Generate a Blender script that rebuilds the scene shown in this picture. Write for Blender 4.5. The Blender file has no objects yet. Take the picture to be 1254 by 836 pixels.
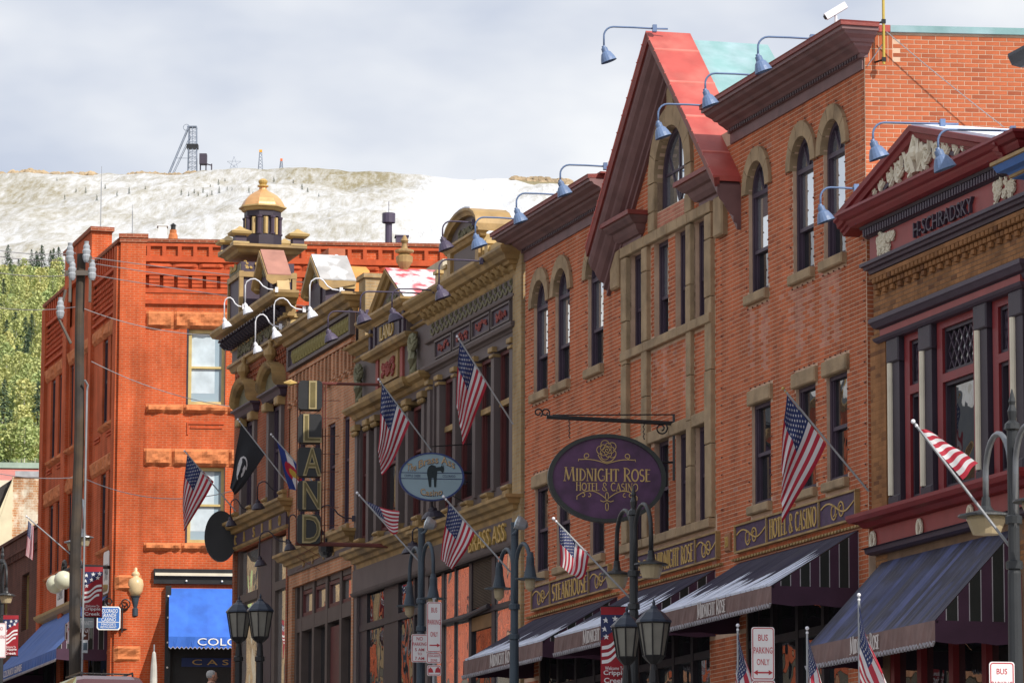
import bpy, math, random
import numpy as np
from mathutils import Vector, Matrix, Euler
R = math.radians
random.seed(7)
sc = bpy.context.scene
col = sc.collection
# ------------------------------------------------------------------ camera
cam_d = bpy.data.cameras.new('camera'); cam = bpy.data.objects.new('camera', cam_d); col.objects.link(cam)
cam_d.sensor_width = 36.0; cam_d.lens = 36.0*5200/1254
cam_d.clip_start = 1.0; cam_d.clip_end = 9000
cam.matrix_world = Matrix.Rotation(math.pi/2+0.145503, 4, 'X') @ Matrix.Rotation(0.0035, 4, 'Z')
sc.camera = cam
# ------------------------------------------------------------------ light
SUN_EL, SUN_AZ = 40.0, 42.0        # sun behind the camera, to the right
sdir = Vector((math.sin(R(SUN_AZ))*math.cos(R(SUN_EL)), -math.cos(R(SUN_AZ))*math.cos(R(SUN_EL)), math.sin(R(SUN_EL))))
sun_d = bpy.data.lights.new('sun', 'SUN'); sun_d.energy = 4.9; sun_d.angle = R(0.53); sun_d.color = (1.0, 0.95, 0.86)
sun = bpy.data.objects.new('sun', sun_d); col.objects.link(sun)
sun.rotation_euler = (-sdir).to_track_quat('-Z', 'Y').to_euler()
world = bpy.data.worlds.new('World'); sc.world = world; world.use_nodes = True
wn = world.node_tree; wn.nodes.clear()
def N(nt, t, **kw):
    n = nt.nodes.new(t)
    for k, v in kw.items():
        if k.startswith('i_'):
            n.inputs[k[2:].replace('_', ' ')].default_value = v
        else: setattr(n, k, v)
    return n
sky = N(wn, 'ShaderNodeTexSky', sky_type='NISHITA', sun_disc=False, sun_elevation=R(SUN_EL), sun_rotation=math.pi-R(SUN_AZ), altitude=2900, dust_density=1.5)
tc = N(wn, 'ShaderNodeTexCoord')
mp = N(wn, 'ShaderNodeMapping'); mp.inputs['Scale'].default_value = (7, 7, 15); mp.inputs['Location'].default_value = (1.3, .2, .6)
n1 = N(wn, 'ShaderNodeTexNoise'); n1.inputs['Scale'].default_value = 1.0; n1.inputs['Detail'].default_value = 5; n1.inputs['Roughness'].default_value = .5
cr = N(wn, 'ShaderNodeValToRGB')
cr.color_ramp.elements[0].position = .37; cr.color_ramp.elements[0].color = (5.6, 6.2, 7.5, 1)
cr.color_ramp.elements[1].position = .62; cr.color_ramp.elements[1].color = (9.9, 10.0, 10.1, 1)
mx = N(wn, 'ShaderNodeMixRGB'); mx.inputs['Fac'].default_value = .93
bg = N(wn, 'ShaderNodeBackground'); bg.inputs['Strength'].default_value = .1
wo = N(wn, 'ShaderNodeOutputWorld')
L = wn.links.new
L(tc.outputs['Generated'], mp.inputs['Vector']); L(mp.outputs['Vector'], n1.inputs['Vector']); L(n1.outputs['Fac'], cr.inputs['Fac'])
L(sky.outputs['Color'], mx.inputs['Color1']); L(cr.outputs['Color'], mx.inputs['Color2']); L(mx.outputs['Color'], bg.inputs['Color']); L(bg.outputs['Background'], wo.inputs['Surface'])
sc.view_settings.view_transform = 'Standard'; sc.view_settings.look = 'None'; sc.view_settings.gamma = 1; sc.view_settings.exposure = 0.04
sc.cycles.max_bounces = 6; sc.cycles.diffuse_bounces = 3; sc.cycles.use_denoising = True
# ------------------------------------------------------------------ street frame: u runs along the facades (away), w out to the street
A0 = (5.178,61.252); AL = 0.27448
Dx, Dy = -math.sin(AL), math.cos(AL); Nx, Ny = -math.cos(AL), -math.sin(AL)
ROTZ = AL + math.pi/2
def wp(u, w, z): return Vector((A0[0]+Dx*u+Nx*w, A0[1]+Dy*u+Ny*w, z))
def ground_z(u): return 2.9+.05*u if u > 0 else 2.9+.075*u
CR = R(5)
class Frame:
    'sub-frame of the street frame: origin (u0,w0), turned so that its face looks down the street'
    def __init__(s, u0=0, w0=0, cross=True):
        s.o = (u0, w0)
        if cross:
            cx, cy = -math.cos(CR), -math.sin(CR); px, py = math.sin(CR), -math.cos(CR)
            s.x = (cx*Dx+cy*Dy, cx*Nx+cy*Ny); s.y = (px*Dx+py*Dy, px*Nx+py*Ny)
        else: s.x = (1, 0); s.y = (0, 1)
    def __call__(s, u, w, z): return (s.o[0]+u*s.x[0]+w*s.y[0], s.o[1]+u*s.x[1]+w*s.y[1], z)
# ------------------------------------------------------------------ mesh builder
class MB:
    def __init__(s, fr=None): s.v = []; s.f = []; s.m = []; s.uv = []; s.fr = fr; s.k = 0
    def vert(s, p):
        s.uv.append((p[0], p[1], p[2])); s.v.append(s.fr(*p) if s.fr else p); return len(s.v)-1
    def face(s, pts): s.f.append([s.vert(p) for p in pts]); s.m.append(s.k)
    def idx(s, ids): s.f.append(list(ids)); s.m.append(s.k)
    def box(s, x0, x1, y0, y1, z0, z1):
        i = [s.vert(p) for p in ((x0,y0,z0),(x1,y0,z0),(x1,y1,z0),(x0,y1,z0),(x0,y0,z1),(x1,y0,z1),(x1,y1,z1),(x0,y1,z1))]
        for q in ((0,3,2,1),(4,5,6,7),(0,1,5,4),(1,2,6,5),(2,3,7,6),(3,0,4,7)): s.idx([i[k] for k in q])
    def bbox(s, x0, x1, y0, y1, z0, z1, b=.02):
        'box with its front (+y) edges bevelled'
        i = [s.vert(p) for p in ((x0,y0,z0),(x1,y0,z0),(x1,y0,z1),(x0,y0,z1),(x0,y1-b,z0),(x1,y1-b,z0),(x1,y1-b,z1),(x0,y1-b,z1),(x0+b,y1,z0+b),(x1-b,y1,z0+b),(x1-b,y1,z1-b),(x0+b,y1,z1-b))]
        s.idx([i[0],i[1],i[2],i[3]])
        for a in range(4):
            c = (a+1) % 4
            s.idx([i[c],i[a],i[a+4],i[c+4]]); s.idx([i[c+4],i[a+4],i[a+8],i[c+8]])
        s.idx([i[11],i[10],i[9],i[8]])
    def sweep(s, prof, p0, p1, cap=True):
        'profile [(w,dz)] carried in a straight line from (u,z) p0 to p1'
        a = [s.vert((p0[0], w, p0[1]+z)) for w, z in prof]; b = [s.vert((p1[0], w, p1[1]+z)) for w, z in prof]
        n = len(prof)
        for i in range(n):
            j = (i+1) % n; s.idx([a[i], a[j], b[j], b[i]])
        if cap: s.idx(a[::-1]); s.idx(b)
    def cornice(s, prof, u0, u1, z, ret0=True, ret1=True):
        'moulding along u with mitred returns: each level stands w beyond the ends too'
        lv = [(w, dz, u0-(w if ret0 else 0), u1+(w if ret1 else 0)) for w, dz in prof]
        rows = []
        for w, dz, a, b in lv:
            rows.append([s.vert((a, -.05, z+dz)), s.vert((a, w, z+dz)), s.vert((b, w, z+dz)), s.vert((b, -.05, z+dz))])
        for r0, r1 in zip(rows, rows[1:]):
            for k in range(3): s.idx([r0[k+1], r0[k], r1[k], r1[k+1]])
        s.idx(rows[-1]); s.idx(rows[0][::-1])
    def poly(s, pts, w0, w1):
        'polygon of (u,z) points given depth from w0 to w1'
        a = [s.vert((u, w0, z)) for u, z in pts]; b = [s.vert((u, w1, z)) for u, z in pts]; n = len(pts)
        s.idx(a); s.idx(b[::-1])
        for i in range(n): j = (i+1) % n; s.idx([a[j], a[i], b[i], b[j]])
    def tube(s, path, r, n=8, r1=None, cap=True):
        P = [Vector(p) for p in path]; rings = []; m = len(P)
        up = Vector((.123, .345, .93)).normalized()
        for i, p in enumerate(P):
            d = (P[min(i+1, m-1)]-P[max(i-1, 0)])
            if d.length < 1e-9: d = Vector((0, 0, 1))
            d.normalize(); x = d.cross(up)
            if x.length < 1e-3: x = d.cross(Vector((1, 0, 0)))
            x.normalize(); y = d.cross(x)
            rr = r if r1 is None else r+(r1-r)*i/(m-1)
            if isinstance(rr, (list, tuple)): rr = rr[i]
            rings.append([s.vert(tuple(p+(x*math.cos(2*math.pi*k/n)+y*math.sin(2*math.pi*k/n))*rr)) for k in range(n)])
        for a, b in zip(rings, rings[1:]):
            for k in range(n): j = (k+1) % n; s.idx([a[k], a[j], b[j], b[k]])
        if cap: s.idx(rings[0][::-1]); s.idx(rings[-1])
    def lathe(s, prof, c=(0,0,0), n=16, M=None, ph=0):
        rings = []
        for r, z in prof:
            ring = []
            for k in range(n):
                a = 2*math.pi*(k+ph)/n; p = Vector((r*math.cos(a), r*math.sin(a), z))
                if M is not None: p = M @ p
                ring.append(s.vert((p[0]+c[0], p[1]+c[1], p[2]+c[2])))
            rings.append(ring)
        for a, b in zip(rings, rings[1:]):
            for k in range(n): j = (k+1) % n; s.idx([a[k], a[j], b[j], b[k]])
        if prof[0][0] > 1e-4: s.idx(rings[0][::-1])
        if prof[-1][0] > 1e-4: s.idx(rings[-1])
    def ball(s, c, r, n=10, sz=1):
        s.lathe([(max(1e-5, r*math.sin(math.pi*i/6)), -sz*r*math.cos(math.pi*i/6)) for i in range(7)], c, n)
    def ribbon(s, pts, wd, w0, w1, vary=None):
        'flat raised band of width wd following (u,z) points'
        n = len(pts)
        lft, rgt = [], []
        for i, p in enumerate(pts):
            a = pts[max(i-1, 0)]; b = pts[min(i+1, n-1)]; dx, dz = b[0]-a[0], b[1]-a[1]; l = math.hypot(dx, dz) or 1
            h = (wd if vary is None else vary[i])/2
            lft.append((p[0]-dz/l*h, p[1]+dx/l*h)); rgt.append((p[0]+dz/l*h, p[1]-dx/l*h))
        fl = [s.vert((a, w1, b)) for a, b in lft]; fr = [s.vert((a, w1, b)) for a, b in rgt]
        bl = [s.vert((a, w0, b)) for a, b in lft]; br = [s.vert((a, w0, b)) for a, b in rgt]
        for i in range(n-1):
            s.idx([fl[i], fl[i+1], fr[i+1], fr[i]]); s.idx([bl[i], bl[i+1], fl[i+1], fl[i]]); s.idx([fr[i], fr[i+1], br[i+1], br[i]])
        s.idx([fl[0], fr[0], br[0], bl[0]]); s.idx([fl[-1], bl[-1], br[-1], fr[-1]])
    def wall(s, u0, u1, z0, z1, holes=(), w=0, rev=.3):
        us = sorted({u0, u1, *[min(max(h[0], u0), u1) for h in holes], *[min(max(h[1], u0), u1) for h in holes]})
        zs = sorted({z0, z1, *[min(max(h[2], z0), z1) for h in holes], *[min(max(h[3], z0), z1) for h in holes]})
        for a, b in zip(us, us[1:]):
            for c, d in zip(zs, zs[1:]):
                m, q = (a+b)/2, (c+d)/2
                if any(h[0] < m < h[1] and h[2] < q < h[3] for h in holes): continue
                s.face([(b, w, c), (a, w, c), (a, w, d), (b, w, d)])
        if rev:
            for h in holes:
                a, b, c, d = h[:4]; v = w-rev
                s.face([(a, w, c), (a, w, d), (a, v, d), (a, v, c)]); s.face([(b, w, d), (b, w, c), (b, v, c), (b, v, d)])
                s.face([(b, w, c), (a, w, c), (a, v, c), (b, v, c)])
                if len(h) < 5: s.face([(a, w, d), (b, w, d), (b, v, d), (a, v, d)])
    def arch_fill(s, uc, r, zs, w, rev=.3, n=12):
        'wall in the corners over a round-headed opening whose hole is cut square up to zs+r'
        pts = [(uc+r*math.cos(math.pi*k/n), zs+r*math.sin(math.pi*k/n)) for k in range(n+1)]
        for a, b in zip(pts, pts[1:]):
            ta = (uc+r if a[0] > uc+1e-6 else uc-r if a[0] < uc-1e-6 else uc, zs+r); 
            s.face([(a[0], w, a[1]), (a[0], w, zs+r), (b[0], w, zs+r), (b[0], w, b[1])])
            s.face([(a[0], w, a[1]), (b[0], w, b[1]), (b[0], w-rev, b[1]), (a[0], w-rev, a[1])])
    def bricks(s, u0, u1, z0, z1, w=0, excl=(), arcs=(), bl=.203, bh=.056, mo=.011, dp=.0025, pale=None, clip=None):
        row = 0; z = math.ceil(z0/(bh+mo))*(bh+mo)
        while z+bh <= z1:
            iv = [(u0, u1)] if clip is None else clip(z+bh/2)
            cuts = [(a, b) for a, b, c, d in excl if z+bh > c and z < d]
            for uc, zc, r in arcs:
                dz = max(0, min(abs(z-zc), abs(z+bh-zc))) if z > zc else None
                if dz is not None and dz < r: h = math.sqrt(r*r-dz*dz); cuts.append((uc-h, uc+h))
            for a, b in cuts:
                nv = []
                for p, q in iv:
                    if b <= p or a >= q: nv.append((p, q)); continue
                    if a > p: nv.append((p, a))
                    if b < q: nv.append((b, q))
                iv = nv
            off = (row % 2)*(bl+mo)/2
            for p, q in iv:
                k = math.floor((p-off)/(bl+mo))
                while True:
                    a = k*(bl+mo)+off; b = a+bl; k += 1
                    if a >= q: break
                    a, b = max(a, p), min(b, q)
                    if b-a < .03: continue
                    if pale: s.k = pale(a, z)
                    d = dp*random.uniform(.6, 1.1); e = .002
                    i = [s.vert(t) for t in ((a,w,z),(b,w,z),(b,w,z+bh),(a,w,z+bh),(a+e,w+d,z+e),(b-e,w+d,z+e),(b-e,w+d,z+bh-e),(a+e,w+d,z+bh-e))]
                    s.idx([i[7],i[6],i[5],i[4]])
                    for j in range(4):
                        c = (j+1) % 4; s.idx([i[c],i[j],i[j+4],i[c+4]])
            z += bh+mo; row += 1
    def mesh(s, name, mats, off=(0,0,0), smooth=False):
        me = bpy.data.meshes.new(name)
        V = np.array(s.v, dtype=np.float64)-np.array(off)
        me.from_pydata(V.tolist(), [], s.f)
        for m in (mats if isinstance(mats, (list, tuple)) else [mats]): me.materials.append(m)
        if max(s.m, default=0) > 0: me.polygons.foreach_set('material_index', np.array(s.m, dtype=np.int32))
        UV = np.array(s.uv); li = np.empty(len(me.loops), dtype=np.int32); me.loops.foreach_get('vertex_index', li)
        c = UV[li]; lay = me.uv_layers.new(name='UVMap')
        lay.data.foreach_set('uv', np.stack([c[:,0]+c[:,1], c[:,2]], 1).astype(np.float32).ravel())
        if smooth: me.polygons.foreach_set('use_smooth', np.ones(len(me.polygons), dtype=bool))
        me.update()
        return me
# ------------------------------------------------------------------ objects
OFF = {}
def tag(o, label=None, cat=None, group=None, kind=None):
    if label: o['label'] = label
    if cat: o['category'] = cat
    if group: o['group'] = group
    if kind: o['kind'] = kind
    return o
def thing(name, label, cat, base=(0,0,0), rz=ROTZ, group=None, off=(0,0,0)):
    o = bpy.data.objects.new(name, None); col.objects.link(o); o.location = base; o.rotation_euler = (0,0,rz); o.empty_display_size = .2
    OFF[o.name] = off
    return tag(o, label, cat, group)
def fthing(name, label, cat, u, w=0, z=None, group=None):
    'a thing whose meshes are written in street coordinates (u,w,z)'
    z = ground_z(u) if z is None else z
    return thing(name, label, cat, wp(u, w, z), ROTZ, group, (u, w, z))
def root_off(p):
    while p.parent: p = p.parent
    return OFF.get(p.name, (0,0,0))
def part(name, mb, mats, parent=None, smooth=False, kind=None, label=None):
    me = mb.mesh(name, mats, root_off(parent) if parent else (0,0,0), smooth)
    o = bpy.data.objects.new(name, me); col.objects.link(o)
    if parent: o.parent = parent
    return tag(o, label, None, None, kind)
def pieces(name, mb, mats, parent, rest='mullion'):
    'every loose piece of the builder becomes a part of its own; returns the first'
    lab = list(range(len(mb.v)))
    def find(i):
        while lab[i] != i: lab[i] = lab[lab[i]]; i = lab[i]
        return i
    for f in mb.f:
        for k in f[1:]: lab[find(k)] = find(f[0])
    gr = {}
    for f, m in zip(mb.f, mb.m): gr.setdefault(find(f[0]), []).append((f, m))
    out = None
    for fs in gr.values():
        s = MB(); ids = {}
        for f, m in fs:
            for k in f:
                if k not in ids: ids[k] = len(s.v); s.v.append(mb.v[k]); s.uv.append(mb.uv[k])
            s.f.append([ids[k] for k in f]); s.m.append(m)
        o = part(name if out is None else rest, s, mats, parent); out = out or o
    return out
def inst(name, me, parent, loc, rot=None, scale=None):
    o = bpy.data.objects.new(name, me); col.objects.link(o); o.parent = parent
    f = root_off(parent); o.location = (loc[0]-f[0], loc[1]-f[1], loc[2]-f[2])
    if rot: o.rotation_euler = rot
    if scale: o.scale = scale
    return o
KIDS = {}
def copy_tree(o, parent=None):
    c = o.copy(); col.objects.link(c)
    if parent: c.parent = parent
    for ch in [x for x in o.children]: copy_tree(ch, c)
    return c
# ------------------------------------------------------------------ materials
MATS = {}
def mat(name, c, rough=.6, var=.18, ns=2.5, bump=.15, bs=40, metal=0, c2=None, c2t=(.55,.75), c2s=1.2, spec=.4, coat=0, det=6):
    m = bpy.data.materials.new(name); m.use_nodes = True; nt = m.node_tree; b = nt.nodes['Principled BSDF']; L = nt.links.new
    b.inputs['Roughness'].default_value = rough; b.inputs['Metallic'].default_value = metal; b.inputs['Specular IOR Level'].default_value = spec
    if coat: b.inputs['Coat Weight'].default_value = coat; b.inputs['Coat Roughness'].default_value = .15
    tc = N(nt, 'ShaderNodeTexCoord'); no = N(nt, 'ShaderNodeTexNoise'); no.inputs['Scale'].default_value = ns; no.inputs['Detail'].default_value = det
    L(tc.outputs['Object'], no.inputs['Vector'])
    mr = N(nt, 'ShaderNodeMapRange'); mr.inputs['From Min'].default_value = .3; mr.inputs['From Max'].default_value = .7; mr.inputs['To Min'].default_value = 1-var; mr.inputs['To Max'].default_value = 1+var
    L(no.outputs['Fac'], mr.inputs['Value'])
    base = N(nt, 'ShaderNodeRGB'); base.outputs[0].default_value = (*c, 1); src = base.outputs[0]
    if c2:
        n2 = N(nt, 'ShaderNodeTexNoise'); n2.inputs['Scale'].default_value = c2s; n2.inputs['Detail'].default_value = 7; L(tc.outputs['Object'], n2.inputs['Vector'])
        m2 = N(nt, 'ShaderNodeMapRange'); m2.inputs['From Min'].default_value = c2t[0]; m2.inputs['From Max'].default_value = c2t[1]; L(n2.outputs['Fac'], m2.inputs['Value'])
        mx = N(nt, 'ShaderNodeMixRGB'); L(m2.outputs['Result'], mx.inputs['Fac']); L(src, mx.inputs['Color1']); mx.inputs['Color2'].default_value = (*c2, 1); src = mx.outputs['Color']
    sv = N(nt, 'ShaderNodeVectorMath', operation='SCALE'); L(src, sv.inputs[0]); L(mr.outputs['Result'], sv.inputs['Scale']); L(sv.outputs['Vector'], b.inputs['Base Color'])
    if bump:
        n3 = N(nt, 'ShaderNodeTexNoise'); n3.inputs['Scale'].default_value = bs; n3.inputs['Detail'].default_value = 4; L(tc.outputs['Object'], n3.inputs['Vector'])
        bp = N(nt, 'ShaderNodeBump'); bp.inputs['Strength'].default_value = bump; bp.inputs['Distance'].default_value = .02; L(n3.outputs['Fac'], bp.inputs['Height']); L(bp.outputs['Normal'], b.inputs['Normal'])
    MATS[name] = m; return m
def brick_unit(name, c, cd, var=.25):
    'for real bricks: one random tone per brick'
    m = bpy.data.materials.new(name); m.use_nodes = True; nt = m.node_tree; b = nt.nodes['Principled BSDF']; L = nt.links.new
    b.inputs['Roughness'].default_value = .85; b.inputs['Specular IOR Level'].default_value = .2
    g = N(nt, 'ShaderNodeNewGeometry'); oi = N(nt, 'ShaderNodeObjectInfo'); ad = N(nt, 'ShaderNodeMath', operation='ADD'); L(g.outputs['Random Per Island'], ad.inputs[0]); L(oi.outputs['Random'], ad.inputs[1])
    fr = N(nt, 'ShaderNodeMath', operation='FRACT'); L(ad.outputs[0], fr.inputs[0])
    cr = N(nt, 'ShaderNodeValToRGB'); e = cr.color_ramp.elements
    e[0].position = 0; e[0].color = (*cd, 1); e[1].position = 1; e[1].color = (*[min(1, x*(1+var)) for x in c], 1)
    k = e.new(.10); k.color = (*[(x*.5+y*.5) for x, y in zip(c, cd)], 1); k = e.new(.2); k.color = (*c, 1)
    L(fr.outputs[0], cr.inputs['Fac'])
    tc = N(nt, 'ShaderNodeTexCoord'); no = N(nt, 'ShaderNodeTexNoise'); no.inputs['Scale'].default_value = 1.1; no.inputs['Detail'].default_value = 8; no.inputs['Roughness'].default_value = .65; L(tc.outputs['Object'], no.inputs['Vector'])
    mr = N(nt, 'ShaderNodeMapRange'); mr.inputs['From Min'].default_value = .3; mr.inputs['From Max'].default_value = .7; mr.inputs['To Min'].default_value = .78; mr.inputs['To Max'].default_value = 1.18; L(no.outputs['Fac'], mr.inputs['Value'])
    sv = N(nt, 'ShaderNodeVectorMath', operation='SCALE'); L(cr.outputs['Color'], sv.inputs[0]); L(mr.outputs['Result'], sv.inputs['Scale'])
    t_s = N(nt, 'ShaderNodeTexCoord'); q_s = N(nt, 'ShaderNodeMapping'); q_s.inputs['Scale'].default_value = (2.4, 2.4, .22); L(t_s.outputs['Object'], q_s.inputs['Vector'])
    n_s = N(nt, 'ShaderNodeTexNoise'); n_s.inputs['Scale'].default_value = 1.0; n_s.inputs['Detail'].default_value = 6; n_s.inputs['Roughness'].default_value = .65; L(q_s.outputs['Vector'], n_s.inputs['Vector'])
    r_s = N(nt, 'ShaderNodeMapRange'); r_s.inputs['From Min'].default_value = .35; r_s.inputs['From Max'].default_value = .6; r_s.inputs['To Min'].default_value = .74; r_s.inputs['To Max'].default_value = 1.10; L(n_s.outputs['Fac'], r_s.inputs['Value'])
    v_s = N(nt, 'ShaderNodeVectorMath', operation='SCALE'); L(sv.outputs['Vector'], v_s.inputs[0]); L(r_s.outputs['Result'], v_s.inputs['Scale']); L(v_s.outputs['Vector'], b.inputs['Base Color'])
    MATS[name] = m; return m
def brick_sheet(name, c1, c2, mo, bw=.213, bh=.067, stain=None, mort=.012):
    'brickwork too far off for separate bricks'
    m = bpy.data.materials.new(name); m.use_nodes = True; nt = m.node_tree; b = nt.nodes['Principled BSDF']; L = nt.links.new
    b.inputs['Roughness'].default_value = .9; b.inputs['Specular IOR Level'].default_value = .15
    uv = N(nt, 'ShaderNodeUVMap'); br = N(nt, 'ShaderNodeTexBrick'); br.inputs['Scale'].default_value = 1
    br.inputs['Brick Width'].default_value = bw; br.inputs['Row Height'].default_value = bh; br.inputs['Mortar Size'].default_value = mort; br.inputs['Bias'].default_value = -.2
    br.inputs['Color1'].default_value = (*c1, 1); br.inputs['Color2'].default_value = (*c2, 1); br.inputs['Mortar'].default_value = (*mo, 1)
    L(uv.outputs['UV'], br.inputs['Vector'])
    tc = N(nt, 'ShaderNodeTexCoord'); no = N(nt, 'ShaderNodeTexNoise'); no.inputs['Scale'].default_value = .8; no.inputs['Detail'].default_value = 9; no.inputs['Roughness'].default_value = .65; L(tc.outputs['Object'], no.inputs['Vector'])
    mr = N(nt, 'ShaderNodeMapRange'); mr.inputs['From Min'].default_value = .3; mr.inputs['From Max'].default_value = .7; mr.inputs['To Min'].default_value = .68; mr.inputs['To Max'].default_value = 1.2; L(no.outputs['Fac'], mr.inputs['Value'])
    src = br.outputs['Color']
    if stain:
        n2 = N(nt, 'ShaderNodeTexNoise'); n2.inputs['Scale'].default_value = 1.6; n2.inputs['Detail'].default_value = 9; n2.inputs['Roughness'].default_value = .7; L(tc.outputs['Object'], n2.inputs['Vector'])
        m2 = N(nt, 'ShaderNodeMapRange'); m2.inputs['From Min'].default_value = stain[1]; m2.inputs['From Max'].default_value = stain[1]+.12; m2.inputs['To Max'].default_value = stain[2]; L(n2.outputs['Fac'], m2.inputs['Value'])
        mx = N(nt, 'ShaderNodeMixRGB'); L(m2.outputs['Result'], mx.inputs['Fac']); L(src, mx.inputs['Color1']); mx.inputs['Color2'].default_value = (*stain[0], 1); src = mx.outputs['Color']
    sv = N(nt, 'ShaderNodeVectorMath', operation='SCALE'); L(src, sv.inputs[0]); L(mr.outputs['Result'], sv.inputs['Scale'])
    t_s = N(nt, 'ShaderNodeTexCoord'); q_s = N(nt, 'ShaderNodeMapping'); q_s.inputs['Scale'].default_value = (2.4, 2.4, .22); L(t_s.outputs['Object'], q_s.inputs['Vector'])
    n_s = N(nt, 'ShaderNodeTexNoise'); n_s.inputs['Scale'].default_value = 1.0; n_s.inputs['Detail'].default_value = 6; n_s.inputs['Roughness'].default_value = .65; L(q_s.outputs['Vector'], n_s.inputs['Vector'])
    r_s = N(nt, 'ShaderNodeMapRange'); r_s.inputs['From Min'].default_value = .35; r_s.inputs['From Max'].default_value = .6; r_s.inputs['To Min'].default_value = .74; r_s.inputs['To Max'].default_value = 1.10; L(n_s.outputs['Fac'], r_s.inputs['Value'])
    v_s = N(nt, 'ShaderNodeVectorMath', operation='SCALE'); L(sv.outputs['Vector'], v_s.inputs[0]); L(r_s.outputs['Result'], v_s.inputs['Scale']); L(v_s.outputs['Vector'], b.inputs['Base Color'])
    bp = N(nt, 'ShaderNodeBump'); bp.inputs['Strength'].default_value = .5; bp.inputs['Distance'].default_value = .01; L(br.outputs['Fac'], bp.inputs['Height']); bp.invert = True; L(bp.outputs['Normal'], b.inputs['Normal'])
    MATS[name] = m; return m
def glass_mat(name, c, ripple=.02, rs=1.5, ior=1.7):
    m = bpy.data.materials.new(name); m.use_nodes = True; nt = m.node_tree; b = nt.nodes['Principled BSDF']; L = nt.links.new
    b.inputs['Base Color'].default_value = (*c, 1); b.inputs['Roughness'].default_value = .015; b.inputs['IOR'].default_value = ior; b.inputs['Specular IOR Level'].default_value = .5
    tc = N(nt, 'ShaderNodeTexCoord'); no = N(nt, 'ShaderNodeTexNoise'); no.inputs['Scale'].default_value = rs; no.inputs['Detail'].default_value = 1.5; L(tc.outputs['Object'], no.inputs['Vector'])
    bp = N(nt, 'ShaderNodeBump'); bp.inputs['Strength'].default_value = 1; bp.inputs['Distance'].default_value = ripple; L(no.outputs['Fac'], bp.inputs['Height']); L(bp.outputs['Normal'], b.inputs['Normal'])
    MATS[name] = m; return m
BR = brick_unit('rose_brick', (.455,.125,.054), (.34,.092,.044), .10)
BRP = brick_unit('pale_rose_brick', (.46,.19,.13), (.42,.15,.10), .10)
MORT = mat('mortar', (.56,.38,.27), .9, .15, 4, .2, 90)
MORT2 = mat('ruddy_mortar', (.34,.13,.085), .9, .15, 3, .2, 90)
HSB = brick_unit('tan_brick', (.27,.125,.052), (.16,.07,.035), .25)
MORTH = mat('brown_mortar', (.17,.10,.06), .9, .2, 4, .2, 80)
ORB = brick_sheet('orange_brickwork', (.54,.095,.028), (.47,.078,.024), (.50,.16,.08), stain=((.52,.17,.09), .6, .5))
ORBs = mat('orange_brick_plain', (.46,.078,.024), .85, .18, 4, .3, 30)
ORD = brick_sheet('dark_parapet_brickwork', (.33,.075,.035), (.24,.06,.03), (.40,.2,.13))
ORST = mat('orange_sandstone', (.53,.175,.065), .9, .25, 5, .7, 14, c2=(.44,.14,.05), c2s=5)
LANG = mat('smoky_lantern_glass', (.20,.19,.165), .25, .12, 4)
STO = mat('buff_stone', (.335,.235,.14), .85, .22, 3, .4, 30, c2=(.21,.145,.085), c2t=(.5,.75), c2s=2.2)
IBR = brick_sheet('salmon_brickwork', (.54,.24,.125), (.44,.18,.09), (.48,.31,.21), stain=((.50,.33,.22), .58, .5))
TANB = brick_sheet('yellow_brickwork', (.42,.29,.15), (.34,.22,.11), (.38,.29,.18))
WWB = brick_sheet('whitewashed_brickwork', (.56,.27,.13), (.50,.22,.10), (.62,.50,.36), bw=.26, bh=.085, stain=((.74,.68,.55), .47, .85))
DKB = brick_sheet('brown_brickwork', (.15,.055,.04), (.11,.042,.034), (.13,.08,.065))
MAR = mat('maroon_trim', (.165,.085,.085), .55, .16, 3, .12, 30, c2=(.115,.06,.062), c2s=2)
MARD = mat('dark_maroon_trim', (.065,.035,.042), .5, .12)
MARE = mat('oxblood_edge', (.20,.035,.028), .5, .2, 6)
HSR = mat('barn_red_paint', (.27,.045,.042), .5, .13, 3, .06, 30)
HSD = mat('deep_red_paint', (.20,.018,.022), .45, .13)
PLU = mat('plum_paint', (.055,.036,.058), .5, .15)
PLD = mat('dark_plum_paint', (.032,.022,.036), .5, .15)
CRE = mat('cream_paint', (.66,.60,.48), .6, .1)
WHT = mat('white_paint', (.80,.79,.76), .55, .06)
GLD = mat('gold_paint', (.345,.22,.088), .55, .22, 3, .15, 30, c2=(.19,.125,.06), c2t=(.48,.72), c2s=2.0)
GLP = mat('pale_gold_paint', (.47,.325,.135), .5, .18, 3, .15, 30, c2=(.36,.26,.12), c2t=(.5,.72), c2s=3.0)
GLR = mat('gilt_lettering', (.50,.33,.10), .35, .12, spec=.6)
TAUP = mat('taupe_paint', (.115,.088,.086), .6, .13, 2, .08, 30, c2=(.10,.08,.075), c2s=2)
OLV = mat('olive_grey_relief', (.17,.155,.095), .7, .25, 8)
COP = mat('copper_dome_metal', (.62,.34,.15), .42, .18, 3, .15, 20, metal=.25)
BLK = mat('black_paint', (.018,.018,.02), .45, .2)
BLKM = mat('black_iron', (.022,.021,.023), .4, .2, metal=.3)
REDM = mat('rust_red_iron', (.13,.032,.025), .6, .2)
RROOF = mat('red_painted_metal', (.42,.072,.060), .5, .14, 2.5, .25, 5, c2=(.50,.15,.12), c2t=(.48,.75))
TEAL = mat('teal_weathered_metal', (.19,.335,.345), .6, .14, 2.2, .2, 5, c2=(.30,.42,.46), c2t=(.45,.7), c2s=1.5)
BLUL = mat('slate_blue_enamel', (.12,.18,.32), .42, .12)
PURL = mat('purple_grey_enamel', (.07,.055,.095), .42, .12)
WHTL = mat('white_enamel', (.72,.72,.78), .35, .06)
PSTB = mat('slate_blue_post_paint', (.036,.054,.075), .45, .15)
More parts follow.
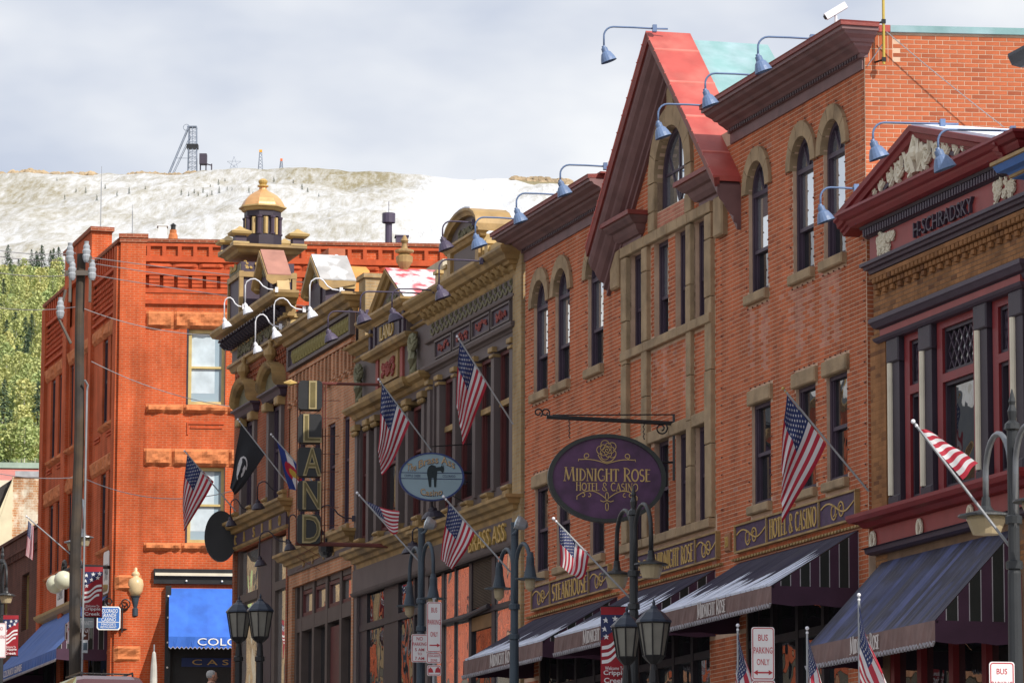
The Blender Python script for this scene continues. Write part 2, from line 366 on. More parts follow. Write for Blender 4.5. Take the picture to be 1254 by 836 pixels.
PSTK = mat('charcoal_post_paint', (.022,.024,.027), .4, .2)
PSTS = mat('silvery_post_paint', (.20,.21,.23), .3, .2, metal=.6)
BOWL = mat('frosted_tan_glass', (.40,.32,.20), .35, .1)
BOWW = mat('frosted_cream_glass', (.62,.55,.42), .3, .1)
GALV = mat('galvanised_steel', (.33,.34,.36), .45, .15, metal=.5)
WIREM = mat('bare_wire', (.36,.35,.36), .4, .1, metal=.4)
BULB = mat('small_bulb_glass', (.14,.05,.03), .3, .3)
GLA = glass_mat('dark_window_glass', (.016,.017,.02), .010, 1.3, 2.3)
GLW = glass_mat('rippled_shop_glass', (.02,.022,.026), .035, 1.0, 2.6)
GLF = glass_mat('blue_shade_glass', (.30,.39,.46), .004, 1.2, 1.45)
BLIND = mat('window_blind', (.44,.43,.42), .8, .1, 2, .1)
def sky_glass(name):
    m = glass_mat(name, (.62,.65,.68), .004, .9); m.node_tree.nodes['Principled BSDF'].inputs['Metallic'].default_value = .85; return m
GLS = sky_glass('sky_reflecting_old_glass')
GLO = glass_mat('wavy_street_glass', (.74,.72,.70), .030, .8); GLO.node_tree.nodes['Principled BSDF'].inputs['Metallic'].default_value = .8
PSTRIP = mat('pale_matte_strip', (.62,.62,.63), .8, .08, 5)
INT = mat('dark_interior', (.02,.018,.017), .9, .3)
RUBB = mat('flat_roof_felt', (.12,.11,.105), .9, .2)
SNOW = mat('snow', (.74,.79,.93), .7, .05, 6, .3, 25)
# ------------------------------------------------------------------ lettering
_tc = {}
def text_verts(body, ext=0.0, offs=0.0):
    k = (body, ext, offs)
    if k not in _tc:
        cu = bpy.data.curves.new('t', 'FONT'); cu.body = body; cu.extrude = ext; cu.offset = offs; cu.resolution_u = 3; cu.align_x = 'CENTER'
        o = bpy.data.objects.new('t', cu); col.objects.link(o)
        me = bpy.data.meshes.new_from_object(o.evaluated_get(bpy.context.evaluated_depsgraph_get()))
        _tc[k] = ([tuple(v.co) for v in me.vertices], [tuple(p.vertices) for p in me.polygons])
        bpy.data.objects.remove(o); bpy.data.meshes.remove(me); bpy.data.curves.remove(cu)
    return _tc[k]
def text(mb, body, uc, w, zc, wid, hei, dep=.01, offs=0.0, slant=0.0, arc=None):
    'letters of total width wid and height hei centred on (uc,zc), read from outside'
    V, F = text_verts(body, 1.0, offs)
    x0, x1 = min(v[0] for v in V), max(v[0] for v in V); y0, y1 = min(v[1] for v in V), max(v[1] for v in V)
    ids = []
    for x, y, z in V:
        X = ((x-x0)/(x1-x0)-.5)*wid; Y = ((y-y0)/(y1-y0)-.5)*hei
        if arc: Y += arc*(1-(2*X/wid)**2)
        ids.append(mb.vert((uc-X-slant*Y, w+(z+1)/2*dep, zc+Y)))
    for f in F: mb.idx([ids[i] for i in f])
# tall thin-and-thick display letters, strokes on a unit square: (points, heavy?)
def _arc(cx, cy, rx, ry, a0, a1, n=10): return [(cx+rx*math.cos(R(a0+(a1-a0)*i/n)), cy+ry*math.sin(R(a0+(a1-a0)*i/n))) for i in range(n+1)]
H, T_ = .135, .055
GL = {
 'M': (.95, [([(.12,0),(.2,1)],T_),([(.2,1),(.45,.05)],H),([(.45,.05),(.72,1)],T_),([(.75,1),(.83,0)],H)]),
 'I': (.3, [([(.15,0),(.15,1)],H)]), 'D': (.62, [([(.14,0),(.14,1)],H),(_arc(.14,.5,.42,.49,-90,90),T_*1.5)]),
 'N': (.68, [([(.12,0),(.12,1)],T_),([(.12,1),(.56,0)],H),([(.56,0),(.56,1)],T_)]),
 'G': (.68, [(_arc(.36,.5,.28,.49,50,300),H*.8),([(.42,.42),(.62,.42),(.6,.08),(.44,.02)],T_)]),
 'H': (.66, [([(.13,0),(.13,1)],H),([(.53,0),(.53,1)],H),([(.13,.62),(.53,.62)],T_)]),
 'T': (.56, [([(.28,0),(.28,1)],H),([(.02,.97),(.54,.97)],T_),([(.03,.97),(.03,.84)],T_),([(.53,.97),(.53,.84)],T_)]),
 'R': (.62, [([(.14,0),(.14,1)],H),(_arc(.16,.72,.34,.26,-90,90),T_*1.4),([(.26,.47),(.56,0)],H)]),
 'O': (.70, [(_arc(.35,.5,.28,.48,0,360,18),H*.85)]), 'S': (.5, [(_arc(.25,.74,.17,.24,40,270,9)+_arc(.25,.26,.18,.24,90,-140,9),H*.75)]),
 'E': (.52, [([(.13,0),(.13,1)],H),([(.13,.97),(.47,.97)],T_),([(.13,.6),(.4,.6)],T_),([(.13,.03),(.48,.03)],T_)]),
 'L': (.5, [([(.13,0),(.13,1)],H),([(.13,.03),(.47,.03),(.47,.14)],T_)]), 'C': (.64, [(_arc(.36,.5,.28,.48,50,310),H*.85)]),
 'A': (.64, [([(.06,0),(.3,1)],T_),([(.3,1),(.56,0)],H),([(.14,.3),(.46,.3)],T_)]), 'K': (.6, [([(.13,0),(.13,1)],H),([(.13,.42),(.5,1)],T_),([(.22,.55),(.54,0)],H)]),
 'U': (.62, [([(.12,1),(.12,.3)]+_arc(.31,.28,.19,.27,180,360,8)+[(.5,1)],H*.8)]),
 '&': (.66, [(_arc(.3,.76,.16,.22,-40,220,9)+[(.56,.02)],H*.7),(_arc(.28,.25,.22,.25,130,370,9),T_*1.3)]), ' ': (.34, [])}
def deco(mb, body, uc, w, zc, wid, hei, dep=.012, caps=1.0, bold=1.0):
    'first letter of each word taller by the factor caps'
    total = 0; seq = []; first = True
    for ch in body:
        k = caps if first else 1.0
        seq.append((ch, total, k)); total += GL[ch][0]*k; first = ch == ' '
    sx = wid/total
    for ch, x0, k in seq:
        for pts, th in GL[ch][1]:
            P = [(uc-((x0+p[0]*k)*sx-wid/2), zc+(p[1]*k-.5*1.0)*hei-(k-1)*hei*.12) for p in pts]
            mb.ribbon(P, th*max(sx, hei*.42)*bold*1.05, w, w+dep)
        if ch in 'MIDNHTREKLA':
            for pts, th in GL[ch][1]:
                for p, q in ((pts[0], 0), (pts[-1], 1)):
                    if abs(p[1]) < .02 or abs(p[1]-1) < .02:
                        X = uc-((x0+p[0]*k)*sx-wid/2); Z = zc+(p[1]*k-.5)*hei-(k-1)*hei*.12
                        mb.ribbon([(X-.11*sx*k, Z), (X+.11*sx*k, Z)], .05*hei, w, w+dep*.9)
def spiral(cu, cz, r, turns, a0, sgn=1, n=26, shrink=.25):
    return [(cu+sgn*r*(1-(1-shrink)*i/n)*math.cos(a0+2*math.pi*turns*i/n), cz+r*(1-(1-shrink)*i/n)*math.sin(a0+2*math.pi*turns*i/n)) for i in range(n+1)]
def sign_scroll(mb, uc, zc, wd, h, w, dep=.01):
    for sg in (1, -1):
        mb.ribbon(spiral(uc+sg*wd*.10, zc-h*.05, h*.36, 1.2, R(200 if sg > 0 else 20), 1, 28, .5), h*.055, w, w+dep)
    mb.ribbon([(uc+wd*.45-wd*.9*i/16, zc+h*.10+h*.24*math.sin(2*math.pi*i/16+.3)) for i in range(17)], h*.06, w, w+dep)
# ------------------------------------------------------------------ windows
def sash(parent, u0, u1, z0, z1, w, fm, gm=None, split=.5, arch=0, name='window', fw=.07, blind=True, fr=None, mull=False, top=None):
    'sash window standing in an opening, its face at w; arch>0: round head of that radius above z1'
    f = MB(fr); zm = z0+(z1-z0)*split; uc = (u0+u1)/2
    f.box(u0, u0+fw, w-.08, w+.04, z0, z1); f.box(u1-fw, u1, w-.08, w+.04, z0, z1)
    f.box(u0+fw, u1-fw, w-.08, w+.039, z0, z0+fw); f.box(u0+fw, u1-fw, w-.08, w+.041, z1-fw, z1)
    f.box(u0+fw, u1-fw, w-.06, w+.02, zm-fw*.4, zm+fw*.4)
    f.box(u0+fw, u0+fw*1.6, w-.06, w+.018, zm+fw*.4, z1-fw); f.box(u1-fw*1.6, u1-fw, w-.06, w+.018, zm+fw*.4, z1-fw)
    f.box(u0+fw, u0+fw*1.7, w-.075, w-.005, z0+fw, zm-fw*.4); f.box(u1-fw*1.7, u1-fw, w-.075, w-.005, z0+fw, zm-fw*.4)
    if mull: f.box(uc-.025, uc+.025, w-.07, w+.022, z0+fw, z1-fw)
    if arch:
        r = arch; n = 12
        for k in range(n):
            a, b = math.pi*k/n, math.pi*(k+1)/n
            P = [(uc+q*math.cos(t), z1+q*math.sin(t)) for q, t in ((r, a), (r, b), (r-fw, b), (r-fw, a))]
            f.poly(P, w-.08, w+.04)
        for a in (60, 120): f.ribbon([(uc, z1), (uc+(r-fw)*math.cos(R(a)), z1+(r-fw)*math.sin(R(a)))], .035, w-.05, w+.015)
    fo = part(name, f, fm, parent)
    g = MB(fr); g.box(u0+fw*.9, u1-fw*.9, w-.065, w-.045, z0+fw*.9, zm); part('pane', g, gm or GLA, fo)
    g = MB(fr); g.box(u0+fw*.9, u1-fw*.9, w-.045, w-.02, zm, z1-fw*.9)
    if arch: g.poly([(uc+(arch-fw*.9)*math.cos(math.pi*k/12), z1+(arch-fw*.9)*math.sin(math.pi*k/12)) for k in range(13)], w-.06, w-.02)
    part('pane', g, top or gm or GLA, fo)
    return fo
def stone(parent, u0, u1, z0, z1, w0, w1, m=None, b=.02, name='stone', fr=None):
    s = MB(fr); s.bbox(u0, u1, w0, w1, z0, z1, b); return part(name, s, m or STO, parent)
def body_box(parent, u0, u1, z0, z1, wf=-.42, depth=14, m=None, fr=None, name='body'):
    s = MB(fr); s.box(u0, u1, -depth, wf, z0, z1); return part(name, s, m or RUBB, parent)
# ================================================================== ground
def tag_struct(o): o['kind'] = 'structure'; return o
g = MB()
us = [-75, -40, -5, 0, 60, 74, 130, 220, 420, 800]
def gz(u): return ground_z(u) if u < 130 else ground_z(130)+.1*(u-130)
for a, b in zip(us, us[1:]):
    g.face([(b, -500, gz(b)-.16), (a, -500, gz(a)-.16), (a, 500, gz(a)-.16), (b, 500, gz(b)-.16)])
GRD = mat('dry_earth', (.22,.18,.12), .95, .3, .5, .4, 3); ASPH = mat('worn_asphalt', (.11,.105,.10), .9, .2, 2, .4, 60); CONC = mat('concrete_paving', (.42,.39,.35), .9, .15, 2, .3, 40)
def ground_part(name, mb, m):
    o = part(name, mb, m); o.location = (A0[0], A0[1], 0); o.rotation_euler = (0,0,ROTZ); return tag_struct(o)
ground_part('ground', g, GRD)
g = MB()
for a, b in zip(us[:-2], us[1:-2]):
    g.face([(b, 4.3, gz(b)-.14), (a, 4.3, gz(a)-.14), (a, 18, gz(a)-.14), (b, 18, gz(b)-.14)])
ground_part('road', g, ASPH)
for nm, w0, w1 in (('pavement', -.3, 4.3), ('far_pavement', 18, 22.2)):
    g = MB()
    for a, b in ((-75, -40), (-40, -5), (-5, 0), (0, 45.5), (59, 60), (60, 74), (74, 130)):
        i = [g.vert(p) for p in ((a,w0,gz(a)),(b,w0,gz(b)),(b,w1,gz(b)),(a,w1,gz(a)),(a,w0,gz(a)-.3),(b,w0,gz(b)-.3),(b,w1,gz(b)-.3),(a,w1,gz(a)-.3))]
        for q in ((0,1,2,3),(2,1,5,6),(3,2,6,7),(0,3,7,4),(1,0,4,5)): g.idx([i[k] for k in q])
    ground_part('pavement', g, CONC)
g = MB()
for k in range(14):
    u = -2+k*2.9; z = gz(u)-.136
    g.face([(u+.1, 4.4, gz(u+.1)-.136), (u, 4.4, z), (u, 6.6, z), (u+.1, 6.6, gz(u+.1)-.136)])
ground_part('parking_markings', g, WHT)
# ================================================================== the red brick hotel
mr = fthing('hotel_building', 'three storey red brick hotel with round headed top windows and steep central gable', 'building', 0)
UL, ZB, GC_ = 18.2, 2.6, 9.2
F3 = [(.87,1.80),(2.25,3.18),(4.35,5.28),(13.17,14.10),(15.25,16.18),(16.67,17.60)]
F2 = [(.85,1.74),(2.22,3.10),(4.27,5.17),(13.10,13.96),(15.20,16.05),(16.62,17.48)]
C3 = [(7.31,8.05),(8.29,9.05),(9.44,10.22),(10.72,11.58)]
holes = []
for a, b in F3: holes.append((a, b, 10.45, 12.08+(b-a)/2, 1))
for a, b in F2: holes.append((a, b, 7.10, 8.70))
for a, b in C3: holes.append((a, b, 10.45, 12.10)); holes.append((a, b, 7.10, 8.70))
holes.append((GC_-.83, GC_+.83, 12.6, 13.3, 2))
shop = [(.9,5.5),(7.3,11.3),(12.7,17.2)]
for a, b in shop: holes.append((a, b, 2.9, 5.9))
wl = MB(); wl.wall(0, UL, ZB, 13.3, holes, 0, .38)
for a, b in F3: wl.arch_fill((a+b)/2, (b-a)/2, 12.08, 0, .38)
part('wall', wl, MORT, mr)
# gable wall above the eaves
GC, GZ, GH, GR = 9.2, 12.5, 3.45, 3.02
gw = MB(); RI, RO, SP = .83, 1.17, 13.12
n = 14; arcp = [(GC+RI*math.cos(math.pi*k/n), SP+RI*math.sin(math.pi*k/n)) for k in range(n+1)]
ap = (GC, 15.3)
gw.wall(GC-RI, GC+RI, 12.3, 12.6, (), .004, 0)
for sg in (1, -1):
    fe = GC+sg*3.2
    P = [(GC+sg*RI, .004, 13.3), (fe, .004, 13.3-.55), (GC+sg*RI, .004, 12.3)]
    seq = [(GC+sg*RI*math.cos(math.pi/2*k/8), SP+RI*math.sin(math.pi/2*k/8)) for k in range(9)]
    gw.face([(fe, .004, 12.62), (GC+sg*RI, .004, 12.3), (GC+sg*RI, .004, SP), (ap[0]+sg*(3.2-.9), .004, 13.3)])
    for a, b in zip(seq, seq[1:]): gw.face([(a[0], .004, a[1]), (b[0], .004, b[1]), (GC+sg*.02, .004, 15.2), (GC+sg*2.3, .004, 13.3)][:4] if False else [(a[0], .004, a[1]), (b[0], .004, b[1]), (GC+sg*2.3*(1-(b[1]-SP)/RI*.98), .004, 13.3+1.95*((b[1]-SP)/RI)), (GC+sg*2.3*(1-(a[1]-SP)/RI*.98), .004, 13.3+1.95*((a[1]-SP)/RI))])
for a, b in zip(arcp, arcp[1:]): gw.face([(a[0], .004, a[1]), (b[0], .004, b[1]), (b[0], -.35, b[1]), (a[0], -.35, a[1])])
for sg in (1, -1): gw.face([(GC+sg*RI, .004, 12.6), (GC+sg*RI, .004, SP), (GC+sg*RI, -.35, SP), (GC+sg*RI, -.35, 12.6)])
part('gable_wall', gw, MORT, mr)
# brick faces
def pale(u, z):
    h = 1.1*math.sin(u*11.3+1)+.8*math.sin(u*4.7+.5)+random.uniform(-.9, .9)-(10.2-z)*1.1+.5
    for a, b in F3:
        if a-.1 < u < b+.1 and 9.15 < z < 10.27 and h > -.1 and (a < 5): return 1
    if 8.3 < u < 10.2 and 9.2 < z < 10.2 and h > 1.0: return 1
    if 8.3 < u < 10.0 and 12.3 < z < 12.6 and h > -.6: return 1
    return 1 if random.random() < .006 else 0
bx = MB()
ex = [(a, b, c, d) for a, b, c, d, *_ in holes]
ex = [(a, b, c, 12.08 if len(h) > 4 and h[4] == 1 else d) for h in holes for a, b, c, d in [h[:4]]]
ex += [(a-.1, b+.06, 8.68, 8.92) for a, b in F2]+[(a-.06, b+.04, 6.94, 7.11) for a, b in F2]+[(a-.04, b+.04, 10.28, 10.46) for a, b in F3]
ex += [(6.95,11.9,12.09,12.3),(6.95,11.9,10.27,10.46),(6.9,11.9,6.95,7.12),(6.95,11.9,8.69,8.9),(11.6,11.88,7,12.2),(10.40,10.72,7,12.4),(8.05,8.29,7,12.4),(6.98,7.31,7,12.2)]
bx.bricks(.02, UL-.02, 5.2, 13.1, .001, ex, [((a+b)/2, 12.08, .62) for a, b in F3], pale=pale)
part('brick', bx, [BR, BRP], mr, kind='stuff')
bx = MB()
def gclip(z):
    h = 3.2*(15.25-z)/(15.25-12.6); return [(GC-h, GC+h)] if h > .1 else []
bx.bricks(GC-3.2, GC+3.2, 12.31, 15.2, .005, [(GC-RO, GC+RO, 12.6, SP), (GC-.17, GC+.17, 14.2, 14.9)], [(GC, SP, RO)], clip=gclip, pale=pale)
part('brick', bx, [BR, BRP], mr, kind='stuff')
# windows, sills, heads and arch stones
for a, b in F3:
    sash(mr, a, b, 10.45, 12.08, -.10, PLU, GLA, .42, (b-a)/2, top=GLS)
    s = MB(); zc_ = 10.45+(12.08-10.45)*.42; s.box(a+.10, a+.10+(b-a)*random.uniform(.12,.2), -.126, -.121, 10.55, zc_-.05); part('pale_strip', s, PSTRIP, mr)  # pale matte strip before the near side of the lower pane
    stone(mr, a-.05, b+.04, 10.29, 10.45, -.36, .10, name='sill')
    uc, r = (a+b)/2, (b-a)/2
    for k in range(5):
        s = MB(); a0, a1 = math.pi*k/5, math.pi*(k+1)/5; m = 4; g_ = .012
        P = [(uc+(r-.003)*math.cos(a0+g_+(a1-a0-2*g_)*i/m), 12.08+(r-.003)*math.sin(a0+g_+(a1-a0-2*g_)*i/m)) for i in range(m+1)]
        q = (r+.20)*random.uniform(.99, 1.02)
        P += [(uc+q*math.cos(a0+g_+(a1-a0-2*g_)*i/m), 12.08+q*1.04*math.sin(a0+g_+(a1-a0-2*g_)*i/m)) for i in range(m, -1, -1)]
        s.poly(P[::-1], -.32, .06); part('arch_stone', s, STO, mr)
for a, b in F2:
    sash(mr, a, b, 7.10, 8.70, -.09, PLU, GLA, .5)
    stone(mr, a-.06, b+.04, 6.96, 7.10, -.34, .10, name='sill'); stone(mr, a-.11, b+.07, 8.69, 8.925, -.3, .07, name='lintel')
for k, (a, b) in enumerate(C3):
    for z0, z1 in ((10.45, 12.10), (7.10, 8.70)): sash(mr, a, b, z0, z1, -.13, PLU, GLA, .42 if z0 > 9 else .5, top=GLS if z0 > 9 else None)
for a, b in ((6.98,7.31),(8.05,8.29),(10.42,10.72),(11.58,11.88)):
    z = 7.12
    while z < 12.0:
        d = random.choice((.75, .95, 1.2)); e = min(z+d, 12.09)
        if 12.09-e < .3: e = 12.09
        stone(mr, a, b, z+.006, e-.006, -.02, .075+random.uniform(0, .012), b=.012); z = e
for z0, z1, w1 in ((12.10,12.285,.09),(10.29,10.45,.10),(8.695,8.90,.06),(6.96,7.11,.12)):
    cuts = [6.98,7.62,8.17,8.7,9.25,9.8,10.55,11.2,11.9]
    for a, b in zip(cuts, cuts[1:]): stone(mr, a+.005, b-.005, z0+.002, z1-.002, -.34 if z0 != 12.10 else -.3, w1+random.uniform(0, .01), b=.012)
for a in (6.32, 12.0): stone(mr, a, a+.45, 11.62, 12.28, -.01, .11, b=.03)
stone(mr, GC-.16, GC+.16, 14.24, 14.86, -.01, .06, b=.02)
# the great gable window
for k in range(7):
    s = MB(); a0, a1 = math.pi*k/7, math.pi*(k+1)/7; m = 3; g_ = .006
    P = [(GC+(RI-.003)*math.cos(a0+g_+(a1-a0-2*g_)*i/m), SP+(RI-.003)*math.sin(a0+g_+(a1-a0-2*g_)*i/m)) for i in range(m+1)]
    P += [(GC+RO*math.cos(a0+g_+(a1-a0-2*g_)*i/m), SP+RO*math.sin(a0+g_+(a1-a0-2*g_)*i/m)) for i in range(m, -1, -1)]
    s.poly(P[::-1], -.3, .07); part('arch_stone', s, STO, mr)
for sg in (1, -1):
    a, b = sorted((GC+sg*RI, GC+sg*RO)); stone(mr, a, b, 12.3, 12.62, -.28, .072, b=.015); stone(mr, a, b, 12.63, SP-.006, -.3, .07, b=.015)
f = MB(); w = -.14
for k in range(16):
    a, b = math.pi*k/16, math.pi*(k+1)/16
    f.poly([(GC+q*math.cos(t), SP+q*math.sin(t)) for q, t in ((RI, a), (RI, b), (RI-.09, b), (RI-.09, a))], w-.08, w+.05)
f.box(GC-RI, GC-RI+.09, w-.08, w+.05, 12.6, SP); f.box(GC+RI-.09, GC+RI, w-.08, w+.05, 12.6, SP); f.box(GC-RI, GC+RI, w-.08, w+.051, 12.55, 12.64)
f.box(GC-.022, GC+.022, w-.04, w+.02, 12.6, SP+RI-.05); f.box(GC-RI+.08, GC+RI-.08, w-.04, w+.018, 13.2, 13.24)
for sg in (1, -1): f.ribbon([(GC, 12.64), (GC+sg*.62, SP+.45)], .04, w-.04, w+.016)
fo = part('gable_window', f, PLU, mr)
g = MB(); g.poly([(GC-RI+.05, 12.6)]+[(GC-(RI-.05)*math.cos(math.pi*k/16), SP+(RI-.05)*math.sin(math.pi*k/16)) for k in range(17)]+[(GC+RI-.05, 12.6)], w-.03, w-.005)
part('pane', g, GLS, fo)
# cornice, left and right of the gable
PR = [(.03, -0.014), (.03, 0.154), (.075, 0.158), (.075, 0.210), (.10, 0.217), (.14, 0.252), (.22, 0.294), (.24, 0.329), (.30, 0.336), (.34, 0.378), (.44, 0.420), (.47, 0.462), (.52, 0.465), (.52, 0.532)]
for a, b, r0, r1 in ((.06, 6.1, True, False), (12.3, UL-.02, False, True)):
    c = MB(); c.cornice(PR, a, b, 13.06, r0, r1); co = part('cornice', c, MAR, mr)
    c = MB(); c.cornice([(.50, .515), (.55, .52), (.55, .565), (.56, .59), (.30, .61)], a, b, 13.06, r0, r1); part('cornice_edge', c, MARE, co)
    d = MB(); x = a+.05
    while x < b-.05: d.box(x, x+.06, .07, .095, 13.222, 13.272); x += .11
    part('dentils', d, MARD, co, kind='stuff')
cp = MB(); cp.box(.0, 6.2, -.42, .35, 13.66, 13.69); cp.box(12.2, UL, -.42, .35, 13.66, 13.69); part('coping', cp, MARE, mr)
# gable rakes with stepped soffit
rk = MB(); re = MB(); ctop = MB()
STEP = [(0, -.84), (.07, -.84), (.07, -.74), (.13, -.72), (.13, -.62), (.2, -.58), (.27, -.48), (.29, -.42), (.36, -.36), (.4, -.27), (.4, -.12), (0, -.12)]
for sg in (1, -1):
    p0, p1 = (GC, 15.52), (GC+sg*3.55, 15.52-3.1)
    a, b = (p0, p1) if sg > 0 else (p1, p0)
    rk.sweep(STEP, a, b); re.sweep([(.36, -.16), (.44, -.16), (.46, -.02), (.36, 0)], a, b)
    ctop.sweep([(-.32, -.06), (.42, -.06), (.47, 0.0), (.47, .025), (-.32, .03)], a, b)
rko = part('gable_rake', rk, MAR, mr); part('rake_edge', re, MARE, rko); part('gable_coping', ctop, RROOF, mr)
s = MB(); s.poly([(GC-3.3, 12.6), (GC-.02, 15.42), (GC+.02, 15.42), (GC+3.3, 12.6)][::-1], -.31, -.24)
part('gable_back', s, MORT, mr)
s = MB()
for sg in (1, -1):
    for f in (.13, .36, .60, .84):
        u_, z_ = GC+sg*3.55*f, 15.52-3.1*f+.03; s.sweep([(-.32, .0), (.47, -.004), (.47, .012), (-.32, .016)], (u_, z_), (u_+sg*.03, z_-.027))
    for k in range(12):
        f = .06+k*.08; s.ball((GC+sg*3.55*f, .475, 15.52-3.1*f+.012), .013, 6)
part('seam', s, mat('faded_red_metal', (.60,.16,.13), .6, .2), mr, kind='stuff')
# return cornice blocks at the feet of the gable
for a, b in ((6.62, 7.6), (10.87, 11.88)):
    c = MB(); c.cornice([(.05, -.38), (.05, -.3), (.10, -.29), (.16, -.22), (.2, -.14), (.26, -.12), (.33, -.05), (.35, -.01)], a, b, 12.66); bo = part('return_cornice', c, MAR, mr)
    c = MB(); c.cornice([(.34, -.02), (.39, -.015), (.39, .06), (.0, .09)], a, b, 12.665); part('cornice_edge', c, MARE, bo)
# teal roof behind the gable
t = MB(); t.poly([(GC-1.75, 14.0), (GC, 15.44), (GC+1.75, 14.0)][::-1], -1.7, -.33); part('teal_roof', t, TEAL, mr)
t = MB(); t.box(GC-1.7, GC+1.7, -1.68, -.34, 13.5, 13.99); part('dormer_wall', t, GLP, mr)
# sunlit side wall with separate bricks
fx = Frame(0, 0)
sw = MB(fx); sw.wall(-12, 0, 2.0, 13.60, (), 0, 0); part('side_wall', sw, MORT, mr)
cp = MB(fx); cp.box(-12, -.38, -.25, .05, 13.60, 13.70); part('side_coping', cp, TEAL, mr)
cp = MB(fx); cp.box(-.376, .02, -.25, .052, 13.60, 13.702); part('side_coping', cp, RROOF, mr)
bmesh_cache = {}
rows = 0; count = 0; rest = MB(fx); z = 13.56-.057
rng = random.Random(3)
while z > 6:
    k = 0
    while True:
        s0 = k*.213-(.1065 if rows % 2 else 0); k += 1
        a, b = max(s0, .005), s0+.203
        if a > 4.2: break
        soldier = a < .40 and z > 13.12
        if b-a < .04 or soldier: continue
        if a < 2.6 and z > 11.75 and count < 300:
            key = round(b-a, 3)
            if key not in bmesh_cache:
                m_ = MB(); m_.bbox(-(key)/2, key/2, 0, .004, -.028, .028, .002); bmesh_cache[key] = m_.mesh('brick', BR)
            # placed in the plane of the side wall
            c = fx(-(a+b)/2, .001, z+.0285)
            o = inst('brick', bmesh_cache[key], mr, c, (0, 0, math.pi-(AL+math.pi/2)+CR+0)); count += 1
        else:
            d = .004*rng.uniform(.7, 1.1); rest.bbox(-b, -a, 0, d, z, z+.056, .002)
    z -= .067; rows += 1
# upright bricks at the top corner
for r in range(3):
    for k in range(6):
        a = .01+k*.069; z1 = 13.56-r*.215
        if r > 1: continue
        rest.bbox(-(a+.058), -a, 0, .004, z1-.203, z1, .002)
part('brick', rest, BR, mr, kind='stuff')
body_box(mr, .05, UL-.05, 2.0, 13.2, -.42, 13)
# sign boards above the awnings
for a, b, kinds in ((.37, 5.84, [(1.94, 'HOTEL & CASINO', 4.32)]), (6.76, 11.25, [(7.85, 'MIDNIGHT ROSE', 10.15)]), (12.65, 17.5, [(13.85, 'STEAKHOUSE', 16.28)])):
    lab = {'H': 'long purple board reading HOTEL & CASINO in gilt letters above the right hand awning', 'M': 'long purple board reading MIDNIGHT ROSE in gilt letters above the middle awning', 'S': 'long purple board reading STEAKHOUSE in gilt letters above the left hand awning'}[kinds[0][1][0]]
    t_ = fthing('sign_board', lab, 'sign', (a+b)/2, 0, 6.43, 'purple fascia boards of the brick hotel')
    m1, tx, m2 = kinds[0]
    bo = MB(); bo.box(a, b, .005, .05, 6.43, 6.87); part('board', bo, mat('purple_sign_paint', (.055,.028,.075), .5, .3, 9) if 'purple_sign_paint' not in MATS else MATS['purple_sign_paint'], t_)
    fm = MB()
    for z0, z1 in ((6.425, 6.455), (6.845, 6.875)): fm.box(a-.02, b+.02, .0, .08, z0, z1)
    for x in (a-.02, m1-.02, m2-.02, b-.02): fm.box(x, x+.04, .0, .079, 6.461, 6.839)
    part('frame', fm, GLD, t_)
    le = MB(); deco(le, tx, (m1+m2)/2, .05, 6.65, (m2-m1)*.90, .29, .016, 1.0, .85); part('letters', le, GLR, t_)
    for c_, wd in (((a+m1)/2, m1-a), ((m2+b)/2, b-m2)):
        sl = MB(); sign_scroll(sl, c_, 6.65, wd, .36, .05, .014); part('scroll', sl, GLR, t_)
t_ = fthing('number_plaque', 'small gilt framed plaque with number 283 on brick between two purple boards', 'plaque', 6.3, 0, 6.5)
s = MB(); s.bbox(6.17, 6.42, .005, .05, 6.5, 6.8, .02); part('plate', s, mat('brown_plaque', (.30,.13,.06), .6), t_)
s = MB(); text(s, '283', 6.295, .05, 6.65, .16, .17, .012); part('letters', s, GLR, t_)
# corbel strip under the boards, storefronts below the awnings
s = MB()
for a, b in ((.2, 6.0), (6.6, 11.6), (12.2, 17.9)):
    s.box(a, b, 0, .05, 6.31, 6.35); x = a
    while x < b: s.box(x, x+.07, .05, .07, 6.315, 6.345); x += .14
part('string_course', s, GLD, mr)
for a, b in shop:
    s = MB(); n = 4
    for k in range(n+1): x = a+(b-a)*k/n; s.box(x-.06, x+.06, -.2, -.02, 2.9, 5.9)
    for z in (2.9, 3.5, 4.9, 5.78): s.box(a, b, -.19, -.03, z, z+.12)
    so = pieces('shop_front', s, mat('dark_shop_frame', (.03,.022,.028), .5) if 'dark_shop_frame' not in MATS else MATS['dark_shop_frame'], mr)
    g = MB(); g.box(a+.02, b-.02, -.12, -.10, 2.92, 5.88); part('pane', g, GLW, so)
bx = MB(); bx.bricks(5.5, 7.3, 3.0, 5.2, .001); bx.bricks(.02, .9, 3.0, 5.2, .001); bx.bricks(11.3, 12.7, 3.0, 5.2, .001); bx.bricks(17.2, 18.15, 3.0, 5.2, .001); part('brick', bx, BR, mr, kind='stuff')
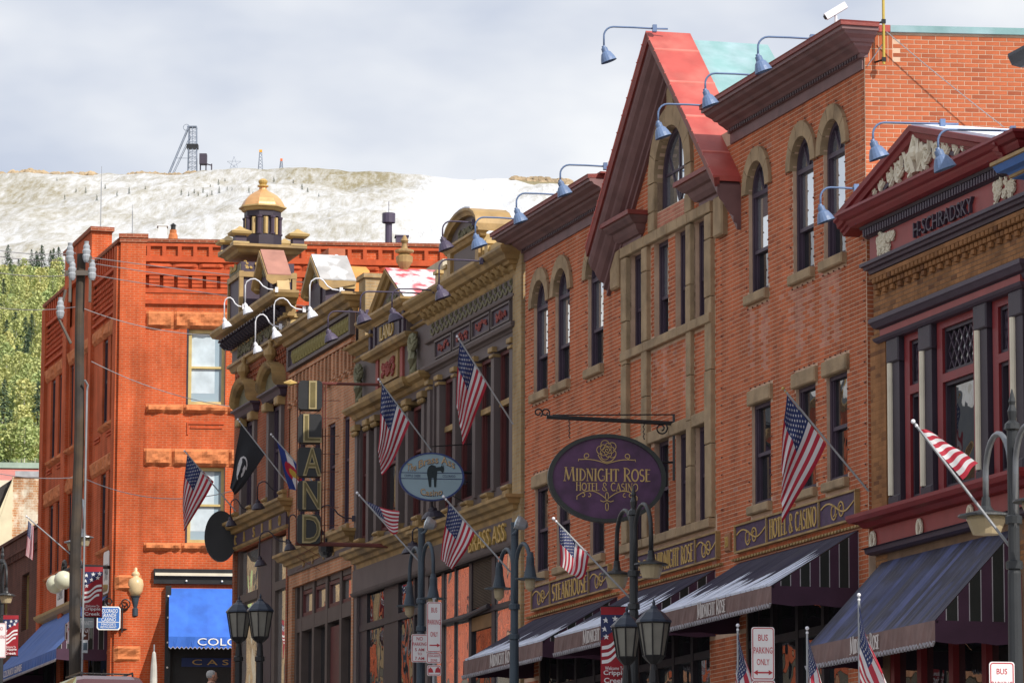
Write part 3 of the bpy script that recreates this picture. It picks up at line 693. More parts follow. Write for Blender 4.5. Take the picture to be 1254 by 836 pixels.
# string of small bulbs along the openings and edges
s = MB()
def bulb_line(pts):
    for u, z in pts: s.ball((u, .025, z), .015, 6)
for a, b in F3:
    uc, r = (a+b)/2, (b-a)/2+.24
    bulb_line([(uc+r*math.cos(math.pi*k/7), 12.08+r*1.04*math.sin(math.pi*k/7)) for k in range(8)]); bulb_line([(b+.06, 10.6+.3*k) for k in range(5)]); bulb_line([(a-.06, 10.6+.3*k) for k in range(5)])
    bulb_line([(a+(b-a)*k/4, 10.24) for k in range(5)])
for a, b in F2: bulb_line([(a-.08, 7.2+.3*k) for k in range(5)]); bulb_line([(b+.08, 7.2+.3*k) for k in range(5)]); bulb_line([(a+(b-a)*k/4, 8.97) for k in range(5)])
bulb_line([(.05, 6.6+.3*k) for k in range(21)]); bulb_line([(6.6, 7.2+.28*k) for k in range(16)]); bulb_line([(18.1, 6.6+.3*k) for k in range(21)]); bulb_line([(12.15, 7.2+.28*k) for k in range(16)])
part('bulbs', s, BULB, mr, kind='stuff')
# ================================================================== awnings
AWN = mat('dark_plum_canvas', (.030,.025,.050), .75, .2, 3, .1, 60); AWH = mat('indigo_canvas', (.045,.05,.11), .6, .25, 2, .1, 60, c2=(.03,.028,.05), c2t=(.45,.6), c2s=2.5)
AWL = mat('worn_indigo_canvas', (.060,.070,.165), .6, .3, 3, .1, 60); AWD = mat('wet_indigo_canvas', (.028,.026,.05), .55, .2)
VAL = mat('faded_mauve_canvas', (.185,.115,.105), .8, .16, 4, .1, 60); SIDE = mat('aubergine_canvas', (.055,.022,.045), .8, .15); SIDEK = mat('blackish_green_canvas', (.018,.02,.018), .8, .15); PIPE = mat('pale_piping', (.35,.33,.36), .7)
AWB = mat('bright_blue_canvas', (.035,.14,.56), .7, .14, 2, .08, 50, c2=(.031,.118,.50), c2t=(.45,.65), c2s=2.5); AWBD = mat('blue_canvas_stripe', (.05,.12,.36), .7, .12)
def awning(label, u0, u1, zt, zf, proj, zv, cm, words=None, snow=False, group=None, wtxt=.35, fr=None, base=None, valm=None, side=True, nrib=None, wcol=None):
    t = fthing('awning', label, 'awning', (u0+u1)/2, 0, zv, group) if base is None else base
    c = MB(fr); n = nrib or int((u1-u0)/.16)
    for k in range(n):
        a, b = u0+(u1-u0)*k/n, u0+(u1-u0)*(k+1)/n; m = (a+b)/2; sg_ = .03*random.uniform(.3, 2.0); c.k = random.choice((0, 0, 1, 2)) if cm is AWH else 0
        for j in range(4):
            p, q = j/4, (j+1)/4
            def P(x, s_, d): return (x, proj*s_, zt+(zf-zt)*s_-d*math.sin(math.pi*s_)-.012*d*0)
            for x0, x1, d0, d1 in ((a, m, .0, sg_), (m, b, sg_, .0)):
                c.face([P(x1, p, d1), P(x0, p, d0), P(x0, q, d0), P(x1, q, d1)])
    part('canopy', c, [cm, AWL, AWD], t)
    v = MB(fr); sc_ = max(4, int((u1-u0)/.12))
    for k in range(sc_):
        a, b = u0+(u1-u0)*k/sc_, u0+(u1-u0)*(k+1)/sc_; m = (a+b)/2; e = .02*math.sin(k*1.7)+.012*math.sin(k*.43)
        v.face([(b, proj, zf), (a, proj, zf), (a, proj+e, zv+.06), (m, proj+e, zv), (b, proj+.02*math.sin((k+1)*1.7)+.012*math.sin((k+1)*.43), zv+.06)])
        v.face([(a, proj-.01, zf), (b, proj-.01, zf), (b, proj-.01+.02*math.sin((k+1)*1.7)+.012*math.sin((k+1)*.43), zv+.06), (m, proj+e-.01, zv), (a, proj+e-.01, zv+.06)])
    vo = part('valance', v, valm or VAL, t)
    tr = MB(fr); 
    for k in range(sc_):
        a, b = u0+(u1-u0)*k/sc_, u0+(u1-u0)*(k+1)/sc_; m = (a+b)/2
        tr.ribbon([(a, zv+.055), (m, zv-.005), (b, zv+.055)], .016, proj+.002, proj+.034)
    part('scalloped_trim', tr, PIPE, vo)
    if side:
        for uu in (u0, u1):
            sd = MB(fr); n2 = max(5, int(proj/.15))
            for k in range(n2):
                p, q = k/n2, (k+1)/n2; sd.k = k % 2
                sd.face([(uu, proj*p, zt+(zf-zt)*p-.01), (uu, proj*q, zt+(zf-zt)*q-.01), (uu, proj*q, zf), (uu, proj*p, zf)])
                sd.k = 2; e = .006 if uu == u0 else -.006
                sd.face([(uu-e, proj*p, zt+(zf-zt)*p-.02), (uu-e, proj*p+.014, zt+(zf-zt)*p-.03), (uu-e, proj*p+.014, zf), (uu-e, proj*p, zf)])
            sd.k = 0; sd.face([(uu, 0, zf), (uu, proj, zf), (uu, proj, zv+.05), (uu, proj*.75, zv+.02), (uu, proj*.5, zv+.05), (uu, proj*.25, zv+.02), (uu, 0, zv+.05)])
            part('side_panel', sd, [SIDE, SIDEK, PIPE], t)
    fo = MB(fr)
    for uu in (u0+.03, u1-.03): fo.tube([(uu, 0, zf), (uu, proj-.03, zf-.01)], .018, 6); fo.tube([(uu, 0, zt-.05), (uu, proj-.03, zf-.02)], .016, 6)
    fo.tube([(u0, proj-.03, zf-.02), (u1, proj-.03, zf-.02)], .018, 6)
    part('frame', fo, BLKM, t)
    if words:
        le = MB(fr)
        for tx, uc, wd, h, st in words:
            if st: deco(le, tx, uc, proj+.02, (zf+zv)/2+.03, wd, h, .006, 1.25, 1.0)
            else: text(le, tx, uc, proj+.02, (zf+zv)/2+.03, wd, h, .006)
        part('letters', le, wcol or mat('pale_canvas_lettering', (.62,.57,.55), .7) if 'pale_canvas_lettering' not in MATS or wcol else MATS['pale_canvas_lettering'], vo)
    if snow:
        s = MB(fr); x = u0+.01; h = .5; rg = random.Random(int(u0*10))
        sl = math.hypot(proj, zt-zf)
        while x < u1-.03:
            wd = rg.uniform(.03, .09); h = max(.16, min(.70, h+rg.uniform(-.13, .13))); hh = h*rg.uniform(.8, 1.1)
            if rg.random() < .1: hh *= .4
            x2 = min(x+wd, u1-.01)
            if rg.random() < .2: x = x2; continue
            s0 = 1-min(.9, hh); lift = .03
            def Q(xx, s_, l): return (xx, proj*s_+l*.5, zt+(zf-zt)*s_-.022*math.sin(math.pi*s_)+l)
            sh = .1*(1-s0)
            i = [s.vert(p) for p in (Q(x, 1, .0), Q(x2, 1, .0), Q(x2, 1, lift), Q(x, 1, lift), Q(x, s0, .012), Q(x2, min(.97, s0+.05), .012), Q((x+x2)/2, max(0, s0-.05), .01))]
            s.idx([i[0], i[1], i[2], i[3]]); s.idx([i[3], i[2], i[5], i[6], i[4]]); s.idx([i[0], i[3], i[4]]); s.idx([i[1], i[5], i[2]])
            x = x2
        part('snow', s, SNOW, t, kind='stuff')
    return t
G_ = 'dark awnings over the hotel pavement'
awning('dark awning dusted with snow under the STEAKHOUSE board', 12.32, 17.53, 6.28, 5.48, 1.35, 5.16, AWN, [('MIDNIGHT ROSE', 14.881, 1.5, .19, 1)], True, G_)
awning('dark awning dusted with snow under the MIDNIGHT ROSE board', 7.0, 11.58, 6.28, 5.48, 1.35, 5.16, AWN, [('MIDNIGHT ROSE', 9.095, 1.5, .19, 1)], True, G_)
awning('dark awning with snow along its lower edge under the HOTEL & CASINO board', .42, 5.82, 6.28, 5.43, 1.35, 5.12, AWN, [('MIDNIGHT ROSE', 3.117, 1.35, .19, 1)], True, G_)
awning('bare indigo striped awning on the maroon fronted brick building', -5.5, -.52, 5.72, 4.483, 1.15, 4.153, AWH, [('MIDNIGHT ROSE', -2.911, 1.15, .19, 1)], False, G_)
# ================================================================== the maroon fronted building
hs = fthing('shop_building', 'tan brick building with dark red pediment lettered H-SCHRADSKY and tall purple columns', 'building', -3.2)
HL, HR = -6.2, -.28
hh = [(-5.55,-.95,6.42,8.86),(-5.7,-.8,2.3,5.1)]
s = MB(); s.wall(HL, HR, 2.2, 10.5, hh, 0, .3); part('wall', s, MORTH, hs)
s = MB(); s.bricks(HL, HR, 5.0, 10.1, .001, [(-5.75,-.75,5.6,9.16)]+[(-5.8,-.7,2.3,5.2)]); part('brick', s, HSB, hs, kind='stuff')
s = MB(); s.bricks(-.95, -.34, 6.4, 9.0, .08); s.box(-.95, -.34, 0, .08, 6.4, 9.0); part('pilaster', s, [HSB], hs, kind='stuff')
# frieze with the name, mouldings
s = MB(); s.box(HL, HR-.02, 0, .06, 10.08, 10.5); part('frieze', s, HSR, hs)
s = MB(); text(s, 'H-SCHRADSKY', -3.265, .06, 10.27, abs(-2.104--4.326), .215, .05); part('letters', s, PLU, hs)
s = MB(); s.cornice([(.0,-.12),(.05,-.11),(.06,-.06),(.11,-.05),(.12,-.01),(.16,0),(.16,.05)], HL, HR-.0, 10.05); part('ledge', s, PLU, hs)
s = MB(); s.cornice([(.06,0),(.10,.02),(.10,.13),(.14,.14),(.17,.2),(.22,.21)], HL, HR, 10.46); dn = part('dentil_band', s, PLD, hs)
s = MB(); x = HL
while x < HR: s.box(x, x+.055, .10, .15, 10.485, 10.585); x += .10
part('dentils', s, PLU, dn, kind='stuff')
s = MB(); s.cornice([(.2,0),(.26,.02),(.30,.08),(.31,.11),(.36,.13),(.40,.18),(.43,.2),(.43,.24)], HL, HR+.0, 10.64); co = part('cornice', s, HSD, hs)
PC, PA, PZ = -2.82, 11.64, 10.86
s = MB(); prof = [(0,-.28),(.25,-.28),(.26,-.23),(.29,-.22),(.30,-.18),(.34,-.17),(.36,-.1),(.40,-.08),(.41,0),(0,.02)]
pd = MB()
for sg in (1, -1):
    e = (PC+sg*3.12, PZ); a = (PC, PA)
    s.sweep(prof, *((a, e) if sg > 0 else (e, a)))
    e = (PC+sg*2.55, PA+(PZ-PA)*2.55/3.12); pd.sweep([(.22,-.34),(.27,-.34),(.27,-.28),(.22,-.28)], *((a, e) if sg > 0 else (e, a)))
rk = part('pediment_rake', s, HSD, hs); part('bead_moulding', pd, PLU, rk)
s = MB(); s.poly([(PC-2.9, PZ), (PC, PA-.05), (PC+2.9, PZ)][::-1], -.3, .24); part('pediment_panel', s, HSR, hs)
s = MB(); s.box(HL+.1, HR-.1, -9, -.02, 10.5, 10.86); part('roof_block', s, RUBB, hs)
s = MB(); s.poly([(PC-3.1, PZ+.05), (PC, PA+.035), (PC+3.1, PZ+.05), (PC+3.1, PZ), (PC, PA), (PC-3.1, PZ)][::-1], -2.2, .35); part('roof_snow', s, SNOW, hs)
def scrollwork(name, parent, uc, zc, wd, hg, w, seed, m, fr=None):
    rg = random.Random(seed); s = MB(fr)
    for k in range(int(14*wd/.8)+6):
        cu = uc+rg.uniform(-.42, .42)*wd; cz_ = zc+rg.uniform(-.32, .32)*hg; r = rg.uniform(.11, .2)*hg
        P = spiral(cu, cz_, r, rg.uniform(.8, 1.5), rg.uniform(0, 6.28), rg.choice((1, -1)), 14, .2)
        s.tube([(p[0], w+.02, p[1]) for p in P], .022*hg/.35, 5)
        if rg.random() < .6: s.ball((cu, w+.02, cz_), .03*hg/.35, 6)
    return part(name, s, m, parent)
scrollwork('scroll_ornament', hs, -1.025, 10.28, .75, .40, .06, 1, CRE); scrollwork('scroll_ornament', hs, -5.467, 10.28, .85, .40, .06, 2, CRE)
s = MB(); rg = random.Random(5)
for sg in (1, -1):
    for k, d in enumerate((.34, .72, 1.08, 1.42, 1.74)):
        h = .52*(1-d/2.25); r = .07+h*.26
        P = spiral(PC+sg*d, 10.97+r, r, 1.6, R(-90), sg*(1 if k % 2 else -1), 20, .15); s.tube([(p[0], .27, p[1]) for p in P], .035+.02*h, 6); s.ball((PC+sg*d, .27, 10.97+r), .045+.03*h, 7)
        for q in (-.5, .5): s.tube([(PC+sg*(d+q*r), .27, 10.98+r*1.2), (PC+sg*(d+q*r*1.6), .29, 10.98+r*2.0), (PC+sg*(d+q*r*2.3), .27, 10.98+r*2.1)], [.04, .045, .015], 5)
s.tube([(PC+.1, .28, 10.98), (PC+.17, .29, 11.22), (PC+.05, .30, 11.46)], [.06,.09,.05], 7); s.tube([(PC-.1, .28, 10.98), (PC-.17, .29, 11.22), (PC-.05, .30, 11.46)], [.06,.09,.05], 7); s.ball((PC, .30, 11.25), .11, 8); s.ball((PC, .30, 11.47), .07, 8)
part('acanthus_ornament', s, CRE, hs)
# brick corbel table: rows of projecting bricks
me = MB(); me.bbox(-.055, .055, 0, .085, -.035, .035, .006); me = me.mesh('corbel_brick', HSB)
me2 = MB(); me2.bbox(-.055, .055, 0, .045, -.035, .035, .006); me2 = me2.mesh('corbel_brick', HSB)
k = 0; u = HL+.1
while u < HR-.1:
    inst('corbel_brick', me, hs, (u, .012, 9.80)); inst('corbel_brick', me2, hs, (u+.03, .012, 9.715)); 
    if k % 2 == 0: inst('corbel_brick', me2, hs, (u, .012, 9.63))
    u += .155; k += 1
s = MB(); s.box(HL, HR-.05, .0, .09, 9.84, 9.9); part('string_course', s, HSB, hs)
# entablature over the windows
s = MB(); s.cornice([(.02,-.2),(.06,-.16),(.08,-.1),(.14,-.08),(.18,-.02),(.2,0),(.2,.06)], HL+.15, -.78, 9.16); part('ledge', s, PLU, hs)
s = MB(); s.box(HL+.2, -.76, 0, .09, 8.9, 9.05); part('frieze', s, HSR, hs)
s = MB(); s.cornice([(.1,0),(.14,.03),(.16,.07)], HL+.2, -.78, 8.86); part('ledge', s, PLU, hs)
for a, b in ((-1.5,-.98),(-2.76,-2.24),(-4.8,-4.3),(-6.05,-5.55)):
    s = MB(); s.box(a+.08, b-.06, -.1, .05, 6.56, 8.55); s.bbox(a+.03, b-.01, -.1, .09, 8.52, 8.87, .02); s.bbox(a+.04, b-.03, -.1, .09, 6.42, 6.62, .03); co = part('column', s, PLD, hs)
    s = MB(); s.tube([(b-.11, .055, 6.62), (b-.11, .055, 8.52)], .055, 10); part('half_column', s, CRE, co)
def hs_window(a, b, lat):
    f = MB(); w = -.06
    f.box(a, a+.2, w-.1, w+.06, 6.42, 8.86); f.box(b-.2, b, w-.1, w+.06, 6.42, 8.86); f.box(a+.2, b-.2, w-.1, w+.059, 8.76, 8.86); f.box(a+.2, b-.2, w-.1, w+.061, 8.0, 8.12); f.box(a+.2, b-.2, w-.1, w+.058, 6.42, 6.52)
    fo = part('window', f, HSD, hs)
    f = MB(); x0, x1 = a+.2, b-.2
    for z0, z1 in ((6.52, 8.0), (8.12, 8.76)):
        f.box(x0, x0+.05, w-.09, w+.02, z0, z1); f.box(x1-.05, x1, w-.09, w+.02, z0, z1); f.box(x0+.05, x1-.05, w-.09, w+.019, z1-.05, z1); f.box(x0+.05, x1-.05, w-.09, w+.021, z0, z0+.05)
    part('sash', f, PLD, fo)
    g = MB(); g.box(x0+.03, x1-.03, w-.06, w-.04, 6.55, 7.98); g.box(x0+.03, x1-.03, w-.06, w-.041, 8.14, 8.74); part('pane', g, GLA, fo)
    if lat:
        d = MB(); zz0, zz1 = 8.17, 8.71; n = max(3, int((x1-x0)/.2)); st = (x1-x0-.1)/n
        for k in range(-2, n+1):
            for sg in (1, -1):
                p = [(x0+.05+k*st+ (0 if sg > 0 else 2*st), zz0), (x0+.05+k*st+(2*st if sg > 0 else 0), zz1)]
                def cl(p):
                    (ua, za), (ub, zb) = p; t0, t1 = 0, 1
                    lo, hi = x0+.05, x1-.05
                    if ub == ua: return None
                    ta, tb = sorted(((lo-ua)/(ub-ua), (hi-ua)/(ub-ua))); t0, t1 = max(0, ta), min(1, tb)
                    return None if t1 <= t0 else [(ua+(ub-ua)*t, za+(zb-za)*t) for t in (t0, t1)]
                q = cl(p)
                if q: d.ribbon(q, .022, w-.04, w-.015)
        part('lattice', d, PLU, fo)
hs_window(-2.24, -1.5, True); hs_window(-4.3, -2.76, True); hs_window(-5.55, -4.8, True)
s = MB(); s.cornice([(.05,-.14),(.1,-.1),(.2,-.09),(.26,-.03),(.36,-.01),(.4,.05),(.4,.1)], HL, -.5, 6.31); part('ledge', s, HSD, hs)
s = MB(); s.box(HL, -.42, .0, .10, 5.85, 6.2); part('frieze', s, HSR, hs)
s = MB(); s.cornice([(.1,0),(.16,.03),(.17,.09),(.22,.1)], HL, -.42, 5.83); part('ledge', s, PLU, hs)
for p in (-0.507, -2.349, -4.234):
    s = MB(); s.tube([(p+.075*math.cos(2*math.pi*k/14), .13, 6.03+.12*math.sin(2*math.pi*k/14)) for k in range(15)], .028, 6); s.tube([(p-.05, .13, 5.94), (p-.11, .14, 5.88)], .02, 5); part('wreath', s, CRE, hs)
s = MB()
for x in (-5.7,-4.4,-3.2,-2.0,-.95): s.box(x, x+.16, -.2, -.01, 2.3, 5.1)
s.box(-5.7,-.8,-.28,-.03,4.6,4.72); so = pieces('shop_front', s, HSD, hs)
g = MB(); g.box(-5.6,-.9,-.12,-.10,2.4,5.05); part('pane', g, GLA, so)
body_box(hs, HL+.05, HR-.05, 1.8, 10.45, -.35, 12)
# ================================================================== sliver of the blue corniced building
bl = fthing('shop_building', 'edge of a building with blue and gold cornice at the right border', 'building', -8)
s = MB(); s.wall(-12, -6.25, 1.9, 10.1, (), 0, 0); part('wall', s, MORTH, bl)
s = MB(); s.bricks(-8.5, -6.27, 6, 10.0, .001); part('brick', s, HSB, bl, kind='stuff')
PB = [(.02,0),(.1,.02),(.12,.1),(.2,.14),(.3,.16),(.36,.24),(.46,.26),(.5,.34),(.5,.40)]
s = MB(); s.cornice(PB, -12, -6.6, 10.1); bc = part('cornice', s, mat('royal_blue_paint', (.05,.14,.40), .5, .12), bl)
for z0, dw in ((10.115,.125),(10.27,.33),(10.45,.52)):
    s = MB(); s.cornice([(dw-.02,0),(dw+.01,.005),(dw+.01,.05)], -12, -6.6, z0); part('gilt_moulding', s, GLD, bc)
s = MB(); s.box(-7.9, -6.9, -.1, .3, 10.5, 11.7); s.cornice([(.3,0),(.38,.04),(.42,.16),(.42,.2)], -7.9, -6.9, 11.7); part('parapet_pier', s, mat('slate_grey_paint', (.07,.08,.10), .6), bl)
body_box(bl, -12, -6.3, 1.8, 10.4, -.1, 10)
# ================================================================== the brass casino (mauve front, arched attic)
ba = fthing('casino_building', 'taupe and gold casino front with arched attic pediment and lettered fascia beside the brick hotel', 'building', 22)
b0, b1 = 18.25, 25.4
hl = [(19.2,24.9,9.0,11.62),(19.1,25.3,3.6,7.75)]
s = MB(); s.wall(18.85, b1, 3.2, 13.0, hl, 0, .45); part('wall', s, TAUP, ba)
s = MB(); s.box(b0, 18.85, -.3, .06, 3.2, 13.35); part('party_pier', s, TANB, ba)
CORN = [(.0,-.5),(.05,-.44),(.08,-.36),(.12,-.34),(.14,-.26),(.22,-.25),(.24,-.2),(.32,-.18),(.36,-.1),(.42,-.06),(.46,0),(.46,.05)]
s = MB(); s.cornice(CORN, 18.75, 25.3, 13.33); part('cornice', s, GLD, ba)
me = MB(); me.poly([(-.11,0),(.11,0),(.11,.07),(.07,.14),(-.07,.14),(-.11,.07)], 0, .02); me.tube([(0,.02,.05),(0,.16,.06),(0,.24,.12)], [.09,.075,.05], 8); me = me.mesh('bracket', GLD)
for k in range(15): inst('bracket', me, ba, (19.05+k*.43, .03, 12.98))
s = MB(); s.cornice([(.02,0),(.06,.03),(.08,.08)], 18.85, b1, 12.9); part('moulding', s, GLD, ba)
fz = MB(); fz.box(18.87, b1-.05, 0, .03, 12.55, 12.9); fo = part('frieze', fz, TAUP, ba)
me = MB(); me.tube([(.15*math.cos(R(a)), .04, .12*math.sin(R(a))) for a in range(180, 361, 20)], .024, 5); me.tube([(.06*math.cos(R(a)), .045, .06+.05*math.sin(R(a))) for a in range(0, 361, 40)], .016, 5); me = me.mesh('garland', OLV)
for k in range(17): inst('garland', me, fo, (19.05+k*.365, 0, 12.74))
s = MB(); s.cornice([(.02,0),(.07,.02),(.08,.06)], 18.85, b1, 12.48); part('moulding', s, TAUP, ba)
for k in range(4):
    a = 19.12+k*1.43; s = MB()
    s.box(a, a+1.28, 0, .02, 12.1, 12.44); po = part('frieze_panel', s, PLU, ba)
    s = MB()
    for z0, z1 in ((12.08,12.12),(12.42,12.46)): s.box(a-.02, a+1.30, 0, .06, z0, z1)
    for x in (a-.02, a+1.26): s.box(x, x+.04, 0, .059, 12.121, 12.419)
    part('frame', s, TAUP, po)
    scrollwork('scroll_ornament', po, a+.64, 12.27, .95, .22, .02, 20+k, mat('brick_red_relief', (.28,.06,.05), .6) if k == 0 else MATS['brick_red_relief'])
s = MB(); s.cornice([(.02,0),(.05,.04),(.12,.06),(.14,.12),(.14,.16)], 18.85, b1, 11.85); part('moulding', s, TAUP, ba)
for a in (18.9, 20.2, 21.55, 23.05, 24.3, 25.05):
    b = a+.22; s = MB(); s.box(a, b, -.3, .05, 8.95, 11.62); co = part('column', s, TAUP, ba)
    s = MB(); s.bbox(a-.04, b+.04, -.2, .11, 11.62, 11.72, .015); s.bbox(a-.02, b+.02, -.2, .09, 11.52, 11.58, .01); x = a
    while x < b: s.ball((x+.05, .07, 11.66), .03, 6); x += .1
    part('capital', s, GLD, co)
for a, b in ((19.2,20.15),(20.45,21.5),(21.8,23.0),(23.3,24.25),(24.55,24.95)): sash(ba, a, b, 9.0, 11.6, -.11, mat('oxide_red_frame', (.09,.02,.02), .5) if 'oxide_red_frame' not in MATS else MATS['oxide_red_frame'], GLA, .62, name='window')
s = MB()
for a, b in ((19.15,20.2),(20.42,21.55),(21.77,23.05),(23.27,24.3)): s.box(a, b, -.22, -.06, 10.55, 10.66)
pieces('transom_ledge', s, GLD, ba, 'transom_ledge')
def plinths(parent, a, b, n, z):
    for k in range(n):
        u = a+(b-a)*k/(n-1); s = MB(); s.bbox(u-.2, u+.2, -.1, .14, z, z+.17, .03); s.bbox(u-.22, u+.22, -.1, .17, z+.17, z+.25, .03); part('plinth', s, GLD, parent)
LOW = [(.0,-.36),(.04,-.33),(.06,-.22),(.14,-.2),(.16,-.12),(.26,-.1),(.3,-.03),(.36,.0),(.36,.06)]
s = MB(); s.cornice(LOW, 18.6, 25.4, 8.62); part('ledge', s, GLD, ba)
plinths(ba, 19.1, 25.0, 5, 8.68)
s = MB(); s.box(18.85, 25.4, 0, .05, 7.82, 8.3); part('fascia', s, TAUP, ba)
s = MB(); text(s, 'BRASS ASS', 20.55, .05, 8.07, 2.6, .34, .05); part('letters', s, GLR, ba)
s = MB(); s.cornice([(.03,0),(.07,.03),(.09,.08)], 18.85, 25.4, 7.75); part('moulding', s, TAUP, ba)
s = MB(); w = -.10
for a, b in ((19.1,19.25),(20.5,20.62),(20.62,20.74),(22.2,22.4),(23.4,23.5),(24.3,24.5),(25.15,25.3)): s.box(a, b, w-.1, w+.03, 3.6, 7.74)
s.box(19.1, 25.3, w-.09, w+.06, 6.68, 6.78); s.tube([(20.7, w+.1, 6.78), (22.3, w+.14, 6.68), (25.2, w+.1, 6.74)], .05, 8)
so = pieces('shop_front', s, MATS['dark_shop_frame'], ba)
g = MB(); g.box(19.15, 20.5, w-.02, w, 3.7, 7.7); g.box(22.4, 25.2, w-.02, w+.001, 3.7, 7.7); part('pane', g, GLO, so)
g = MB()
for k in range(30): g.box(20.7, 22.2, w-.02, w, 6.85+k*.03, 6.868+k*.03)
part('blind', g, mat('brown_blind', (.09,.06,.04), .8), so)
g = MB(); g.box(20.7, 22.2, w-.04, w-.02, 3.7, 7.7); part('pane', g, GLA, so)
s = MB(); s.box(20.72, 22.18, w-.015, w+.03, 6.4, 6.66); part('board', s, mat('ochre_board', (.18,.09,.03), .7), so)
# attic with arched pediment
AC, AW_ = 23.05, 1.25
s = MB(); s.box(AC-AW_, AC+AW_, -.6, -.15, 13.3, 14.2); at_ = part('attic', s, GLP, ba)
s = MB(); s.box(AC-.85, AC+.85, -.15, -.13, 13.5, 14.1); part('panel', s, TAUP, at_)
for x in (AC-1.2, AC+.95): s = MB(); s.box(x, x+.25, -.15, -.08, 13.4, 14.2); part('pilaster', s, GLD, at_)
s = MB(); s.cornice([(.0,0),(.06,.03),(.1,.1),(.14,.12),(.14,.17)], AC-AW_-.03, AC+AW_+.03, 14.12)
for i_, v in enumerate(s.v): s.v[i_] = (v[0], v[1]-.15, v[2])
part('cornice', s, GLD, at_)
s = MB(); n = 10
P = [(AC+(AW_+.05)*math.cos(math.pi*k/n), 14.27+.47*math.sin(math.pi*k/n)) for k in range(n+1)]; s.poly(P[::-1], -.3, -.16); part('tympanum', s, TAUP, at_)
s = MB()
for a, b in zip(P, P[1:]): s.sweep([(-.75,-.02),(-.06,-.02),(-.04,.04),(.0,.08),(.0,.13),(-.75,.13)], a, b)
part('arched_hood', s, GLD, at_)
s = MB()
for a, b in zip(P[1:7], P[2:8]): s.sweep([(-.74,.132),(-.02,.132),(-.02,.16),(-.74,.16)], a, b)
part('snow', s, SNOW, at_, kind='stuff')
scrollwork('scroll_ornament', at_, AC, 14.45, 1.3, .26, -.16, 33, OLV)
def balustrade(parent, a, b, z, w=-.3, h=.5):
    s = MB(); s.box(a, b, w-.12, w+.12, z+h-.1, z+h); s.box(a, b, w-.1, w+.1, z, z+.08); bo = part('balustrade', s, GLP, parent)
    n = max(3, int((b-a)/.17))
    me = MB(); me.lathe([(.02,0),(.045,.05),(.05,.12),(.025,.24),(.035,h-.2),(.04,h-.18)], (0,0,0), 6); me = me.mesh('baluster', GLP)
    for k in range(n): inst('baluster', me, bo, (a+(b-a)*(k+.5)/n, w, z+.08))
    for x in (a, b):
        s = MB(); s.box(x-.12, x+.12, w-.16, w+.16, z, z+h+.05); s.box(x-.16, x+.16, w-.2, w+.2, z+h+.05, z+h+.12); part('pier', s, GLP, bo)
balustrade(ba, 24.6, 25.3, 13.38); balustrade(ba, 19.3, 21.5, 13.38)
body_box(ba, b0+.05, b1-.05, 3, 13.3, -.5, 13)
# ================================================================== small gabled casino front
mc = fthing('casino_building', 'narrow taupe casino front with ILAND name panel, little red roofed pediment and urn', 'building', 28.5)
m0, m1 = 25.4, 31.65
hl = [(25.75,31.2,9.0,11.5),(25.6,31.4,3.8,7.85)]
s = MB(); s.wall(m0, m1, 3.4, 13.2, hl, 0, .4); part('wall', s, TAUP, mc)
for a, b in ((m0, 26.7), (29.7, m1)):
    s = MB(); s.cornice([(.0,-.2),(.05,-.16),(.1,-.14),(.16,-.06),(.24,-.04),(.26,.0)], a, b, 13.28); part('cornice', s, GLD, mc)
    s = MB(); s.cornice([(.0,0),(.05,.02),(.07,.06)], a, b, 12.95); part('moulding', s, GLD, mc)
s = MB(); s.box(26.65, 29.75, 0, .14, 12.9, 13.5); bo = part('name_block', s, TAUP, mc)
s = MB()
for x in (26.7, 27.05, 29.15, 29.55): s.box(x, x+.16, .14, .2, 12.92, 13.42)
pieces('pilaster', s, PLU, bo, 'pilaster')
s = MB(); s.box(27.3, 29.1, .14, .17, 12.95, 13.38); po = part('name_panel', s, PLD, bo)
s = MB(); text(s, 'ILAND', 28.2, .17, 13.16, 1.15, .3, .03); part('letters', s, GLR, po)
s = MB()
for z0, z1 in ((12.93,12.96),(13.37,13.4)): s.box(27.28, 29.12, .14, .2, z0, z1)
part('frame', s, GLD, po)
s = MB(); s.cornice([(.14,-.1),(.2,-.06),(.24,0),(.34,.03),(.4,.1),(.4,.15)], 26.6, 29.8, 13.45); part('cornice', s, GLD, bo)
s = MB(); s.cornice([(.1,-.1),(.16,-.06),(.24,-.04),(.28,.03),(.28,.07)], 26.55, 29.85, 12.82); part('ledge', s, GLD, bo)
s = MB(); s.poly([(26.75,13.6),(29.7,13.6),(28.22,14.32)], -.3, .05); pe = part('tympanum', s, TAUP, bo)
scrollwork('scroll_ornament', pe, 28.22, 13.82, 1.2, .3, .05, 41, OLV)
s = MB()
for a, b in (((26.6,13.58),(28.22,14.42)), ((28.22,14.42),(29.85,13.58))): s.sweep([(-.3,-.12),(.1,-.12),(.14,-.06),(.2,-.04),(.24,.05),(-.3,.06)], a, b)
part('pediment_rake', s, GLD, pe)
s = MB()
for a, b in (((26.55,13.56),(28.22,14.42)), ((28.22,14.42),(29.9,13.56))): s.sweep([(-1.4,.065),(.22,.065),(.22,.09),(-1.4,.09)], a, b)
part('snowy_red_roof', s, mat('snow_streaked_red_metal', (.55,.10,.12), .6, .1, 3, .1, 20, c2=(.82,.80,.82), c2t=(.42,.56), c2s=2.6), pe)
s = MB(); s.lathe([(.09,0),(.14,.02),(.14,.08),(.06,.12),(.08,.2),(.17,.34),(.18,.46),(.1,.52),(.2,.56),(.2,.6),(.07,.64),(.05,.74),(.09,.8),(.02,.92)], (28.22+.0, -.2, 14.3), 14); part('urn', s, GLD, mc, smooth=False)
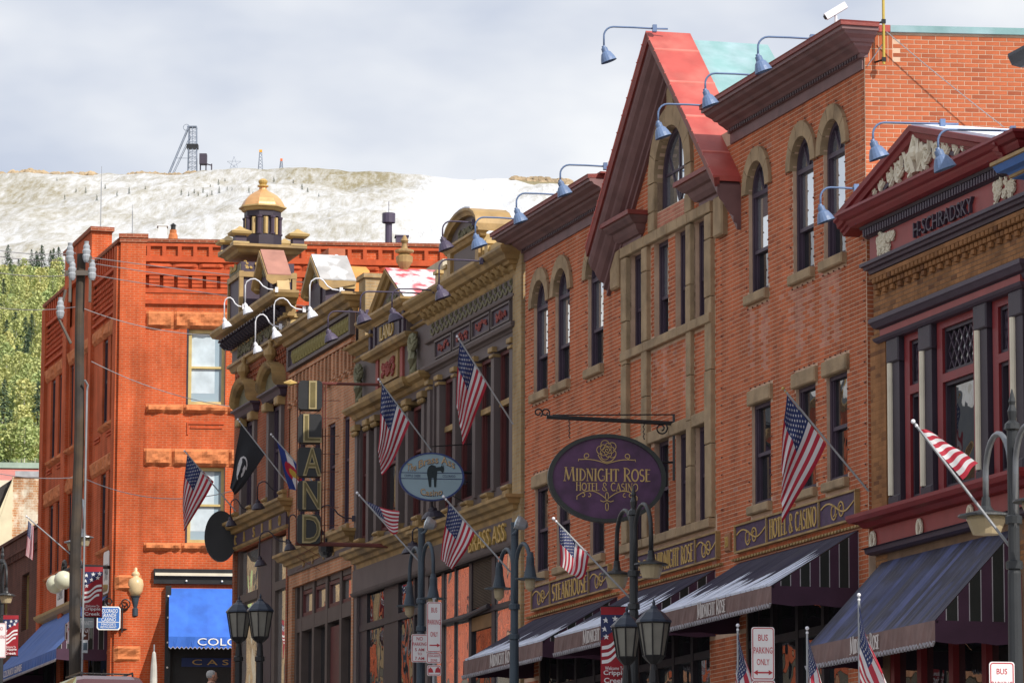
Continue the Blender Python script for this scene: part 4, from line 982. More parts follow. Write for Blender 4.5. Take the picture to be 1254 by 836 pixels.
for u in (26.2, 30.9):
    s = MB(); P = spiral(u, 12.62, .2, 1.2, R(-60), 1, 16, .3); s.tube([(p[0], .12, p[1]) for p in P], .075, 7)
    s.tube([(u+.1, .1, 12.45), (u-.12, .16, 12.25), (u-.05, .12, 12.05), (u+.12, .1, 11.98)], [.09,.1,.08,.07], 7); part('volute', s, mat('verdigris_stone', (.20,.19,.12), .8, .3) if 'verdigris_stone' not in MATS else MATS['verdigris_stone'], mc)
s = MB(); s.box(27.75, 29.3, 0, .05, 12.15, 12.72); po = part('lettered_panel', s, GLD, mc)
scrollwork('scroll_ornament', po, 28.5, 12.43, 1.2, .42, .05, 44, MATS['brick_red_relief'])
for x in (27.35, 29.45): s = MB(); s.box(x, x+.22, 0, .05, 12.1, 12.75); part('side_panel', s, MATS['brick_red_relief'], mc)
s = MB(); s.cornice([(.0,-.2),(.06,-.17),(.1,-.08),(.2,-.05),(.26,.02),(.26,.07)], m0+.05, m1-.05, 11.86); part('ledge', s, GLD, mc)
s = MB(); s.cornice([(.26,-.12),(.32,-.04),(.34,.06)], 26.6, 29.7, 11.88, True, True); part('ledge', s, GLD, mc)
for a in (25.45, 26.75, 27.55, 29.45, 30.15, 31.2):
    s = MB(); s.box(a+.08, a+.3, -.2, .05, 8.9, 11.3); co = part('column', s, TAUP, mc)
    s = MB(); s.bbox(a-.0, a+.38, -.2, .14, 11.42, 11.55, .02)
    for k in range(3): s.ball((a+.06+k*.13, .08, 11.36), .06, 6)
    part('capital', s, GLD, co)
for a, b in ((25.8,26.78),(27.9,29.48),(30.5,31.2)): sash(mc, a, b, 9.05, 11.35, -.10, MATS['oxide_red_frame'], GLA, .6)
s = MB(); s.cornice(LOW, 25.4, 31.2, 8.72, False, True); part('ledge', s, GLD, mc)
plinths(mc, 25.9, 30.9, 4, 8.78)
s = MB(); s.box(25.4, 31.6, 0, .05, 7.9, 8.4); part('fascia', s, TAUP, mc)
s = MB(); s.cornice([(.03,0),(.07,.03),(.09,.08)], 25.4, 31.6, 7.83); part('moulding', s, TAUP, mc)
s = MB(); w = -.10
for a, b in ((25.4,25.9),(26.62,26.75),(27.98,28.15),(28.15,29.05),(29.05,29.2),(30.7,31.4)): s.box(a, b, w-.1, w+.04, 3.8, 7.84)
s.box(25.4,31.4,w-.09,w+.06,7.06,7.2); so = pieces('shop_front', s, MATS['dark_shop_frame'], mc)
g = MB(); g.box(25.5, 31.3, w-.02, w, 3.9, 7.8); part('pane', g, GLW, so)
s = MB(); s.box(31.05, 31.65, -1.0, -.05, 13.2, 14.75); s.box(31.0, 31.7, -1.05, 0, 14.75, 14.85); part('chimney', s, TANB, mc)
s = MB(); s.box(29.6, 31.0, -3.2, -1.4, 13.2, 15.0); part('roof_hatch', s, mat('beige_render', (.45,.40,.30), .9), mc)
body_box(mc, m0+.05, m1-.05, 3.2, 13.2, -.45, 13)
# ================================================================== corner casino with turret
ic = fthing('casino_building', 'salmon brick corner casino with copper domed turret and two gabled dormers', 'building', 38)
i0, im, i1 = 31.7, 38.1, 44.25
WIN2 = [(32.2,32.8),(33.54,34.25),(35.0,35.7),(36.5,37.2)]; WIN1 = [(38.75,40.1),(41.7,43.1)]
hl = [(a, b, 9.5, 11.9) for a, b in WIN2]+[(31.9,37.7,4.2,8.55)]
s = MB(); s.wall(i0, im, 4.0, 14.4, hl, 0, .3); part('wall', s, IBR, ic)
hl = [(a, b, 10.7, 13.05) for a, b in WIN1]+[(38.3,44.0,4.6,9.95)]
s = MB(); s.wall(im, i1, 4.4, 15.3, hl, .02, .3); part('wall', s, brick_sheet('russet_brickwork', (.34,.095,.045), (.28,.075,.036), (.30,.15,.10)), ic)
fx1 = Frame(i1, .0)
s = MB(fx1); s.wall(-1.0*12, 0, 4.4, 15.2, (), 0, 0)
fxs = Frame(i1, .02); s = MB(fxs)
# end wall on the side street, facing away
s = MB(); s.box(i1-.02, i1+.02, -13, .0, 4.4, 15.2); part('end_wall', s, MATS['russet_brickwork'], ic)
for a, b in WIN2: sash(ic, a, b, 9.5, 11.9, -.09, PLU, GLA, .6); stone(ic, a-.05, b+.05, 9.38, 9.5, -.2, .08, GLD, name='sill')
s = MB(); s.cornice([(.0,-.3),(.05,-.28),(.08,-.2),(.16,-.18),(.2,-.1),(.3,-.07),(.36,.02),(.42,.04),(.42,.1)], i0+.05, im-.1, 14.38); part('cornice', s, GLD, ic)
s = MB(); s.box(i0+.1, im-.1, 0, .06, 13.66, 14.12); po = part('frieze', s, PLU, ic)
s = MB()
for z0, z1 in ((13.6,13.68),(14.08,14.16)): s.box(i0+.05, im-.05, 0, .12, z0, z1)
s.box(i0+.05, i0+.2, 0, .119, 13.681, 14.079); s.box(im-.2, im-.05, 0, .119, 13.681, 14.079); part('frame', s, TAUP, po)
me = MB()
for a in (-.1, 0, .1): me.tube([(a*.5, .08, -.16), (a, .1, .02), (a*1.4, .09, .15)], [.03,.045,.02], 6)
me = me.mesh('leaf_ornament', mat('olive_gold_relief', (.24,.20,.07), .7, .25))
for k in range(21): inst('leaf_ornament', me, po, (i0+.38+k*.265, 0, 13.88))
s = MB()
for k in range(34):
    u = i0+.15+k*.185; s.box(u, u+.10, 0, .05+.03*(k % 2), 12.85, 13.42)
    s.box(u, u+.16, 0, .07, 12.74+.05*(k % 3), 12.80+.05*(k % 3))
s.box(i0+.1, im-.1, 0, .08, 13.44, 13.52); part('brick_relief', s, IBR, ic, kind='stuff')
s = MB(); s.cornice(LOW, i0, im-.2, 9.26, True, True); part('ledge', s, GLD, ic)
s = MB(); s.box(i0+.05, im-.1, 0, .05, 8.85, 9.1); po = part('fascia', s, TAUP, ic)
for u in (33.4, 34.3, 35.4, 36.3):
    s = MB(); s.poly([(u, 8.89), (u+.09, 8.975), (u, 9.06), (u-.09, 8.975)], .05, .075); part('diamond_ornament', s, GLD, po)
s = MB(); w = -.12
s.box(31.9, 37.7, w-.15, w+.045, 7.5, 7.82)
for x in (31.9, 33.1, 34.45, 35.75, 37.0, 37.5): s.box(x, x+.2, w-.15, w+.05, 4.2, 8.55)
for x in (31.9, 33.1, 34.45, 35.75): s.box(x+.2, x+1.1, w-.14, w+.04, 8.42, 8.55)
so = pieces('shop_front', s, mat('umber_taupe_paint', (.085,.062,.055), .6, .15), ic)
for x in (32.1, 33.3, 34.65, 35.95):
    f = MB(); a, b = x+.02, x+1.08; f.box(a, a+.08, w-.1, w+.02, 7.83, 8.41); f.box(b-.08, b, w-.1, w+.02, 7.83, 8.41); f.box(a+.08, b-.08, w-.1, w+.019, 8.33, 8.41); f.box(a+.08, b-.08, w-.1, w+.021, 7.83, 7.91); fo = part('window', f, MATS['oxide_red_frame'], ic)
    g = MB(); g.box(a+.06, b-.06, w-.06, w-.04, 7.88, 8.36); part('pane', g, GLO, fo)
g = MB(); g.box(32.0, 37.5, w-.14, w-.12, 4.3, 7.5); part('pane', g, GLW, so)
s = MB(); s.box(33.4, 34.4, w-.1, w-.02, 4.3, 7.4); s.box(35.9, 36.0, w-.1, w+.02, 4.3, 7.4); part('door', s, MATS['oxide_red_frame'], ic)
# turret side
s = MB(); s.cornice([(.02,-.5),(.06,-.46),(.12,-.44),(.14,-.2),(.3,-.18),(.36,-.1),(.5,-.06),(.56,.04),(.56,.1)], im+.0, i1, 15.36); part('cornice', s, GLD, ic)
me = MB(); me.poly([(-.07,-.2),(.07,-.2),(.07,0),(-.07,0)], 0, .16); me.poly([(-.06,-.02),(.06,-.02),(.06,.03),(-.06,.03)], .16, .36); me.tube([(0,.17,-.16),(0,.3,-.04)], .06, 6); me = me.mesh('bracket', PLD)
for k in range(21): inst('bracket', me, ic, (im+.1+k*.3, .1, 15.15))
s = MB(); s.box(im, i1, .02, .1, 14.6, 15.05); po = part('frieze', s, TAUP, ic)
scrollwork('scroll_ornament', po, 41.2, 14.82, 5.4, .34, .1, 51, OLV)
s = MB(); s.cornice([(.05,-.12),(.1,-.1),(.14,0),(.2,.02),(.2,.08)], im, i1, 14.5); part('moulding', s, GLD, ic)
s = MB()
for r in range(3):
    for k in range(26):
        u = im+.15+k*.235+(.11 if r % 2 else 0)
        if u < i1-.2: s.box(u, u+.1, .02, .07, 13.9+r*.14, 13.98+r*.14)
part('brick_relief', s, MATS['russet_brickwork'], ic, kind='stuff')
for a, b in WIN1:
    sash(ic, a+.1, b-.1, 10.7, 13.0, -.08, PLU, GLA, .55, fw=.09); uc = (a+b)/2
    s = MB()
    for x in (a-.12, b-.12): s.box(x, x+.24, -.1, .1, 10.7, 12.95)
    ho = pieces('window_surround', s, TAUP, ic, 'pilaster')
    s = MB()
    for x in (a, b): s.bbox(x-.19, x+.19, 0, .22, 12.92, 13.12, .03)
    pieces('capital', s, GLD, ho, 'capital')
    s = MB(); s.cornice([(.1,0),(.16,.04),(.2,.16),(.28,.2),(.28,.24)], a-.15, b+.15, 13.1); part('entablature', s, PLU, ho)
    P = [(uc+.92*math.cos(math.pi*k/10), 13.36+.52*math.sin(math.pi*k/10)) for k in range(11)]
    s = MB(); s.poly(P[::-1], 0, .12); part('tympanum', s, OLV, ho)
    s = MB()
    for p, q in zip(P, P[1:]): s.sweep([(0,-.02),(.24,-.02),(.32,.04),(.36,.12),(0,.14)], p, q)
    part('arched_hood', s, GLD, ho)
    s = MB(); s.lathe([(.12,0),(.14,.04),(.07,.07),(.16,.2),(.15,.32),(.05,.42),(.06,.48),(.01,.6)], (uc, .2, 13.98), 10); part('finial', s, GLD, ho)
s = MB(); s.cornice(LOW, im, i1, 10.58); part('ledge', s, GLD, ic)
s = MB(); s.box(im, i1, .02, .08, 10.05, 10.35); po = part('fascia', s, PLU, ic)
s = MB()
for tx, u in (('C', 43.6), ('A', 42.6), ('S', 41.5), ('I', 40.6), ('N', 39.7), ('O', 38.7)): text(s, tx, u, .08, 10.2, .16 if tx != 'I' else .07, .24, .03)
part('letters', s, GLR, po)
s = MB(); s.cornice([(.02,0),(.08,.03),(.1,.08)], im, i1, 9.97); part('moulding', s, GLD, ic)
plinths(ic, 38.5, 43.8, 4, 10.64)
s = MB(); w = -.1
for a, b in ((38.1,38.35),(39.75,40.0),(40.0,41.4),(41.4,41.65),(43.75,44.2)): s.box(a, b, w-.15, w+.05, 4.6, 9.96)
s.box(38.35, 39.75, w-.14, w+.06, 8.65, 8.85); s.box(41.65, 43.75, w-.14, w+.06, 8.65, 8.85); so = pieces('shop_front', s, MATS['umber_taupe_paint'], ic)
g = MB(); g.box(38.3, 43.9, w-.06, w-.04, 4.7, 9.9); part('pane', g, GLO, so)
s = MB(); s.box(40.1, 41.3, w+.05, w+.06, 4.7, 9.9); part('corner_pier', s, PLD, so)
body_box(ic, i0+.05, im, 4, 14.3, -.35, 13); body_box(ic, im, i1-.05, 4.2, 15.2, -.35, 13)
# dormers
def dormer(uc, hw, zb, ze, zp, dep, roofm):
    s = MB(); s.poly([(uc-hw, zb), (uc+hw, zb), (uc+hw, ze), (uc, zp), (uc-hw, ze)], -dep, -.12); do = part('dormer', s, PLU, ic)
    s = MB()
    e = .14; sl = (zp-ze)/hw
    for a, b in (((uc-hw-e, ze-sl*e), (uc, zp)), ((uc, zp), (uc+hw+e, ze-sl*e))): s.sweep([(-dep,.0),(-.1,-.16),(-.04,-.14),(.06,-.06),(.06,.06),(-dep,.07)], a, b)
    part('gable_trim', s, GLD, do)
    s = MB()
    for a, b in (((uc-hw-e, ze-sl*e), (uc, zp)), ((uc, zp), (uc+hw+e, ze-sl*e))): s.sweep([(-dep,.075),(.03,.07),(.03,.1),(-dep,.1)], a, b)
    part('roof', s, roofm, do)
    s = MB()
    for sg in (1, -1):
        x = uc+sg*(hw+.01); s.box(min(x, x+sg*.08), max(x, x+sg*.08), -dep, .0, ze-.2, ze-.05)
    s.box(uc-hw, uc+hw, -.12, -.06, zb, zb+.15); part('eave', s, GLP, do)
    s = MB(); s.box(uc-hw*.55, uc+hw*.55, -.12, -.08, zb+.25, ze-.1); part('louvre', s, PLD, do)
    scrollwork('scroll_ornament', do, uc, (ze+zp)/2-.1, hw*.9, .4, -.12, int(uc*3), OLV)
    return do
dormer(41.45, .72, 15.4, 16.35, 16.95, .55, mat('rusty_roof_metal', (.36,.17,.13), .6, .2))
dormer(35.95, .80, 14.4, 15.35, 15.95, .8, mat('grey_shingles', (.36,.35,.35), .8, .2, c2=(.8,.82,.86), c2t=(.5,.6)))
s = MB(); s.poly([(40.25, 15.4), (40.65, 15.4), (40.65, 16.3)], -.5, -.2); part('scroll_buttress', s, GLP, ic)
s = MB(); s.box(38.2, 40.2, -1.3, -.9, 15.2, 16.6); part('party_parapet', s, mat('old_red_parapet', (.40,.13,.07), .9, .25), ic)
s = MB(); s.box(38.1, 38.6, -.6, .1, 14.4, 14.9); s.box(38.05, 38.7, -.6, .2, 14.9, 15.0); part('parapet_block', s, GLP, ic)
s = MB(); s.box(36.35, 36.95, -1.4, -1.0, 14.4, 15.55); s.poly([(36.3,15.55),(37.0,15.55),(36.75,15.95),(36.4,15.8)], -1.45, -.95); part('roof_shed', s, mat('orange_boarding', (.62,.26,.06), .7, .2), ic)
s = MB(); s.lathe([(.02,15.75),(.28,15.85),(.3,16.0),(.16,16.12),(.2,16.2),(.01,16.28)], (37.2,-.85,0), 7, ph=.3); part('snow_heap', s, SNOW, ic)
# the turret
TU, TW = 43.3, -.42
s = MB(); s.box(TU-.66, TU+.66, TW-.66, TW+.66, 15.3, 16.930); tu = part('turret_base', s, PLU, ic)
s = MB()
for du, dw in ((-.66,.66),(.66,.66),(-.66,-.66),(.66,-.66)): s.box(TU+du-.05, TU+du+.05, TW+dw-.05, TW+dw+.05, 15.3, 16.700)
s.box(TU-.72, TU+.72, TW-.72, TW+.72, 16.550, 16.680); pieces('pilaster', s, GLD, tu, 'pilaster')
def pyr(mb, prof, cu, cw):
    'square moulding stack'
    rows = []
    for h, z in prof: rows.append([mb.vert((cu+a*h, cw+b*h, z)) for a, b in ((-1,-1),(1,-1),(1,1),(-1,1))])
    for r0, r1 in zip(rows, rows[1:]):
        for k in range(4): j = (k+1) % 4; mb.idx([r0[k], r0[j], r1[j], r1[k]])
    mb.idx(rows[0][::-1]); mb.idx(rows[-1])
s = MB(); pyr(s, [(.68,17.12),(.76,17.15),(.80,17.22),(.88,17.26),(.92,17.28),(.92,17.345),(.5,17.36)], TU, TW); part('turret_cornice', s, GLD, tu)
s = MB(); s.box(TU-.64, TU+.64, TW+.66, TW+.68, 16.720, 16.880); fo = part('turret_frieze', s, OLV, tu)
fxt = Frame(TU, TW)
scrollwork('scroll_ornament', fo, TU, 16.860, 1.1, .22, TW+.68, 61, GLR)
s = MB(fxt); s.v; scrollwork('scroll_ornament', fo, 0, 16.860, 1.1, .22, .72, 62, GLR, fxt)
for du, dw in ((-.72,.72),(.72,.72),(-.72,-.72),(.72,-.72)):
    s = MB(); pyr(s, [(.14,17.340),(.14,17.550)], TU+du, TW+dw); po = part('corner_pier', s, PLU, tu)
    s = MB(); pyr(s, [(.2,17.330),(.2,17.385),(.15,17.398)], TU+du, TW+dw); pyr(s, [(.15,17.536),(.24,17.578),(.26,17.633),(.12,17.702),(.02,17.785)], TU+du, TW+dw); part('cap', s, GLP, po)
s = MB(); s.lathe([(.48,17.320),(.48,17.681),(.44,17.688),(.40,17.695),(.40,18.144),(.46,18.150),(.46,18.295)], (TU, TW, 0), 8, ph=.5); part('drum', s, PLD, tu)
s = MB()
for k in range(8):
    a = 2*math.pi*(k+.5)/8; s.lathe([(.075,17.688),(.075,17.730),(.055,17.736),(.055,18.095),(.075,18.102),(.075,18.150)], (TU+.43*math.cos(a), TW+.43*math.sin(a), 0), 8)
pieces('column', s, PLU, tu, 'column')
s = MB()
for k in range(8):
    a = 2*math.pi*k/8; d = Vector((math.cos(a), math.sin(a))); q = Vector((-d.y, d.x))
    pts = [(TU+d.x*.39+q.x*t, TW+d.y*.39+q.y*t) for t in (-.055, .055)]
    s.face([(*pts[0], 17.702), (*pts[1], 17.702), (*pts[1], 18.130), (*pts[0], 18.130)])
    s.tube([(TU+d.x*.40+q.x*0, TW+d.y*.40, 17.702), (TU+d.x*.40, TW+d.y*.40, 18.116)], .045, 6)
part('gilt_panel', s, GLP, tu)
s = MB(); s.lathe([(.46,18.282),(.5,18.295),(.54,18.351),(.60,18.371),(.60,18.406),(.54,18.420)], (TU, TW, 0), 8, ph=.5); part('dome_eave', s, GLP, tu)
s = MB(); s.lathe([(.55,18.413),(.53,18.475),(.46,18.592),(.36,18.696),(.24,18.771),(.14,18.820),(.10,18.861),(.09,18.916)], (TU, TW, 0), 8, ph=.5); part('dome', s, COP, tu)
s = MB(); s.lathe([(.09,18.909),(.14,18.930),(.14,18.958),(.08,18.978),(.11,19.027),(.12,19.068),(.07,19.116),(.01,19.137)], (TU, TW, 0), 12); part('finial', s, GLR, tu)
from mathutils import noise as mnoise
# ================================================================== orange brick corner casino beyond the side street
lb = fthing('casino_building', 'large orange brick corner block with corbelled parapet and sandstone bands, sunlit end wall', 'building', 66)
LU = 60.23; F = Frame(LU, 0); FW = 9.6            # end wall: u = -s
def rough(mb, a, b, z0, z1, w0, w1, n=None, seed=0):
    'rock-faced stone'
    rg = random.Random(seed); nu = n or max(3, int((b-a)/.075)); nz = max(3, int((z1-z0)/.075)); G = {}
    for i in range(nu+1):
        for j in range(nz+1):
            edge = i in (0, nu) or j in (0, nz); G[i, j] = mb.vert((a+(b-a)*i/nu, w0 if edge else w0+(w1-w0)*(.62+.5*mnoise.noise((a*3+i*.28, z0*5+j*.35, seed))+rg.uniform(-.1, .1)), z0+(z1-z0)*j/nz))
    for i in range(nu):
        for j in range(nz): mb.idx([G[i, j+1], G[i+1, j+1], G[i+1, j], G[i, j]])
WN = [(-3.0, -1.97), (-7.5, -6.4)]
hl = [(a, b, 15.66, 17.82) for a, b in WN]+[(a-.03, b-.03, 11.73, 13.89) for a, b in WN]+[(-7.4,-1.55,6.0,10.4)]
s = MB(F); s.wall(-FW, -.72, 5.5, 18.85, hl, 0, .3); s.wall(-FW, -.72, 19.72, 20.32, (), 0, 0); s.wall(-FW, -.72, 18.85, 19.72, (), -.11, 0); part('end_wall', s, ORB, lb)
s = MB(F); s.box(-.72, 0, -.5, .09, 5.4, 20.28); part('corner_pier', s, ORB, lb)
s = MB(F); s.box(-.75, .03, -.55, .12, 20.28, 20.40); s.box(-.78, .06, -.55, .15, 20.40, 20.52); part('pier_cap', s, ORD, lb)
s = MB(F); s.box(-FW, -.7, -.4, .1, 20.30, 20.40); s.box(-FW, -.7, -.4, .05, 20.24, 20.30); part('coping', s, ORD, lb)
# parapet: panelled row built as piers between recesses
me = MB(F); x = -.85
pi_ = MB(F)
pi_.box(-FW, -.72, 0, .085, 20.18, 20.26); pi_.box(-FW, -.72, 0, .085, 19.74, 19.90)
part('parapet_band', pi_, ORBs, lb)
mp_ = MB(); mp_.box(-.055, .055, 0, .084, 19.90, 20.18)
mp_ = mp_.mesh('parapet_block', ORBs)
ry = math.pi/2+CR-AL
k = 0
while .78+k*.44 < FW:
    inst('parapet_block', mp_, lb, F(-(.795+k*.44), 0, 0), (0, 0, ry)); k += 1
s = MB(F)
for k in range(12): rough(s, -.72-(k+1)*.74, -.72-k*.74-.01, 19.54, 19.72, .0, .12, 6, k)
part('rough_course', s, ORBs, lb)
md = MB(); md.box(-.15, .15, -.11, .02, 18.98, 19.36)
for q in range(3): md.box(-.15, .15, .02, .045, 19.02+q*.11, 19.09+q*.11)
md = md.mesh('corbel_block', ORBs); k = 0
while .95+k*.405 < FW:
    inst('corbel_block', md, lb, F(-(.97+k*.405), 0, 0), (0, 0, ry)); k += 1
s = MB(F); s.box(-FW, -.72, -.11, .05, 19.36, 19.54); s.box(-FW, -.72, -.11, .03, 18.85, 18.98); s.box(-FW, -.72, 0, .09, 18.52, 18.58); s.box(-FW, -.72, 0, .05, 18.58, 18.64); part('string_course', s, ORBs, lb)
def band(z0, z1, cuts, seed, fr, par, w1=.16, m=ORST):
    for i, (a, b) in enumerate(zip(cuts, cuts[1:])):
        s = MB(fr); rough(s, a+.006, b-.006, z0, z1, .01, w1, None, seed+i); part('stone', s, m, par)
for z0, z1, sd in ((17.83, 18.32, 1), (13.90, 14.39, 20)): band(z0, z1, [-FW, -7.7, -6.2, -4.6, -3.15, -1.54, -.74], sd, F, lb)
for z0, z1, sd in ((15.41, 15.65, 40), (11.49, 11.72, 60)): band(z0, z1, [-FW, -7.0, -4.9, -3.1, -1.85, -.78], sd, F, lb, .2)
for z0, z1, sd in ((10.35, 10.80, 80), (8.35, 8.80, 90)):
    s = MB(F); rough(s, -.74, .01, z0, z1, .08, .22, 6, sd); part('stone', s, ORST, lb)
    s = MB(); rough(s, 60.2, 60.95, z0, z1, .0, .14, 6, sd+1); part('stone', s, ORST, lb)
for a, b in WN:
    for z0, z1 in ((15.66, 17.82), (11.73, 13.89)):
        d = 0 if z0 > 14 else -.03
        f = MB(F); w = -.16; a_, b_ = a+d, b+d
        f.box(a_, a_+.09, w-.1, w+.05, z0, z1); f.box(b_-.09, b_, w-.1, w+.05, z0, z1); f.box(a_+.09, b_-.09, w-.1, w+.049, z0, z0+.1); f.box(a_+.09, b_-.09, w-.1, w+.051, z1-.1, z1); f.box(a_+.09, b_-.09, w-.1, w+.03, (z0+z1)/2-.03, (z0+z1)/2+.03)
        fo = part('window', f, mat('straw_paint', (.55,.42,.18), .5) if 'straw_paint' not in MATS else MATS['straw_paint'], lb)
        g = MB(F); g.box(a_+.08, b_-.08, w-.06, w-.04, z0+.08, z1-.08); part('pane', g, GLF, fo)
        g = MB(F); g.box(a_+.28, b_-.09, w-.041, w-.037, (z0+z1)/2+.04, z1-.11); g.box(a_+.28, b_-.09, w-.041, w-.037, z0+.35, (z0+z1)/2-.04); part('roller_blind', g, mat('pale_blue_blind', (.52,.60,.66), .4) if 'pale_blue_blind' not in MATS else MATS['pale_blue_blind'], fo)
        f = MB(F); f.box(a_-.02, a_, w-.1, .01, z0, z1); f.box(b_, b_+.05, w-.1, .012, z0, z1); part('jamb', f, PLD, fo)
s = MB(F); s.box(-3.0, -1.95, 0, .03, 15.1, 15.16); s.box(-1.99, -1.95, 0, .031, 14.8, 15.1); s.box(-2.95, -2.05, 0, .025, 14.98, 15.03); part('brick_moulding', s, ORBs, lb)
s = MB(F)
for k in range(26): s.box(-.77-k*.34, -.77-k*.34+.02, 0, .004, 5.5, 5.6)
# black header, awning and entrance of the end wall
s = MB(F); s.box(-FW, -1.08, .01, .1, 10.56, 10.98); part('header_panel', s, BLK, lb)
s = MB(F); s.box(-FW, -1.12, .1, .2, 10.78, 10.86); part('light_strip', s, CRE, lb)
s = MB(F); s.box(-1.58, -1.42, -.2, .16, 6, 10.5); s.box(-FW, -1.58, -.25, -.2, 6, 10.4); part('entrance_frame', s, BLK, lb)
s = MB(F)
for z in (6.6,7.4,8.2,8.9,9.6,10.2): s.ball((-1.5, .18, z), .03, 6)
for x in (-2,-3,-4,-5): s.ball((x, .13, 10.64), .03, 6)
part('bulbs', s, WHT, lb, kind='stuff')
t = fthing('awning', 'sunlit bright blue awning lettered COLO on the end wall of the orange brick block', 'awning', LU, -1, 8.6)
awning('', -6.9, -1.52, 10.44, 9.0, 1.1, 8.66, AWB, [('COLORADO GRANDE', 81.486*0-4.35, 4.05, .2, 0)], False, None, fr=F, base=t, valm=AWB, side=True, nrib=5, wcol=WHT)
s = MB(F); s.box(-4.6,-1.9,-.19,-.15,8.25,8.5); po = part('casino_panel', s, mat('royal_sign_blue', (.012,.03,.14), .4), lb)
s = MB(F); text(s, 'C A S I N O', -3.3, -.15, 8.38, 2.2, .15, .02); part('letters', s, GLR, po)
# street side of the block
bays = [(60.9, 64.3), (64.4, 68.95), (69.05, 72.4)]
wn = []
for a, b in ((60.8,61.55),(62.0,62.75),(64.9,65.5),(66.3,66.9),(67.7,68.3),(69.6,70.35),(70.95,71.7)):
    wn += [(a, b, 15.35, 17.8), (a, b, 11.75, 13.9)]
hl = [(a, b, c, d) for a, b, c, d in wn]+[(61.2,72.2,6.2,9.9)]
s = MB(); s.wall(LU+.02, 73.15, 5.5, 19.0, hl, 0, .35); s.wall(LU+.02, 73.15, 19.0, 20.3, (), -.06, 0); part('street_wall', s, ORB, lb)
for a, b, c, d in wn: sash(lb, a, b, c, d, -.10, PLD, GLA, .5, fw=.09)
s = MB()
for a, b in ((60.24,60.75),(64.3,64.75),(68.5,69.2),(72.5,73.14)): s.box(a, b, 0, .1, 5.5, 20.2)
pieces('pilaster', s, ORB, lb, 'pilaster')
s = MB(); s.box(64.4, 69.0, -.5, .1, 20.2, 21.3); part('raised_parapet', s, ORB, lb)
s = MB(); s.box(64.3, 69.1, -.55, .16, 21.3, 21.42); s.box(60.24, 64.3, -.4, .08, 20.3, 20.4); s.box(69.1, 73.2, -.4, .08, 20.3, 20.4); part('coping', s, ORD, lb)
me = MB(); me.box(-.06, .06, -.06, .05, 19.75, 20.28); me = me.mesh('parapet_block', ORBs)
for u in [60.9+k*.38 for k in range(9)]+[69.4+k*.38 for k in range(9)]: inst('parapet_block', me, lb, (u, 0, 0))
s = MB()
for a, b in ((60.8, 64.2), (69.2, 72.5)):
    for r in range(5):
        u = a
        while u < b: s.box(u, u+.12, 0, .06, 18.75+r*.16, 18.83+r*.16); u += .24
    s.box(a, b, 0, .09, 18.35, 18.42); s.box(a, b, 0, .07, 19.6, 19.7); s.box(a, b, 0, .07, 18.6, 18.66)
    for z in (14.9, 15.0): s.box(a+.1, a+1.1, 0, .04, z, z+.04); s.box(b-1.2, b-.3, 0, .04, z, z+.04)
part('brick_relief', s, ORBs, lb, kind='stuff')
for z0, z1 in ((17.82, 18.25), (13.92, 14.4)):
    for a, b, sd in ((60.8,62.4,1),(62.4,64.2,2),(69.2,70.7,3),(70.7,72.5,4),(64.8,66.6,5),(66.6,68.4,6)): s = MB(); rough(s, a, b, z0, z1, .01, .12, None, sd+int(z0)); part('stone', s, ORST, lb)
for z0, z1 in ((15.1, 15.33), (11.5, 11.73)):
    for a, b, sd in ((60.7,62.9,7),(69.4,71.9,8),(64.8,68.4,9)): s = MB(); rough(s, a, b, z0, z1, .01, .18, None, sd+int(z0)); part('sill', s, ORST, lb)
s = MB(); s.cornice([(.0,-.2),(.05,-.16),(.12,-.12),(.22,-.02),(.24,.06)], 60.9, 72.6, 10.5); part('ledge', s, GLP, lb)
s = MB()
for x in (61.2,63.4,65.6,67.8,70.0,72.0): s.box(x, x+.2, -.2, 0, 6.2, 9.9)
so = pieces('shop_front', s, BLK, lb)
g = MB(); g.box(61.3, 72.1, -.12, -.10, 6.3, 9.8); part('pane', g, GLW, so)
s = MB(); s.box(LU+.3, 73.1, -11, -.4, 5, 20.0); part('body', s, RUBB, lb)
s = MB(F); s.box(-FW+.1, -.3, -11.5, -.3, 5, 20.0); part('body', s, RUBB, lb)
awning('blue striped awning in shade along the street side of the orange brick block', 61.0, 72.2, 10.35, 8.75, 1.5, 8.4, AWBD, [('COLORADO GRANDE', 68.6, 3.4, .2, 0)], False, None, valm=AWBD, nrib=22)
# things on its roof
P0 = (-3.567,120.65,20.498); t = thing('flue_pipe', 'tall capped metal flue on the roof of the orange brick block', 'chimney', P0, CR)
s = MB(); s.lathe([(.10,-.5),(.10,.60),(.17,.62),(.17,.64)], n=12); part('pipe', s, PURL, t)
s = MB(); s.lathe([(.19,.62),(.19,.90),(.13,.91)], n=12); s.tube([(0,0,.85),(0,0,1.25)], .01, 5); part('cap', s, PURL, t)
P0 = (-3.191,120.683,20.55); t = thing('roof_vent', 'squat dark vent box beside the tall flue on the orange brick roof', 'vent', P0, CR)
s = MB(); s.bbox(-.17,.17,-.2,.2,-.3,.15,.03); s.box(-.2,.2,-.22,.22,.15,.19); part('box', s, PURL, t)
P0 = (-10.119,121.063,20.664); t = thing('roof_unit', 'white metal box on the orange brick roof left of the turret', 'vent', P0, CR)
s = MB(); s.bbox(-.12,.12,-.2,.2,-.3,.38,.03); s.box(-.16,.16,-.22,.22,.38,.42); part('box', s, WHT, t)
P0 = (-9.814,121.09,20.667); t = thing('chimney_pot', 'small orange clay chimney pot on the orange brick roof', 'chimney', P0, CR)
s = MB(); s.lathe([(.16,-.2),(.13,.15),(.1,.2),(.1,.3)], n=10); part('pot', s, ORST, t); s = MB(); s.lathe([(.07,.3),(.07,.42),(.1,.43),(.01,.5)], n=8); part('cap', s, BLK, t)
